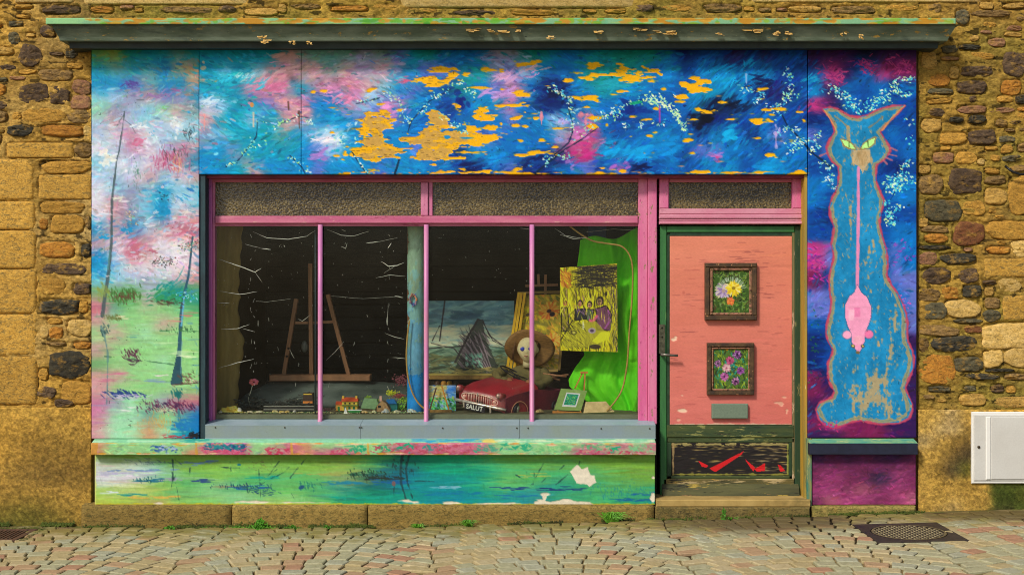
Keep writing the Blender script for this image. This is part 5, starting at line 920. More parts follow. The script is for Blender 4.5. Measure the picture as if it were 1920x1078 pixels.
c = Canvas(1335, 650, 1407, 734, k=1.3, base='50702a', seed=62); c.field = c.a.copy(); r = c.r
for i in range(420): c.dab(r.uniform(1335, 1406), r.uniform(651, 733), r.uniform(2, 6), r.uniform(.6, 1.6), 1.5+r.normal(0, .5), ['3c5a20', '90a428', 'b0b828', '1f3a2c', '2a8a6c', '2c2c14', '5a7a24'][r.randint(7)], .7)
for i in range(60): c.dab(1371+r.normal(0, 12), 695+r.normal(0, 12), 3, 1.5, r.uniform(0, 3), ['1c9a84', '2c7a74', '204848'][r.randint(3)], .8)
flowers(c, [(1382, 665, 10, ['8c4c90', '5a2c5c', 'c090c8', '301c34'], '20182c'), (1368, 676, 9, ['b04870', 'c85c88', '903858'], '6a2040'), (1346, 682, 8, ['80507c', 'b080a8', '4c2c48'], '30203c'), (1362, 690, 9, ['d0a0a8', 'c87c90', 'e0c0b8'], 'a05068'), (1388, 695, 9, ['8a4890', 'b070b0', '6a3070'], '3c1c4c'), (1358, 706, 9, ['a85090', 'c070a8', '80386c'], '502050'), (1379, 714, 9, ['8c4c80', '50284c', 'c090b0'], '1c1424')]); c.dab(1363, 655, 3, 2.5, 0, 'e8a818', 1)
obj('painting', canvas_mesh('painting', c, (1338, 654.5, 1403, 729.5), facade(DY-.02), (0, .01, 0)), MATS['art'], p2)
mb = MB(); mb.pbox(1335, 1402.5, 757, 784.5, DY-.034, DY-.003, .004); tag(obj('blank_plaque', mb, mat('slate_plaque', '6a7a66', .75, alt='74846e', alts=60, bmp=.5)), 'blank grey green stone plaque on the salmon door panel', 'plaque')
# meter cabinet
cab = thing('meter_cabinet', P(1905, 906, .0), 'off white metal meter cabinet let into the mossy rendered wall', 'meter cabinet')
wm = mat('cabinet_white', 'd6d3ca', .4, alt='ccc8be', alts=3, chip=['6a4a30'], chipt=.78, chips=14, bmp=.06); wl = mat('cabinet_edge', 'eeebe2', .4, bmp=.05)
member('housing', 1822, 1990, 772, 906, .012, wl, cab, bev=.004, depth=.05); member('door_panel', 1826, 1986, 777.5, 901, .004, wm, cab, bev=.004, depth=.01)
member('pressed_rib', 1849, 1858, 781, 899, -.004, wl, cab, bev=.006, depth=.012); member('raised_field', 1858.5, 1980, 782, 898, -.001, wm, cab, bev=.003, depth=.008)
a = P(1836, 838, -.008); mb = MB(); mb.tube([(a[0], .006, a[2]), (a[0], -.002, a[2])], .01, 10); obj('lock', mb, mat('lock', '4a3c28', .5, metal=.5), cab)
mb = MB(); pts = [P(x, y, Y) for x, y, Y in ((1885, 312, .02), (1892, 318, -.01), (1900, 323, -.015), (1912, 327, -.015), (1930, 327, -.015), (1990, 322, -.015))]; mb.tube(pts, .009, 8); tag(obj('black_cable', mb, mat('black_cable', '1c1a18', .5)), 'short black cable bent along the rubble wall', 'cable')
# manhole and drain
mh = thing('manhole_cover', (2.62, -.71, gz(2.62)), 'round patterned iron manhole cover in a dark square frame', 'manhole')
iron = mat('iron', '3c342c', .6, alt='4a4038', alts=24, dirt='2a2830', bmp=.6, metal=.3); ir2 = mat('iron_worn', '8a7c58', .55, alt='76694a', alts=30, metal=.3, bmp=.4); z0 = gz(2.62)
mb = MB(); n = 40; vs = []; cx, cy, R = 2.62, -.71, .243
def sq(a):
    c_, s_ = math.cos(a), math.sin(a); k = .288/max(abs(c_), abs(s_)); return (cx+c_*k, cy+s_*k)
zf = lambda x: gz(x)+.0075
for i in range(n): a = 2*math.pi*i/n+math.pi/4; x, y = sq(a); vs += [(x, y, zf(x)), (cx+R*math.cos(a), cy+R*math.sin(a), zf(cx+R*math.cos(a))), (cx+R*math.cos(a), cy+R*math.sin(a), zf(x)-.03), (x, y, zf(x)-.04)]
fs = []
for i in range(n): j = (i+1) % n; fs += [(4*i, 4*i+1, 4*j+1, 4*j), (4*i+1, 4*i+2, 4*j+2, 4*j+1), (4*i, 4*j, 4*j+3, 4*i+3)]
mb.add(vs, fs); obj('frame', mb, iron, mh)
mb = MB(); vs = [(cx+.236*math.cos(2*math.pi*i/n), cy+.236*math.sin(2*math.pi*i/n), gz(cx+.236*math.cos(2*math.pi*i/n))-dz) for dz in (-.004, .03) for i in range(n)]; mb.add(vs, [tuple(range(n))]+[(i, n+i, n+(i+1) % n, (i+1) % n) for i in range(n)]); cov = obj('lid', mb, iron, mh)
mb = MB(); k = 0
for i in range(-9, 10):
    for j in range(-9, 10):
        x, y = cx+i*.025, cy+j*.025
        if math.hypot(x-cx, y-cy) > .215 or (i, j) == (0, 0): continue
        s_, l_ = .0055, .0125; s_, l_ = (s_, l_) if (i+j) % 2 else (l_, s_); z = gz(x)+.0050
        mb.add([(x-l_, y, z), (x, y-s_, z), (x+l_, y, z), (x, y+s_, z), (x-l_*.6, y, z+.004), (x, y-s_*.6, z+.004), (x+l_*.6, y, z+.004), (x, y+s_*.6, z+.004)], [(4, 5, 6, 7), (0, 1, 5, 4), (1, 2, 6, 5), (2, 3, 7, 6), (3, 0, 4, 7)])
obj('tread_studs', mb, ir2, mh, kind='stuff')
mb = MB(); ring = [(cx+rr*math.cos(2*math.pi*i/n), cy+rr*math.sin(2*math.pi*i/n), gz(cx+rr*math.cos(2*math.pi*i/n))+.0085) for rr in (.236, .222) for i in range(n)]; mb.add(ring, [(i, n+i, n+(i+1) % n, (i+1) % n) for i in range(n)]); obj('rim', mb, ir2, mh)
dr = thing('drain_grate', (-3.74, -.34, gz(-3.74)), 'rusty iron drain grate edged with moss in the pavement corner', 'drain')
z0 = gz(-3.7)+.008; mb = MB()
for a in ((-4.16, -3.36, -.5, -.475), (-4.16, -3.36, -.175, -.15), (-4.16, -4.135, -.475, -.175), (-3.385, -3.36, -.475, -.175)): mb.box(a[0], a[1], a[2], a[3], z0-.03, z0)
obj('frame', mb, mat('rust', '6a4a34', .8, alt='4c3a2c', alts=30, bmp=.6), dr)
for i in range(26): mb = MB(); x = -4.12+i*.0285; mb.box(x, x+.014, -.474, -.176, z0-.02, z0-.004); obj('bar', mb, MATS['rust'], dr)
mb = MB(); mb.box(-4.15, -3.37, -.49, -.16, z0-.06, z0-.035); obj('pit', mb, mat('pit', '14120e', .9), dr)
# ------------------------------------------------------------------ the room behind the window
GAIN = 1.6                     # indoor colours lifted to make up for the dim light behind the glass
SH = .77                                              # height of the display shelf
room = thing('shop_room', (0, 1.5, 0), 'dark shop interior of black boards and bare side walls behind the window', 'room', kind='structure')
xl_, xr_ = P(385, 0, .2)[0]-.06, 2.30
dark = mat('room_dark', '14120e', .9, alt='1c1a14', alts=4)
mb = MB(); mb.box(xl_-.1, xr_+.1, 2.72, 2.8, -.1, 2.85); obj('back_wall', mb, dark, room)
mb = MB(); mb.box(xl_-.1, xl_, .52, 3.2, 0, 2.75); obj('side_wall', mb, mat('room_side', '2c2618', .9, alt='241f14', alts=3, bmp=.4), room)
mb = MB(); mb.box(xl_, xl_+.02, .19, .52, 0, 2.6); obj('window_cheek', mb, mat('cheek', '6b5c34', .85, alt='5c4c2a', alts=5, stretch=(1, 1, .3)), room)
mb = MB(); mb.box(xr_, xr_+.1, .5, 3.2, 0, 2.75); obj('side_wall', mb, dark, room)
mb = MB(); mb.box(xl_-.1, xr_+.1, .5, 3.2, 2.75, 2.85); obj('ceiling', mb, dark, room); mb = MB(); mb.box(xl_-.1, xr_+.1, .2, 3.2, -.1, -.02); obj('floor', mb, dark, room)
mb = MB(); mb.box(P(1216, 0, .2)[0], P(1232, 0, .2)[0], .21, 1.2, 0, 2.75); obj('partition', mb, dark, room)
for i in range(22):        # black horizontal boards of the back wall
    mb = MB(); z = .1+i*.12; dz = random.uniform(-.004, .004); mb.box(xl_, xr_, 2.6+random.uniform(-.012, .012), 2.7, z+.004, z+.116+dz, .004)
    obj('back_board', mb, mat('back_board', '1a1916', .6, alt='12110f', alts=5, stretch=(.3, 1, 3), bmp=.6, bscale=30), room)
mb = MB(); mb.box(xl_, P(1216, 0, .2)[0], .20, 1.05, SH-.05, SH-.002); tag(obj('display_shelf', mb, mat('shelf', '5c5a40', .85, alt='4a4632', alts=8, bmp=.4)), 'dusty olive display shelf inside the shop window', 'shelf')
mb = MB(); mb.box(xl_, P(1216, 0, .2)[0], .22, .26, .0, SH-.05); obj('shelf_front', mb, dark, room)
def S(px, py, Y): return P(px, py, Y)
# painted steel column
colm = thing('steel_column', S(779, 775, .36)[:2]+(SH,), 'round column with peeling paint, pale green above and bright blue below', 'column')
cv = Canvas(0, 0, 120, 360, k=1, base='7c9a84', seed=71); r = cv.r
cv.grid([0, 30, 60, 90, 120], [(0, 'CCCCC'.replace('C', 'u')), (360, 'uuuuu')], warp=0) if False else None
yy = (cv.Y/360)[..., None]; nn = noise2(cv.h, cv.w, 16, 20, 4, 4)[..., None]
cv.a = np.where(yy+nn*.12 > .80, hx('1a76b8'), np.where(yy+nn*.35 > .60, hx('5c92ac'), np.where(yy+nn*.2 > .36, hx('6f9c98'), hx('7f9c84'))))*(1+nn*.18); cv.field = cv.a.copy()
cv.strokes(500, (0, 0, 120, 360), (2, 8), (1, 3), 1.5, jit=.1, op=.5)
cv.flake([(30, 36, 7, 26), (36, 60, 5, 18), (24, 88, 8, 3), (38, 150, 6, 16), (34, 200, 7, 20), (30, 250, 5, 14), (100, 120, 8, 20), (28, 20, 6, 8)], '6a4c38', seed=3, rag=.9)
cx0, _, _ = S(779, 0, .36); R_ = .0625; z1 = 2.5
def colfn(X, Z): a = X/120*2*math.pi-math.pi; return cx0+R_*np.sin(a), .36-R_*np.cos(a), SH+(360-Z)/360*(S(0, 425, .36)[2]+.12-SH)
obj('shaft', canvas_mesh('shaft', cv, (0, 0, 120, 360), colfn), mat_painted('painted_column', .5, .3), colm)
mb = MB(); a = S(775, 562, .29); 
for q in range(7): an = q*.9; mb.tube([(a[0]+math.cos(an)*.02, .292, a[2]+math.sin(an)*.045), (a[0]+math.cos(an+1)*.03, .275, a[2]+math.sin(an+1)*.05), (a[0]+math.cos(an+2.2)*.022, .285, a[2]+math.sin(an+2.2)*.03)], .0055, 6)
tag(obj('rope_knot', mb, mat('knot', '2460b0', .7, alt='c08030', alts=26)), 'tangle of blue and orange cord tied to the column', 'cord')
def tubeobj(name, pts, r, m, label, cat, sm=True):
    P3 = [Vector(p) for p in pts]; out = []
    for i in range(len(P3)-1):
        p0, p1, p2, p3 = P3[max(0, i-1)], P3[i], P3[i+1], P3[min(len(P3)-1, i+2)]
        for k in range(6): t = k/6; out.append(.5*((2*p1)+(p2-p0)*t+(2*p0-5*p1+4*p2-p3)*t*t+(3*p1-p0-3*p2+p3)*t**3))
    out.append(P3[-1]); mb = MB(); mb.tube(out, r, 8); return tag(obj(name, mb, m), label, cat)
hose = mat('hose', 'a8884a', .5, alt='96783c', alts=12)
tubeobj('hose', [S(x, y, .27) for x, y in ((768, 600), (764, 630), (762, 665), (764, 700), (771, 730), (782, 752), (795, 765), (806, 768))], .006, hose, 'ochre hose hanging down beside the blue column', 'hose')
tubeobj('hose', [S(x, y, .25) for x, y in ((1068, 424), (1090, 440), (1112, 452), (1140, 457), (1165, 462), (1180, 478), (1186, 505), (1185, 560), (1180, 620), (1176, 680), (1168, 725), (1155, 750), (1138, 770))], .0065, hose, 'long ochre hose looping down over the bright green cloth', 'hose')
# brown paper curtain at the left
mb = MB(); vs = []; fs = []; nx, ny = 24, 60; edge = [(425, 455), (470, 452), (545, 447), (556, 452), (565, 446), (620, 450), (632, 455), (640, 458), (660, 456), (700, 448), (776, 446)]
for j in range(ny+1):
    py = 418+(780-418)*j/ny; ex = np.interp(py, [e[0] for e in edge], [e[1] for e in edge])+1.5*math.sin(j*1.1)
    for i in range(nx+1): t = i/nx; px = 396+(ex-396)*t; vs.append(S(px, py, .42+.16*t+.012*math.sin(t*17+j*.05)+.008*mnoise.noise((t*4, j*.1, 3))))
for j in range(ny):
    for i in range(nx): q = j*(nx+1)+i; fs.append((q, q+nx+1, q+nx+2, q+1))
mb.add(vs, fs, True); o = obj('paper_screen', mb, mat('brown_paper', '8f7c46', .85, alt='7c6a3a', alts=8, stretch=(1, 1, .3), chip=['5a4a28'], chipt=.7, chips=16, bmp=.5)); md = o.modifiers.new('t', 'SOLIDIFY'); md.thickness = .003; tag(o, 'creased brown paper screen hanging at the left end of the window', 'screen')
# big studio easel
wood = mat('easel_wood', '8a6244', .6, alt='6f4e34', alts=8, stretch=(1, 1, .2), chip=['5a3c28'], chipt=.7, chips=20); ez = thing('artist_easel', S(600, 712, .95), 'tall empty brown wooden easel behind the left panes', 'easel')
def barpx(name, a, b, Y0, Y1, w, d, m, parent):
    mb = MB(); mb.bar(S(*a, Y0), S(*b, Y1), d, w); return obj(name, mb, m, parent)
barpx('leg', (556, 560), (532, 706), .93, .95, .044, .03, wood, ez); barpx('leg', (615, 552), (655, 706), .93, .95, .052, .03, wood, ez); barpx('mast', (582, 494), (584, 706), .92, .94, .036, .03, wood, ez)
barpx('crossbar', (546, 605), (578, 605), .96, .96, .032, .02, wood, ez); barpx('crossbar', (588, 605), (628, 603), .96, .96, .032, .02, wood, ez); mb = MB(); mb.pbox(505, 694, 703, 714.5, .84, .96, .006); obj('tray', mb, wood, ez)
for x, y in ((541, 653), (643, 648), (650, 668), (538, 668)): a = S(x, y, .9); mb = MB(); mb.tube([(a[0], .905, a[2]), (a[0], .89, a[2])], .009, 8); obj('peg', mb, mat('peg', '2a1c14', .5), ez)
for y in (650,): mb = MB(); a = S(571, y, 1.1); mb.ball(a, (.028, .02, .048)); tag(obj('paint_flask', mb, mat('flask', '5c6058', .4)), 'small grey round flask behind the easel mast', 'flask')
# tarpaulin covered counter behind the models
vs = []; fs = []; nx, ny = 60, 14
for j in range(ny+1):
    for i in range(nx+1):
        u = i/nx; v = j/ny; px = 452+(766-452)*u; top = 716+9*(2*u-1)**2+(16*max(0, .12-u)/.12); ht = S(px, top, .8)[2]; Y = .62+.4*(1-math.cos(v*math.pi/2)) if True else 0
        z = SH+(ht-SH)*math.sin(v*math.pi/2); vs.append((S(px, 0, .75)[0], Y+.012*mnoise.noise((u*14, v*3, 0)), z+.008*mnoise.noise((u*20, v*5, 4))))
for j in range(ny):
    for i in range(nx): q = j*(nx+1)+i; fs.append((q, q+1, q+nx+2, q+nx+1))
mb = MB(); mb.add(vs, fs, True); o = obj('tarpaulin', mb, mat('tarp', '58625a', .7, alt='343e38', alts=5, stretch=(.5, 1, 1), chip=['2c322c', '86907c'], chipt=.64, chips=7, cstretch=(.4, 1, 1), bmp=.5)); md = o.modifiers.new('t', 'SOLIDIFY'); md.thickness = .004; tag(o, 'low mound under a dull grey tarpaulin below the easel', 'tarpaulin')
mb = MB(); r = random.Random(3)
for i in range(120):
    x, y = r.uniform(455, 590), 764-abs(r.gauss(0, 9)); a = Vector(S(x, y, .5+r.uniform(-.1, .06))); pts = [a]
    for k in range(4): pts.append(pts[-1]+Vector((r.uniform(-.05, .05), r.uniform(-.015, .015), r.uniform(-.022, .022))))
    for p_ in pts: p_.z = max(p_.z, SH+.004)
    mb.tube(pts, r.uniform(.0015, .006), 5)
tag(obj('driftwood_tangle', mb, mat('driftwood', '3c3a34', .8, alt='2a3430', alts=20, chip=['8a8c7c', '34504a'], chipt=.64, chips=26)), 'dark tangle of twigs and netting below the easel', 'tangle', kind='stuff')
# paper flower
pf = thing('paper_flower', S(468, 758, .5), 'pink paper flower on a bent wire stem at the left of the window', 'flower')
mb = MB(); a = S(476, 716, .5); 
for q in range(6):
    mb = MB(); an = q*math.pi/3+.3; mb.ball((a[0]+math.cos(an)*.022, .5, a[2]+math.sin(an)*.016), (.018, .006, .012), 8, 6); obj('petal', mb, mat('petal', 'd0604c', .7, alt='c05a78', alts=30), pf)
mb = MB(); mb.tube([S(474, 720, .505), S(470, 735, .5), S(466, 745, .5), S(469, 762, .5)], .003, 6); obj('stem', mb, mat('wire', 'b8b8a0', .5), pf)
# shells, crumpled cellophane and beach litter laid along the pane
def crumple(name, px, py, w, h, Y, col, alt, label, cat, am=.5, gl=.35):
    a = S(px, py, Y); sd_ = random.uniform(0, 50)
    def fn(p): n = 1+am*mnoise.noise(p*34+Vector((sd_, 0, 0)))+am*.6*mnoise.noise(p*80); return Vector((p.x*n, p.y*n, max(-h*.2, p.z*n)))
    mb = MB(); mb.ball((a[0], Y, SH+h*.4), (w/520, .03, h/520*1.3 if False else h), 18, 12, fn); mb.sm = [False]*len(mb.sm)
    return tag(obj(name, mb, mat('crumple_'+col, col, gl, alt=alt, alts=40, bmp=.4)), label, cat)
crumple('cellophane', 432, 770, 40, .032, .26, 'c89a20', 'e8c860', 'crumpled yellow cellophane in the left corner of the window', 'cellophane')
crumple('sea_shell', 449, 765, 11, .026, .27, 'e0dcc4', 'c8c0a0', 'largest white shell beside the yellow cellophane', 'shell', .3); crumple('sea_shell', 415, 771, 7, .014, .25, 'd8d4b8', 'b8b090', 'small white shell left of the yellow cellophane', 'shell', .3)
for i, (x, w_, col, lb) in enumerate(((470, 12, 'c8c0a0', 'pale shell right of the biggest white shell'), (487, 12, 'd0c8a8', 'cream shell under the paper flower'), (517, 10, 'c8b868', 'yellowish shell below the left end of the tray'), (530, 12, 'd8a848', 'orange shell under the left easel leg'), (540, 8, 'd0a040', 'amber pebble right of the orange shell'), (553, 6, 'd0d0d0', 'white pebble under the easel'), (684, 12, 'c89848', 'orange shell in front of the green roofed cottage'), (702, 8, 'd8d098', 'cream shell under the cottage gable'), (745, 14, 'c8c8a8', 'cream lace of small shells near the blue column'), (722, 14, '9cb0c0', 'pale blue shell by the cottage chimney end'), (772, 16, 'a8c4d4', 'white blue shell heap at the foot of the column'))):
    crumple('sea_shell', x, 771, w_, .012 if i < 9 else .02, .26+.01*(i % 3), col, 'a89c78', lb, 'shell', .6)
mb = MB(); rnd = random.Random(4)
for i in range(420):
    x = S(rnd.uniform(405, 800), 0, .27)[0]; Y = .225+abs(rnd.gauss(0, .05)); mb.ball((x, Y, SH+.002), (rnd.uniform(.002, .007), rnd.uniform(.002, .005), rnd.uniform(.0015, .005)), 5, 4)
tag(obj('beach_grit', mb, mat('grit', 'c8ba84', .8, alt='4c7a4c', alts=12)), 'scattered shell grit along the foot of the window pane', 'grit', kind='stuff')
# toy houses and boats
yw = mat('toy_yellow', 'd8b040', .5, alt='c8a038', alts=20); rd = mat('toy_red_roof', 'c0502c', .5, alt='a8452a', alts=20); tg = mat('toy_green', '2c7a38', .5, alt='1c5c30', alts=20); wt = mat('toy_white', 'd8d4c4', .5); blk = mat('toy_black', '1c1c1c', .5)
h1 = thing('toy_house', S(655, 770, .4)[:2]+(SH,), 'yellow toy house with a red roof and a lower annexe', 'toy house'); Yh = .36
def tb(name, px0, px1, py0, py1, Y0, Y1, m, parent, bev=.001): mb = MB(); mb.pbox(px0, px1, py0, py1, Y0, Y1, bev); return obj(name, mb, m, parent)
tb('wall', 641, 670, 752.5, 770, Yh, Yh+.09, yw, h1); tb('annexe', 629.5, 641, 758, 770, Yh+.01, Yh+.08, mat('toy_orange', 'd0923c', .5), h1)
def roof(name, px0, px1, py0, py1, Y0, Y1, m, parent, inset=2):
    a, b = S(px0, py0, (Y0+Y1)/2), S(px1, py1, Y0); mb = MB(); a1 = S(px0+inset, py0, (Y0+Y1)/2); b1 = S(px1-inset, py0, (Y0+Y1)/2)
    mb.add([(S(px0, 0, Y0)[0], Y0, b[2]), (b[0], Y0, b[2]), (b[0], Y1, b[2]), (S(px0, 0, Y0)[0], Y1, b[2]), (a1[0], (Y0+Y1)/2, a[2]), (b1[0], (Y0+Y1)/2, a[2])], [(0, 1, 5, 4), (2, 3, 4, 5), (0, 4, 3), (1, 2, 5), (3, 2, 1, 0)]); return obj(name, mb, m, parent)
r1 = roof('roof', 640, 671.5, 744.5, 752.5, Yh-.008, Yh+.098, rd, h1, 1); roof('roof', 629, 641, 752, 758, Yh+.002, Yh+.088, rd, h1, 1)
for x in (643.5, 668): tb('chimney', x-1.7, x+1.7, 742, 748, Yh+.03, Yh+.05, yw, r1)
for x in (647, 655.5, 664): tb('window', x-1.5, x+1.5, 754.5, 757.5, Yh-.003, Yh, blk, h1)
for x in (635, 647, 655, 663.5): tb('door', x-1.9, x+1.9, 762, 769.5, Yh-.004+(.01 if x < 640 else 0), Yh+(.01 if x < 640 else 0), tg, h1)
tb('balcony', 641, 671, 759.3, 760.6, Yh-.012, Yh, tg, h1)
h2 = thing('toy_cottage', S(700, 772, .36)[:2]+(SH,), 'stone toy cottage with a steep green roof and a chimney', 'toy house'); Yh = .33
tb('wall', 678, 708, 764, 772, Yh+.02, Yh+.12, mat('toy_stone', '9a8a64', .8, alt='7c6a4c', alts=50), h2)
mb = MB(); q = [S(683, 746, Yh+.07), S(706, 747, Yh+.07), S(709, 757, Yh), S(703, 767, Yh-.005), S(676, 765, Yh-.005)]; mb.poly(q, (0, .06, -.012)); obj('roof', mb, mat('toy_roof', '5c7a54', .8, alt='6c8a60', alts=30, bmp=.5), h2)
mb = MB(); q = [S(706.5, 772, Yh-.01), S(707, 760, Yh-.01), S(716, 751, Yh-.01), (S(724, 0, Yh)[0], Yh-.01, S(0, 756, Yh)[2]), S(731, 768, Yh-.01), S(731, 772, Yh-.01)]; mb.poly(q, (0, .10, 0)); g_ = obj('gable', mb, mat('toy_gable', 'a08058', .8, alt='7c6240', alts=40, bmp=.6), h2)
tb('chimney', 711.5, 716, 742.5, 752, Yh+.01, Yh+.03, mat('toy_chimney', 'b89080', .8), g_); tb('window', 709, 714, 760, 764, Yh-.014, Yh-.01, blk, g_)
h3 = thing('toy_barn', S(748, 772, .42)[:2]+(SH,), 'small dark teal toy barn with a blue roof', 'toy house'); tb('wall', 729, 745, 756, 772, .42, .5, mat('toy_teal', '1c6a64', .6), h3); roof('roof', 721, 744, 748, 757, .41, .51, mat('toy_blue', '1c5c90', .6), h3, 5)
b1 = thing('toy_sailboat', S(650, 777, .22)[:2]+(SH,), 'tiny sailing boat with one tall white sail', 'toy boat')
mb = MB(); mb.poly([S(647, 762, .225), S(645, 775, .225), S(652, 775, .225)], (0, .003, 0)); obj('sail', mb, wt, b1); mb = MB(); mb.poly([S(643, 775, .215), S(655, 775, .215), S(653, 778, .215), S(645, 778, .215)], (0, .02, 0)); obj('hull', mb, mat('toy_cream', 'd8c8a0', .5), b1)
b2 = thing('toy_boat', S(665, 776, .24)[:2]+(SH,), 'tiny green rowing boat in front of the yellow toy house', 'toy boat'); mb = MB(); mb.poly([S(652, 769, .24), S(678, 769, .24), S(673, 774, .24), S(655, 774, .24)], (0, .025, 0)); obj('hull', mb, tg, b2)
mb = MB(); mb.poly([S(652, 768, .238), S(678, 768, .238), S(678, 769.4, .238), S(652, 769.4, .238)], (0, .029, 0)); obj('gunwale', mb, wt, b2)
b3 = thing('toy_train', S(545, 770, .34)[:2]+(SH,), 'long low black toy boat with pale rails below the easel', 'toy boat'); tb('hull', 495, 588, 764, 771, .3, .36, mat('toy_hull', '2c2c2a', .5), b3)
for y in (761, 767): tb('rail', 494, 589, y, y+1.4, .29, .296, mat('toy_rail', '8c8c80', .5), b3)
bx = thing('toy_box', S(577, 760, .4)[:2]+(SH,), 'small brown box with yellow bands on the grey tarpaulin edge', 'box'); tb('box', 568, 586, 737, 762, .4, .47, mat('toy_box', '3a2c24', .6), bx); tb('band', 568, 586, 752, 756, .395, .4, mat('band', 'c87830', .6), bx); tb('band', 569, 585, 738, 740, .396, .4, yw, bx)
def bush(px, py, w, h, Y, cols, label, name='model_shrub', n=170, cat='toy shrub'):
    mb = MB(); a = S(px, py, Y)
    for i in range(n):
        v = Vector((random.gauss(0, .42), random.gauss(0, .4), random.gauss(0, .42))); p = (a[0]+v.x*w/520*1.0, Y+v.y*.03, max(SH+.003, a[2]+v.z*h/520)); s_ = random.uniform(.003, .008); an = random.uniform(0, 6.3)
        mb.add([(p[0]+s_*math.cos(an+k*2.1), p[1]+random.uniform(-.004, .004), p[2]+s_*math.sin(an+k*2.1)) for k in range(3)], [(0, 1, 2)])
    return tag(obj(name, mb, mat('bush_'+cols[0], cols[0], .7, alt=cols[1], alts=60, hue=.05)), label, cat)
bush(745, 763, 40, 20, .46, ('3c8a30', '88b83c'), 'fluffy green model shrub left of the blue column'); bush(757, 750, 26, 14, .5, ('4c7a2c', '98b838'), 'upper green model shrub against the blue column'); bush(735, 737, 24, 12, .52, ('c8c828', '8a9a24'), 'sprig of yellow model flowers above the toy barn'); bush(748, 742, 26, 10, .5, ('a04a48', '6a3c30'), 'sprig of red brown twigs above the model shrubs'); bush(691, 744, 14, 6, .5, ('88a838', '5c7c30'), 'small green tuft behind the cottage roof', n=60); bush(752, 712, 40, 24, .62, ('7c3c48', '5c3438'), 'dried dusky red flowers hanging behind the shrubs', n=200); bush(700, 751, 34, 5, .5, ('4c6a30', '8aa040'), 'mossy green strip along the cottage ridge', n=80)
bush(560, 772, 110, 5, .33, ('1f7a4c', '2c5c40'), 'strip of green model hedge along the black toy boat', n=260); bush(612, 768, 30, 10, .36, ('3c3030', '5c3c3c'), 'dark brown model scrub beside the yellow toy house', n=120)
# canvases
def art(name, c, q, Yd, label, cat='painting', th=.02, edge='2a2420', loc=None, m='art_in'):
    """a painted panel whose corners are q = [(px, py, Y)] upper left, upper right, lower right, lower left"""
    A = [Vector(S(*p)) for p in q]; n = (A[1]-A[0]).cross(A[3]-A[0]).normalized(); n = n if n.y > 0 else -n
    root = thing(name, (A[3]+A[2])/2, label, cat)
    def fn(X, Z):
        u = (X-c.x0)/(c.x1-c.x0); v = (Z-c.y0)/(c.y1-c.y0); o = []
        for i in range(3): o.append((A[0][i]*(1-u)+A[1][i]*u)*(1-v)+(A[3][i]*(1-u)+A[2][i]*u)*v)
        return o
    obj('picture_face', canvas_mesh('picture_face', c, (c.x0, c.y0, c.x1, c.y1), fn, gain=1.25), mat_painted(m, .5, .3), root)  # picture colours brightened further to offset the dim interior
    mb = MB(); mb.poly([p+n*.005 for p in A], n*th); obj('stretcher', mb, mat('edge_'+edge, edge, .7), root); return root, A, n
def fill(c, n, box, L, W, ang, cols, op=.7):
    r = c.r
    for i in range(n): c.dab(r.uniform(box[0], box[2]), r.uniform(box[1], box[3]), r.uniform(*L), r.uniform(*W), ang+r.normal(0, .25), np.clip(hx(cols[r.randint(len(cols))])*r.uniform(.85, 1.15), 0, 1), op*r.uniform(.4, 1))
c = Canvas(800, 564, 966, 706, k=1, base='6a8a88', seed=81); c.field = c.a.copy()
fill(c, 300, (800, 560, 966, 612), (6, 22), (2, 5), 0, ['48707c', '5c848c', '3c6068', '6f9490', '54707c'], .7); fill(c, 200, (800, 612, 966, 652), (8, 24), (2, 4), 0, ['a8a888', 'b8b090', '98a48c', '8a9a88'], .7)
fill(c, 90, (850, 585, 900, 600), (6, 14), (2, 4), 0, ['304c60', '3c5c64'], .5); fill(c, 200, (800, 652, 966, 672), (6, 20), (1, 3), 0, ['54705c', '3c5444', '6a8068'], .8); fill(c, 400, (800, 668, 966, 706), (5, 18), (1, 3), 0, ['3a4230', '545838', '6c6a44', '2a3026', '4c6048'], .85)
c.poly([(845, 705), (862, 672), (886, 620), (898, 598), (905, 603), (912, 640), (935, 690), (948, 712)], '2c302c', .8); fill(c, 130, (862, 628, 915, 690), (6, 20), (.8, 1.8), .9, ['6a5c60', '3a3438', '847478', '2a2c2a'], .9)
for a in range(9): c.line([(866+a*4, 650-a*3), (905+a*2, 690)], 1.6, ['7c6c74', '3a3034'][a % 2], .9)
for pts, w in [([(852, 680), (878, 630), (896, 600)], 4), ([(896, 600), (905, 601), (918, 630), (945, 650), (966, 652)], 1.6), ([(832, 565), (822, 640)], 2.6), ([(822, 612), (808, 640)], 1.4), ([(806, 645), (850, 655), (870, 680)], 1.6), ([(905, 604), (925, 640), (966, 660)], 1.4), ([(800, 655), (870, 650)], 2)]: c.line(pts, w, '2c2628', .9, .4)
fill(c, 60, (872, 665, 905, 690), (2, 5), (1, 2), 1, ['5c9a80', '88b49c'], .7); fill(c, 50, (845, 690, 965, 705), (6, 16), (1, 2.4), 0, ['8a7a40', '1c2420', '70683c'], .8); c.line([(800, 704), (966, 704)], 4, '8a7838', .9)
boat, A, n = art('shipwreck_painting', c, [(803, 564, .98), (964, 564, .98), (964, 704, .86), (803, 704, .86)], 0, 'large seascape painting of a beached wooden wreck under a grey sky'); mb = MB(); mb.bar(S(803, 707, .84), S(966, 707, .84), .03, .024); obj('bottom_rail', mb, mat('easel_rail', '8a6a34', .6, alt='6a5028'), boat)
c = Canvas(982, 552, 1056, 694, k=1, base='8a7a24', seed=82); c.field = c.a.copy()
fill(c, 500, (982, 552, 1056, 694), (3, 9), (1, 3), .9, ['9a8a20', 'b8a020', '6a6420', '4c5420', 'c07828'], .8)
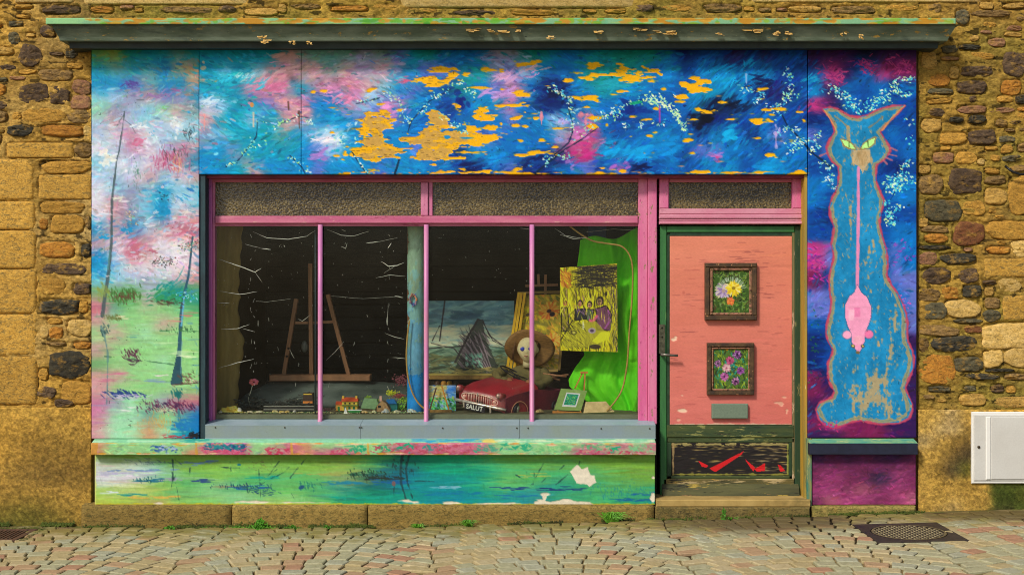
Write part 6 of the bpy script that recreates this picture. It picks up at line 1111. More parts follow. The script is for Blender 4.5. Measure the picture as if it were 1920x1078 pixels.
for x, y, R, cols, mid in [(994, 590, 17, ['b89818', '8a7a18', 'd8b824', '6c6418'], '3a3010'), (1030, 584, 20, ['c06820', 'd88430', 'a85420', 'e89c3c'], '2c1c18'), (1040, 640, 17, ['e0862c', 'c86420', 'e8a048'], 'a04818'), (998, 634, 12, ['a88c1c', 'c8a828'], '4a3c14')]: flowers(c, [(x, y, R, cols, mid)])
c.dab(1036, 590, 5, 5, 0, '201418', 1); fill(c, 60, (985, 655, 1056, 694), (3, 9), (1, 3), .3, ['a88a64', '7c6a48', 'c09a70'], .8)
sun, A, n = art('flower_painting', c, [(982, 553, .84), (1060, 551, .80), (1050, 692, .70), (962, 694, .72)], 0, 'painting of yellow and orange flowers in a slim gilt frame leaning on an easel')
gold = mat('gilt', 'c89c20', .35, alt='a87c18', alts=20, stretch=(1, 1, .3), metal=.5)
for a, b in (((973, 548), (950, 698)), ((978, 549), (956, 698)), ((984, 549), (963, 698))): barpx('gilt_moulding', a, b, .80, .68, .0085, .02, gold, sun)
barpx('frame_top', (974, 549), (1062, 547), .81, .79, .02, .02, mat('frame_dark', '6a5424', .5), sun); barpx('frame_bottom', (955, 698), (1046, 694), .68, .69, .03, .02, mat('frame_ochre', '8f7440', .5), sun); barpx('frame_right', (1060, 549), (1048, 694), .79, .69, .016, .02, MATS['frame_dark'], sun)
e2 = thing('artist_easel', S(1017, 700, .95), 'brown easel rising above the flower painting', 'easel'); barpx('mast', (1023, 515), (1020, 700), .92, .92, .024, .02, wood, e2); barpx('crossbar', (985, 536), (1046, 534), .9, .9, .024, .02, wood, e2); barpx('peg', (1009, 514), (1010, 534), .9, .9, .016, .02, wood, e2)
c = Canvas(1050, 494, 1162, 660, k=1.15, base='a89c18', seed=83); c.field = c.a.copy(); r = c.r
fill(c, 900, (1050, 494, 1162, 660), (5, 16), (.7, 1.8), 1.5, ['d8c81c', 'a09a18', 'e8d828', '6c6a18', '34341a', 'c8b820'], .9)
fill(c, 260, (1085, 496, 1160, 536), (8, 26), (.6, 1.4), 0, ['1c1a1c', '2c2820', '6a6424', 'a89c28'], .9); fill(c, 60, (1085, 496, 1160, 536), (6, 18), (.6, 1.2), 1.5, ['1c1a1c', '2c2820'], .8); fill(c, 80, (1052, 500, 1070, 532), (3, 8), (1, 2), 1, ['c87820', 'd89430', '8a4c20'], .8)
for x in range(1088, 1156, 9): c.line([(x, 536), (x+r.uniform(-2, 2), 552)], 1.2, '2c2814', .8)
for x, y in ((1109, 553), (1140, 550)): c.dab(x, y, 2.4, 5, 0, '1c1814', .9); c.line([(x, 536), (x, 550)], 1, '1c1814', .9)
def fig(hx0, hy, hr, hair, skin, coat, body):
    c.poly(body, coat, .95); c.line(body+[body[0]], 1.6, '181614', .9, .8); xs = [b[0] for b in body]; ys = [b[1] for b in body]
    for i in range(10): x = c.r.uniform(min(xs), max(xs)); y = c.r.uniform(min(ys), max(ys)-4); c.dab(x, y, 5, .9, 1.3+c.r.normal(0, .3), ['e0cc30', '1c1a1c', '9a6a9c'][c.r.randint(3)], .6)
    c.dab(hx0, hy-1, hr*1.15, hr*1.4, 0, hair, 1); c.dab(hx0-.5, hy+.8, hr*.75, hr*1.0, 0, skin, 1); c.line([(hx0-hr*.5, hy), (hx0+hr*.3, hy)], 1, '241814', .9); c.line([(hx0-hr*.3, hy+hr*.6), (hx0+hr*.2, hy+hr*.6)], .8, '8a2c24', .8)
fig(1060, 566, 4, '6a4020', 'c87850', '7a7020', [(1052, 574), (1064, 574), (1068, 620), (1052, 622)]); fig(1089, 567, 5, '1c1414', 'b8785c', '20242c', [(1079, 578), (1098, 578), (1102, 598), (1080, 600)]); fig(1108, 570, 5, '1c1814', 'b09068', '4c5c44', [(1100, 578), (1116, 580), (1112, 600), (1102, 600)]); fig(1128, 564, 7, '241c20', '8a6a50', '5c3450', [(1120, 578), (1140, 572), (1152, 590), (1148, 620), (1122, 618)])
c.line([(1144, 582), (1148, 600), (1138, 615)], 3, '8c4a88', .9); c.line([(1122, 592), (1112, 604), (1108, 600)], 5, 'c8506c', .9); c.poly([(1076, 606), (1120, 602), (1138, 622), (1130, 650), (1060, 656), (1052, 645)], '8c8828', .8); c.line([(1074, 600), (1050, 640)], 2, '1c1a18', .9); c.line([(1095, 602), (1095, 616)], 3, 'd8d8a0', .9); c.dab(1076, 624, 7, 5, 0, '3c3a1c', .8); c.dab(1076, 624, 4, 2.6, 0, 'b0a848', .9); c.dab(1112, 620, 8, 6, 0, '8c7c94', .9); c.dab(1112, 620, 4, 3, 0, '3c2c44', .9)
c.poly([(1112, 640), (1130, 622), (1146, 622), (1144, 636), (1122, 645)], 'd8c824', .95); c.dab(1118, 651, 12, 5, 0, '2c2420', .9); fill(c, 170, (1050, 536, 1162, 600), (3, 12), (.5, 1.0), 1.5, ['1c1a18', '4c4814', 'e8e040', '7a4a7c', '2c2818'], .55); fill(c, 120, (1085, 497, 1160, 537), (6, 18), (.5, 1.1), 0, ['18161a', '241f1c'], .9); fill(c, 90, (1050, 606, 1100, 658), (4, 12), (.5, 1.0), .9, ['1c1a18', '2c2818', 'c8c030', '403c1c'], .6); fill(c, 60, (1148, 540, 1162, 656), (6, 18), (.6, 1.2), 1.5, ['24202c', '4c4454', '8a8430'], .8)
art('supper_painting', c, [(1050, 502, .33), (1157, 494, .30), (1158, 660, .30), (1051, 657, .33)], 0, 'yellow and black painting of figures seated round a table under beams', th=.035, edge='17141a')
c = Canvas(804, 722, 855, 770, k=1.6, base='6a8ac8', seed=84); c.field = c.a.copy(); fill(c, 120, (804, 722, 855, 742), (3, 10), (1, 2.4), 0, ['2c68b0', '4c84c4', '88a8d0', '1c58a8'], .8); fill(c, 120, (804, 722, 835, 752), (3, 9), (1, 2.4), 0, ['a89850', 'c0a860', '8a8448'], .8); fill(c, 200, (806, 746, 855, 770), (1.5, 5), (.8, 2), .8, ['2c8a40', '48b060', '1c5c30', '88a848', '70c890'], .9)
lp = art('landscape_painting', c, [(804, 722, .42), (855, 722, .42), (855, 770, .40), (804, 770, .40)], 0, 'small blue and green landscape painting behind little easel legs', th=.01)[0]
e3 = thing('table_easel', S(825, 775, .36), 'toy sized easel standing in front of the small landscape', 'easel'); barpx('leg', (818, 727), (806, 768), .37, .34, .010, .01, mat('dark_wood', '4c2c20', .5), e3); barpx('leg', (828, 723), (842, 769), .37, .34, .014, .01, mat('orange_wood', 'c08028', .5, alt='a06820'), e3); mb = MB(); mb.pbox(806, 847, 768.5, 774, .31, .34); obj('ledge', mb, MATS['easel_rail'], e3)
c = Canvas(0, 0, 64, 48, k=2, base='6f8648', seed=85); c.field = c.a.copy(); fill(c, 80, (0, 0, 64, 48), (3, 9), (1, 3), 0, ['6a8044', '768c50'], .5); c.poly([(16, 8), (50, 8), (50, 40), (16, 40)], 'dcdcc4'); c.poly([(19, 11), (47, 11), (47, 36), (19, 36)], '1c7a60'); fill(c, 220, (21, 13, 45, 34), (.8, 2.2), (.5, 1), .4, ['2c9a78', '1c5c50', '48a838', '103c38', 'a0c048', '20888c'], .9)
gp = art('green_mounted_print', c, [(1052, 728, .30), (1101, 732, .34), (1089, 770, .30), (1039, 768, .27)], 0, 'small green print in a wide green mount leaning on a toy easel', 'print', th=.006, edge='3c4a2c')[0]
e4 = thing('table_easel', S(1095, 775, .40), 'toy sized light wood easel behind the green mounted print', 'easel'); ow = mat('light_wood', 'b87838', .5, alt='9c6428', alts=20)
barpx('leg', (1092, 699), (1078, 728), .40, .36, .012, .01, ow, e4); barpx('leg', (1097, 699), (1095, 735), .40, .37, .012, .01, ow, e4); barpx('head', (1088, 698), (1102, 698), .39, .39, .014, .015, ow, e4); barpx('ledge', (1036, 772), (1090, 774), .26, .29, .010, .015, ow, e4); barpx('leg', (1088, 770), (1089, 776), .30, .30, .01, .01, ow, e4); barpx('leg', (1046, 769), (1045, 776), .27, .27, .01, .01, ow, e4)
mb = MB(); mb.poly([S(1098, 754, .33), S(1136, 753, .33), S(1152, 772, .25), S(1094, 774, .25)], (0, .004, .003)); tag(obj('beige_card', mb, mat('card', 'c0a878', .7, alt='a89064', alts=20)), 'blank beige card lying under the bright green cloth', 'card')
crumple('sandstone_pebble', 1012, 768, 15, .02, .27, 'b09868', '8c7448', 'sandy pebble between the red toy car and the green print', 'pebble', .25, .8)
# bright green cloth
mb = MB(); vs = []; fs = []; nx, ny = 60, 110; le = [(434, 1092), (450, 1088), (470, 1086), (500, 1082), (560, 1084), (640, 1088), (665, 1096), (690, 1078), (712, 1066), (725, 1068), (745, 1092), (760, 1108), (778, 1112)]; 
for j in range(ny+1):
    t = j/ny; 
    for i in range(nx+1):
        u = i/nx; pt = 450-22*u**1.5-6*math.sin(u*9); py = pt+(778-pt)*t; xl0 = np.interp(py, [e[0] for e in le], [e[1] for e in le]); px = xl0+(1212-xl0)*u
        f = .024*math.sin(u*11+t*3+3*mnoise.noise((u*2, t*3, 1)))+.012*math.sin(u*23-t*9+4*mnoise.noise((u*3, t*2, 5)))+.02*mnoise.noise((u*5, t*4, 7))+.012*abs(mnoise.noise((u*12+t*6, t*10-u*5, 2)))+.02*max(0, 1-abs(t-.06)*16)*math.sin(u*10)
        vs.append(S(px, py, .50-.06*u+f*1.4-.02*(t > .7)*math.sin(t*8)))
for j in range(ny):
    for i in range(nx): q = j*(nx+1)+i; fs.append((q, q+nx+1, q+nx+2, q+1))
mb.add(vs, fs, True); o = obj('green_cloth', mb, mat('green_cloth', '62cc16', .75, alt='52bc12', alts=4, bmp=.15, bscale=260)); md = o.modifiers.new('t', 'SOLIDIFY'); md.thickness = .003; tag(o, 'bright green cloth draped down the right end of the window', 'cloth')
mb = MB(); mb.pbox(1104, 1137, 405, 452, .75, .85, .004); tag(obj('blue_post', mb, mat('blue_post', '28508c', .6, alt='1f4478')), 'short blue post top showing above the green cloth', 'post')
# shelf of dim things behind the canvases
sh = thing('dark_cabinet', S(830, 740, 1.3), 'dark low cabinet with small jars behind the seascape painting', 'cabinet'); tb('carcass', 790, 1210, 716, 900, 1.2, 1.6, mat('cabinet_dark', '2c241c', .7), sh)
for i, (x, col, lb) in enumerate(((820, '4a3424', 'dark brown jar furthest left on the cabinet'), (832, 'a87830', 'orange jar on the cabinet, left of two bright ones'), (843, 'b08838', 'amber jar on the cabinet, right of two bright ones'), (854, '5c5448', 'grey jar on the cabinet near the red toy car'))): mb = MB(); a = S(x, 716, 1.12); mb.tube([(a[0], 1.12, a[2]-.06), (a[0], 1.12, a[2]-.005), (a[0], 1.12, a[2]+.008)], [.024, .024, .014], 10); tag(obj('jar', mb, mat('jar_'+col, col, .4)), lb, 'jar')
mb = MB(); mb.box(S(800, 0, 1.1)[0], S(870, 0, 1.1)[0], 1.05, 1.2, S(0, 731, 1.1)[2]-.02, S(0, 728, 1.1)[2]-.012+.006); obj('shelf_edge', mb, mat('shelf_edge', '6a5438', .7), sh)
# cobwebs and strands clinging behind the panes
mb = MB(); r = random.Random(9)
def strand(pts, w):
    w *= .62
    Pn = [Vector(S(x, y, .19+r.uniform(0, .03))) for x, y in pts]; out = []
    for i in range(len(Pn)-1):
        for k in range(4): out.append(Pn[i].lerp(Pn[i+1], k/4)+Vector((0, 0, r.uniform(-.0015, .0015))))
    out.append(Pn[-1]); n = len(out); mb.tube(out, [max(.0006, w*math.sin(math.pi*(i+.4)/(n+.2))) for i in range(n)], 5)
for pts, w in [([(475, 435), (500, 446), (540, 449), (575, 443), (592, 432)], .0045), ([(612, 430), (640, 441), (662, 443), (692, 434)], .0045), ([(410, 486), (440, 496), (478, 510), (490, 503)], .006), ([(478, 510), (492, 530)], .002), ([(412, 546), (450, 552), (482, 547)], .004), ([(408, 568), (430, 568)], .003), ([(490, 466), (508, 468)], .006), ([(460, 458), (490, 466)], .0016), ([(415, 617), (445, 616), (468, 608)], .004), ([(455, 616), (478, 622)], .002), ([(410, 690), (445, 680), (476, 673)], .004),
               ([(714, 490), (728, 499), (745, 498), (758, 492)], .006), ([(720, 512), (742, 498)], .0016), ([(705, 521), (730, 516), (760, 518)], .003), ([(687, 456), (712, 453)], .005), ([(712, 453), (745, 446)], .0014), ([(740, 555), (756, 558)], .005), ([(640, 430), (648, 434)], .003), ([(1050, 440), (1075, 448), (1100, 446)], .003), ([(1040, 428), (1060, 442), (1090, 447)], .0025), ([(640, 462), (648, 466), (651, 456)], .003), ([(727, 466), (734, 456)], .005), ([(560, 598), (567, 602), (582, 590)], .003), ([(612, 675), (628, 660), (645, 640)], .002), ([(543, 655), (552, 672)], .002), ([(736, 670), (760, 672)], .003), ([(722, 625), (740, 632), (758, 636)], .003), ([(975, 428), (995, 430)], .003), ([(724, 595), (726, 610), (728, 570)], .0022), ([(484, 600), (484, 612)], .003), ([(480, 565), (500, 566), (545, 560)], .0008), ([(620, 555), (680, 560), (745, 556)], .0007), ([(1100, 435), (1150, 430), (1190, 432)], .0014)]: strand(pts, w)
for x, y0, y1 in ((471, 440, 690), (476, 560, 740), (730, 440, 640), (727, 600, 760), (521, 650, 690), (664, 640, 670), (533, 460, 480), (648, 455, 468), (553, 717, 732), (617, 717, 730), (505, 595, 612), (688, 590, 606)):
    y = y0
    while y < y1: l = r.uniform(3, 9); strand([(x+r.uniform(-1.5, 1.5), y), (x+r.uniform(-2, 2), y+l)], r.uniform(.0008, .0026)); y += l+r.uniform(10, 60)
for i in range(170): x, y = r.uniform(408, 990), r.uniform(430, 735); strand([(x, y), (x+r.uniform(-1.5, 1.5), y+r.uniform(.5, 3))], r.uniform(.0006, .0017))
tag(obj('cobwebs', mb, mat('cobweb', 'd4d2bc', .9, bmp=0)), 'dusty cobwebs and strands clinging behind the panes', 'cobwebs', kind='stuff')
mb = MB(); mb.tube([S(591.5, 427, .2), S(591.5, 778, .2)], .007, 6); tag(obj('curtain_rod', mb, mat('rod', '24343a', .5)), 'thin dark upright rod behind the first glazing bar', 'rod')
GAIN = .8
# weeds and moss at the foot of the plinth
def weed(px, Y, w, h, n, label, style='leaf', group=None):
    X = (px-960)*(DIST+Y)/FPX; z = gz(X)-.004; mb = MB(); r = random.Random(px)
    for i in range(n):
        a = r.uniform(0, 2*math.pi); s_ = abs(r.gauss(0, .45)); bx_, by_ = X+math.cos(a)*s_*w*.6, Y+math.sin(a)*min(s_, 1)*.03
        if style == 'blade':
            l = h*r.uniform(.6, 1.2); dx = r.gauss(0, .6)*w; dy = -abs(r.gauss(0, .02)); p0 = Vector((X+r.gauss(0, .15)*w, Y, z)); p1 = p0+Vector((dx*.45, dy*.5, l*.8)); p2 = p0+Vector((dx, dy*1.2, l*r.uniform(.35, .9))); s2 = Vector((.0028, 0, .001)); mb.add([p0-s2, p0+s2, p1+s2, p1-s2, p2], [(0, 1, 2, 3), (3, 2, 4)])
        else:
            zz = z+r.uniform(0, 1)*h*max(.15, 1-s_*.8); L = r.uniform(.007, .016); t = r.uniform(0, 6.3); ti = r.uniform(-.6, .8); u = Vector((math.cos(t), -abs(math.sin(t))*.6, ti*.7)).normalized()*L; v = Vector((-math.sin(t)*.5, .1, .9)).normalized()*L*.42; c0 = Vector((bx_, by_, zz)); mb.add([c0, c0+u*.5+v, c0+u, c0+u*.5-v], [(0, 1, 2, 3)])
    cols = ('3f7a14', '5c9a20') if style == 'leaf' else ('4a8a14', '6aa028'); o = obj('weed', mb, mat('weed_'+style, cols[0], .6, alt=cols[1], alts=50, hue=.2)); return tag(o, label, 'weed', group)
weed(318, -.11, .09, .026, 120, 'low flat weed nearest the left end of the plinth'); weed(489, -.11, .15, .085, 700, 'largest leafy weed against the left plinth stone'); weed(445, -.10, .26, .02, 260, 'creeping line of tiny weeds left of the middle of the plinth')['kind'] = 'stuff'; weed(548, -.10, .13, .03, 200, 'small sprig of weed below the left plinth joint'); weed(612, -.10, .09, .03, 110, 'small sprig of weed at the plinth right of the joint'); weed(383, -.10, .06, .012, 40, 'sparse low weed between the first two leafy weeds'); weed(783, -.10, .05, .04, 50, 'thin sprig of weed below the middle of the window', 'blade'); weed(878, -.10, .06, .06, 80, 'upright grassy weed under the middle right of the window', 'blade'); weed(1148, -.10, .11, .085, 190, 'broad tuft of green grass blades by the plinth near the door', 'blade'); weed(1357, -.13, .05, .10, 160, 'upright leafy weed growing from the door step'); weed(1372, -.12, .06, .03, 14, 'few long grass blades beside the door step weed', 'blade')
mb = MB(); r = random.Random(5)
for i in range(11000):
    X = r.choice([r.uniform(-3.1, 1.05), r.uniform(-2.4, -1.0), r.uniform(1.05, 2.95), r.uniform(-3.8, -3.1)]); Y = -.062-abs(r.gauss(0, .012)) if X > -3.1 else .02-abs(r.gauss(0, .02)); 
    if mnoise.noise((X*3, 0, 0)) < -.12: continue
    z = gz(X)+abs(r.gauss(0, .008+.012*max(0, mnoise.noise((X*5, 3, 0))))); s_ = r.uniform(.003, .009); t = r.uniform(0, 6.3); mb.add([(X+s_*math.cos(t+k*2.1), Y+r.uniform(-.003, .003), z+s_*math.sin(t+k*2.1)) for k in range(3)], [(0, 1, 2)])
for (x0, x1, y0, y1, n) in ((-3.34, -3.30, -.52, -.13, 260), (-3.9, -3.32, -.15, -.11, 500), (-3.9, -3.32, -.13, .0, 300)):
    for i in range(n): X, Y, s_, t = r.uniform(x0, x1), r.uniform(y0, y1), r.uniform(.003, .008), r.uniform(0, 6.3); z = gz(X)+r.uniform(.001, .008); mb.add([(X+s_*math.cos(t+k*2.1), Y+s_*math.sin(t+k*2.1), z+r.uniform(0, .004)) for k in range(3)], [(0, 1, 2)])
cr = MB()
for i in range(520):
    X = r.uniform(-3.8, 3.9); Y = -.07-abs(r.gauss(0, .35)) if i % 3 else -.07-abs(r.gauss(0, .04)); s_ = r.uniform(.0015, .006); cr.ball((X, Y, gz(X)+.004), (s_, s_*.8, s_*.5), 5, 3)
for i in range(26):
    X = r.uniform(-3.6, 3.6); Y = -.1-abs(r.gauss(0, .5)); t_ = r.uniform(0, 6.3); L = r.uniform(.012, .026); u_ = Vector((math.cos(t_), math.sin(t_), .1))*L; v_ = Vector((-math.sin(t_), math.cos(t_), .25))*L*.35; c0 = Vector((X, Y, gz(X)+.007)); cr.add([c0-u_, c0+v_, c0+u_, c0-v_], [(0, 1, 2), (0, 2, 3)])
tag(obj('street_grit', cr, mat('street_grit', '5c4c30', .9, alt='8a7448', alts=9)), 'grit and dry leaf scraps on the setts', 'grit', kind='stuff')
tag(obj('moss', mb, mat('moss', '44501a', .9, alt='5c6a20', alts=12, dirt='2c2814')), 'moss and tiny growth along the foot of the plinth', 'moss', kind='stuff')
GAIN = 1.4  # car and doll colours lifted too, against the dim indoor light
# ------------------------------------------------------------------ the red pedal car and its driver
car = thing('pedal_car', S(930, 776, .42)[:2]+(SH,), 'worn dark red tin pedal car with a ribbed chrome grille and a black SALUT plate', 'pedal car')
O = Vector(S(899, 770, .31)); O.z = SH+.012; ya = math.radians(-28); sx = .86
def C3(s, t, z):
    """s metres back from the nose, t across (towards the right of the picture), z up"""
    f = Vector((math.sin(math.radians(52)), math.cos(math.radians(52)), 0)); rgt = Vector((math.cos(math.radians(24)), -math.sin(math.radians(24)), 0))
    return O+f*s+rgt*t+Vector((0, 0, z*.90-.014-.15*t))
red = mat('car_red', '94202c', .34, alt='7c2028', alts=8, dirt='8a4440', chip=['4c2c24', 'b87a70'], chipt=.66, chips=30, spec=.6, bmp=.15); chrome = mat('car_chrome', 'd8cfc4', .25, alt='a89484', alts=30, metal=.6); dk_ = mat('car_black', '17151a', .5, alt='24202a'); rust_ = mat('car_grille', 'd89080', .35, alt='e8c0b0', alts=30, metal=.2)
hw = .188; mb = MB(); secs = [(0, .172, .118, .148, .045), (.02, .186, .15, .176, .03), (.12, .190, .190, .216, .03), (.24, .190, .212, .248, .03), (.34, .188, .225, .262, .03)]
vs = []; fs = []; M = 15
for s, w_, ze, zc_, zb in secs:
    vs.append(C3(s, -w_, zb))
    for i in range(M): t = -1+2*i/(M-1); vs.append(C3(s, w_*t*(1 if abs(t) < .95 else .99), ze+(zc_-ze)*(1-t*t)**.8+(.012*math.exp(-((abs(t)-.86)/.1)**2))))
    vs.append(C3(s, w_, zb))
Wd = M+2
for j in range(len(secs)-1):
    for i in range(Wd-1): fs.append((j*Wd+i, j*Wd+i+1, (j+1)*Wd+i+1, (j+1)*Wd+i))
fs.append(tuple(range(Wd-1, -1, -1))); mb.add(vs, fs, True); body = obj('bonnet', mb, red, car)
mb = MB(); side = []      # near flank with its wheel arch, then the tub
for k in range(13): a = math.pi*k/12; side.append((.155-.072*math.cos(a), .03+.085*math.sin(a)))
prof = [(.02, .03)]+side+[(.60, .03), (.62, .12), (.60, .19), (.45, .195), (.34, .21), (.30, .21), (.12, .18), (.02, .15)]
mb.poly([C3(s, hw+.002, z) for s, z in prof], C3(0, .006, 0)-C3(0, 0, 0)); obj('flank', mb, mat('car_side', '4c1c2c', .4, alt='6a2030', alts=10, chip=['8a6a5a'], chipt=.7, chips=30), car)
mb = MB(); mb.poly([C3(s, -hw, z) for s, z in prof], C3(0, .006, 0)-C3(0, 0, 0)); mb.poly([C3(s, -hw, z) for s, z in ((.60, .03), (.62, .12), (.60, .19), (.58, .19), (.59, .12), (.58, .03))], C3(0, 2*hw, 0)-C3(0, 0, 0)); obj('tub', mb, MATS['car_side'], car)
mb = MB(); mb.tube([C3(.155-.078*math.cos(math.pi*k/14), hw+.008, .03+.091*math.sin(math.pi*k/14)) for k in range(15)], .0035, 6); obj('arch_trim', mb, mat('arch_trim', 'b07a5c', .4), car)
def wheel(s, t):
    c0 = C3(s, t, .052); ax = (C3(0, 1, 0)-C3(0, 0, 0)).normalized(); mb = MB(); mb.tube([c0-ax*.016, c0-ax*.012, c0+ax*.012, c0+ax*.016], [.04, .05, .05, .04], 20); w_ = obj('wheel', mb, dk_, car); mb = MB(); mb.tube([c0+ax*.0165, c0+ax*.02, c0+ax*.024], [.03, .028, .012], 16); obj('hub_cap', mb, chrome, w_)
wheel(.155, hw-.02); wheel(.155, -hw+.02); wheel(.52, hw-.02); wheel(.52, -hw+.02)
# grille: an oval ring, a dark field, bars and two side lamps
def G(t, z, s=-.012): return C3(s+.02*(t/.18)**2, t, .108+(z-.108)*1.22)
ring = [(.150*math.cos(a)*(1 if abs(math.cos(a)) < .8 else 1.0), .108+(.034 if math.sin(a) > 0 else .03)*math.copysign(abs(math.sin(a))**.8, math.sin(a))) for a in [2*math.pi*k/40 for k in range(41)]]
mb = MB(); mb.tube([G(t, z, -.012) for t, z in ring], .0045, 6, caps=False); obj('grille_ring', mb, rust_, car)
mb = MB(); mb.add([G(t, z, -.004) for t, z in ring[:-1]], [tuple(range(40))]); obj('grille_field', mb, dk_, car)
for k in range(15): t = -.100+.200*k/14; h = .030*math.sqrt(max(0, 1-(t/.15)**2)); mb = MB(); mb.tube([G(t, .108-h*.9, -.009), G(t, .108+h*1.0, -.012)], .0028, 6); obj('grille_bar', mb, rust_, car)
for t in (-.124, .124): mb = MB(); mb.ball(G(t, .108, -.01), (.016, .010, .016), 12, 8); obj('side_lamp', mb, rust_, car)
for t in (-.165, .168):
    mb = MB(); p = C3(-.002, t, .168); d = (C3(1, 0, 0)-C3(0, 0, 0)).normalized(); mb.tube([p+d*.05, p+d*.01, p-d*.01], [.014, .026, .027], 16); hl = obj('headlight', mb, red, car); mb = MB(); mb.ball(p-d*.008, (.022, .012, .022), 14, 9); obj('lens', mb, mat('lens', 'b09084', .25, alt='7c5c54', alts=40, metal=.4), hl)
mb = MB(); mb.tube([C3(-.03+.03*(t/.2)**2, t, .066+.006*math.cos(t*8)) for t in [-.215+.43*k/16 for k in range(17)]], [.008]+[.0125]*15+[.008], 8); obj('bumper', mb, chrome, car)
mb = MB(); mb.ball(C3(-.02, 0, .150), (.006, .006, .014), 8, 6); obj('badge', mb, chrome, car)
for t in (-.10, .12): mb = MB(); mb.bar(C3(-.034, t, .025), C3(-.036, t, .07), .012, .016); obj('overrider', mb, chrome, car)
pl_ = [C3(-.055, -.075, .068), C3(-.055, .092, .068), C3(-.055, .092, .018), C3(-.055, -.075, .018)]; mb = MB(); mb.poly(pl_, C3(.006, 0, 0)-C3(0, 0, 0)); plate = obj('number_plate', mb, dk_, car)
fc = bpy.data.curves.new('plate_text', 'FONT'); fc.body = 'SALUT'; fc.size = .048; fc.align_x = 'CENTER'; fc.align_y = 'CENTER'; fc.extrude = .0006; fc.offset = .0007
fo = bpy.data.objects.new('tmp_text', fc); SC.collection.objects.link(fo); dg = bpy.context.evaluated_depsgraph_get(); me = bpy.data.meshes.new_from_object(fo.evaluated_get(dg)); bpy.data.objects.remove(fo)
u = (pl_[1]-pl_[0]).normalized(); v = Vector((0, 0, 1)); v = (v-u*u.dot(v)).normalized(); nn_ = u.cross(v); ctr = (pl_[0]+pl_[2])/2; mt_ = Matrix(((u.x, v.x, nn_.x, ctr.x), (u.y, v.y, nn_.y, ctr.y), (u.z, v.z, nn_.z, ctr.z), (0, 0, 0, 1)))
me.transform(Matrix.Translation(nn_*.0015 if nn_.y < 0 else -nn_*.0015) @ mt_); obj('plate_lettering', me, mat('plate_white', 'dcd8c8', .6, bmp=0), plate)
mb = MB(); cen = Vector(S(965, 701, .56)); ring = []
for k in range(33): a = 2*math.pi*k/32; ring.append(cen+Vector((math.cos(a)*.108, math.sin(a)*.05, math.sin(a)*.02-math.cos(a)*.058)))
mb.tube(ring, .005, 6, caps=False); mb.tube([ring[3], cen, ring[19]], .0035, 6); mb.tube([ring[11], cen, ring[27]], .0035, 6); mb.tube([cen, cen+Vector((-.02, -.02, -.09))], .006, 6); obj('steering_wheel', mb, dk_, car)
# the driver: an old doll in a straw hat
doll = thing('straw_hat_doll', S(985, 730, .66), 'old pale faced doll in a brown straw hat driving the red pedal car', 'doll')
skin = mat('doll_face', 'cfc294', .6, alt='b8ac80', alts=14, chip=['7a6a4a'], chipt=.72, chips=20); cloth = mat('doll_shirt', '6c6038', .9, alt='565030', alts=14, bmp=.6); straw = mat('straw', '8c6838', .8, alt='6c4e2c', alts=30, stretch=(1, 1, 4), bmp=.9, bscale=160)
hc = Vector(S(989, 656, .60)); R0 = .088
def face(p):
    n = p.copy(); f = -p.y/R0
    if f > 0:
        n.y -= .014*math.exp(-((p.x+.012)/.012)**2-((p.z+.008)/.02)**2)      # nose
        for ex in (-.040, .016): n.y += .014*math.exp(-((p.x-ex)/.017)**2-((p.z-.012)/.014)**2)
        n.y -= .006*math.exp(-((p.x+.012)/.022)**2-((p.z+.045)/.008)**2); n.y += .004*math.exp(-((p.x+.012)/.02)**2-((p.z+.036)/.005)**2)
    n.x *= 1-.30*max(0, -p.z/R0); return n
mb = MB(); mb.ball(hc, (.080, .078, .098), 36, 28, face); mb.tube([hc+Vector((0, .01, -.07)), hc+Vector((0, .02, -.13))], [.032, .038], 12); obj('head', mb, skin, doll)
for ex in (-.036, .018): mb = MB(); mb.ball(hc+Vector((ex, -.062, .010)), (.021, .012, .017), 12, 8); e_ = obj('eye', mb, mat('doll_eye', '2c40a8', .2, alt='20205c', alts=60), doll); e_['label'] = 'dark blue glass eye'
mb = MB(); mb.ball(hc+Vector((-.012, -.078, -.043)), (.018, .004, .004), 10, 6); obj('mouth', mb, mat('doll_mouth', '8a5040', .6), doll)
mb = MB(); mb.ball(hc+Vector((.076, .01, 0)), (.012, .02, .024), 10, 8); obj('ear', mb, skin, doll)
mb = MB()
for i in range(110):
    a = random.uniform(-1.9, -1.2) if i % 3 else random.uniform(-.2, .6); rx = .098; x0 = hc.x+(math.sin(a)*rx if i % 3 else .07+random.uniform(0, .02)); y0 = hc.y+.02+random.uniform(-.01, .05); l = random.uniform(.06, .13); mb.tube([(x0, y0, hc.z+.06), (x0-.012, y0-.008, hc.z+.0), (x0-.016+random.uniform(-.01, .01), y0-.01, hc.z+.05-l)], [.003, .0035, .001], 4)
obj('hair', mb, mat('doll_hair', '6a4a28', .8, alt='4c3420', alts=40), doll)
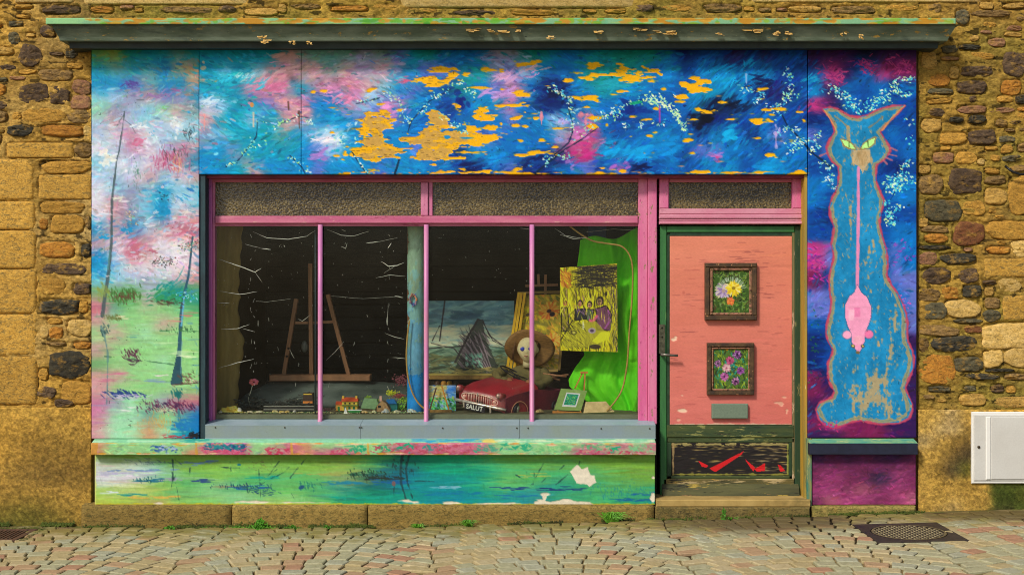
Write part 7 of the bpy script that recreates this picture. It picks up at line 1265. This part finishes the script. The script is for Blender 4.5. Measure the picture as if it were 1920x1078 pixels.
# hat: brim tipped back behind the face, with a shallow crown
mb = MB(); vs = []; fs = []; N = 44; hx_ = hc+Vector((.02, .035, .02)); tilt = Matrix.Rotation(math.radians(-72), 4, 'X') @ Matrix.Rotation(math.radians(6), 4, 'Y')
rings = [(0, .06), (.05, .062), (.075, .045), (.085, .0), (.12, -.010), (.16, -.020), (.190, -.022), (.192, -.025), (.16, -.024), (.085, -.005)]
for rr, zz in rings:
    for i in range(N): a = 2*math.pi*i/N; p = Vector((math.cos(a)*rr*1.02, math.sin(a)*rr*.80, zz+(.014*math.sin(a*3+1) if rr > .15 else 0))); vs.append(hx_+(tilt @ p))
for j in range(len(rings)-1):
    for i in range(N): fs.append((j*N+i, j*N+(i+1) % N, (j+1)*N+(i+1) % N, (j+1)*N+i))
mb.add(vs, fs, True); obj('straw_hat', mb, straw, doll)
sc_ = Vector(S(987, 706, .66)); me = bpy.data.meshes.new('torso'); bm = bmesh.new()
def blob(c0, r, s=(1, 1, 1)): g_ = bmesh.ops.create_uvsphere(bm, u_segments=20, v_segments=14, radius=r); [setattr(v_, 'co', Vector((v_.co.x*s[0], v_.co.y*s[1], v_.co.z*s[2]))+Vector(c0)) for v_ in g_['verts']]
blob(sc_+Vector((0, 0, -.02)), .125, (1.45, .62, .9)); bm.to_mesh(me); bm.free(); o = obj('torso', me, cloth, doll); md = o.modifiers.new('n', 'DISPLACE'); tx_ = bpy.data.textures.new('folds', 'CLOUDS'); tx_.noise_scale = .05; md.texture = tx_; md.strength = .03; md.texture_coords = 'LOCAL'
for f in o.data.polygons: f.use_smooth = True
for sgn, pts in ((-1, [(945, 693, .66), (930, 702, .60), (938, 714, .53), (955, 712, .5)]), (1, [(1018, 696, .66), (1030, 712, .6), (1012, 722, .54), (990, 716, .5)])):
    P3 = [Vector(S(*p)) for p in pts]; mb = MB(); out = []
    for i in range(3):
        for k in range(5): out.append(P3[i].lerp(P3[i+1], k/5))
    out.append(P3[-1]); n = len(out); mb.tube(out, [.040-.016*i/n+.004*math.sin(i*2.1) for i in range(n)], 14); o = obj('sleeve', mb, cloth, doll); md = o.modifiers.new('n', 'DISPLACE'); md.texture = tx_; md.strength = .03; md.texture_coords = 'LOCAL'
    h = P3[-1]; mb = MB(); mb.ball(h+Vector((0, -.012, 0)), (.020, .014, .018), 12, 8)
    for q in range(4): a0 = h+Vector((-.014+.009*q, -.022, .012-.003*abs(q-1.5))); mb.tube([a0, a0+Vector((.001, -.010, -.004)), a0+Vector((.001, -.010, -.018)), a0+Vector((0, -.002, -.026+.003*abs(q-1.5)))], [.0052, .005, .0045, .0035], 6)
    mb.tube([h+Vector((.016, -.014, .006)), h+Vector((.018, -.026, .002)), h+Vector((.010, -.032, -.004))], [.0055, .005, .004], 6); obj('hand', mb, mat('doll_hand', 'a06a48', .6, alt='8c5a3c'), doll)
for a, b, lb in (((1018, 700, .6), (1062, 706, .55), 'uppermost brown paint brush beside the doll'), ((1020, 708, .6), (1066, 702, .58), 'paint brush crossing over the other two beside the doll'), ((1012, 703, .66), (1050, 712, .6), 'lowest brown paint brush beside the doll')):
    mb = MB(); mb.tube([S(*a), S(*b)], [.005, .008], 6); tag(obj('paint_brush', mb, mat('brushes', '7c4a30', .6, alt='a8805c', alts=30)), lb, 'paint brush', 'paint brushes beside the doll')
GAIN = .8
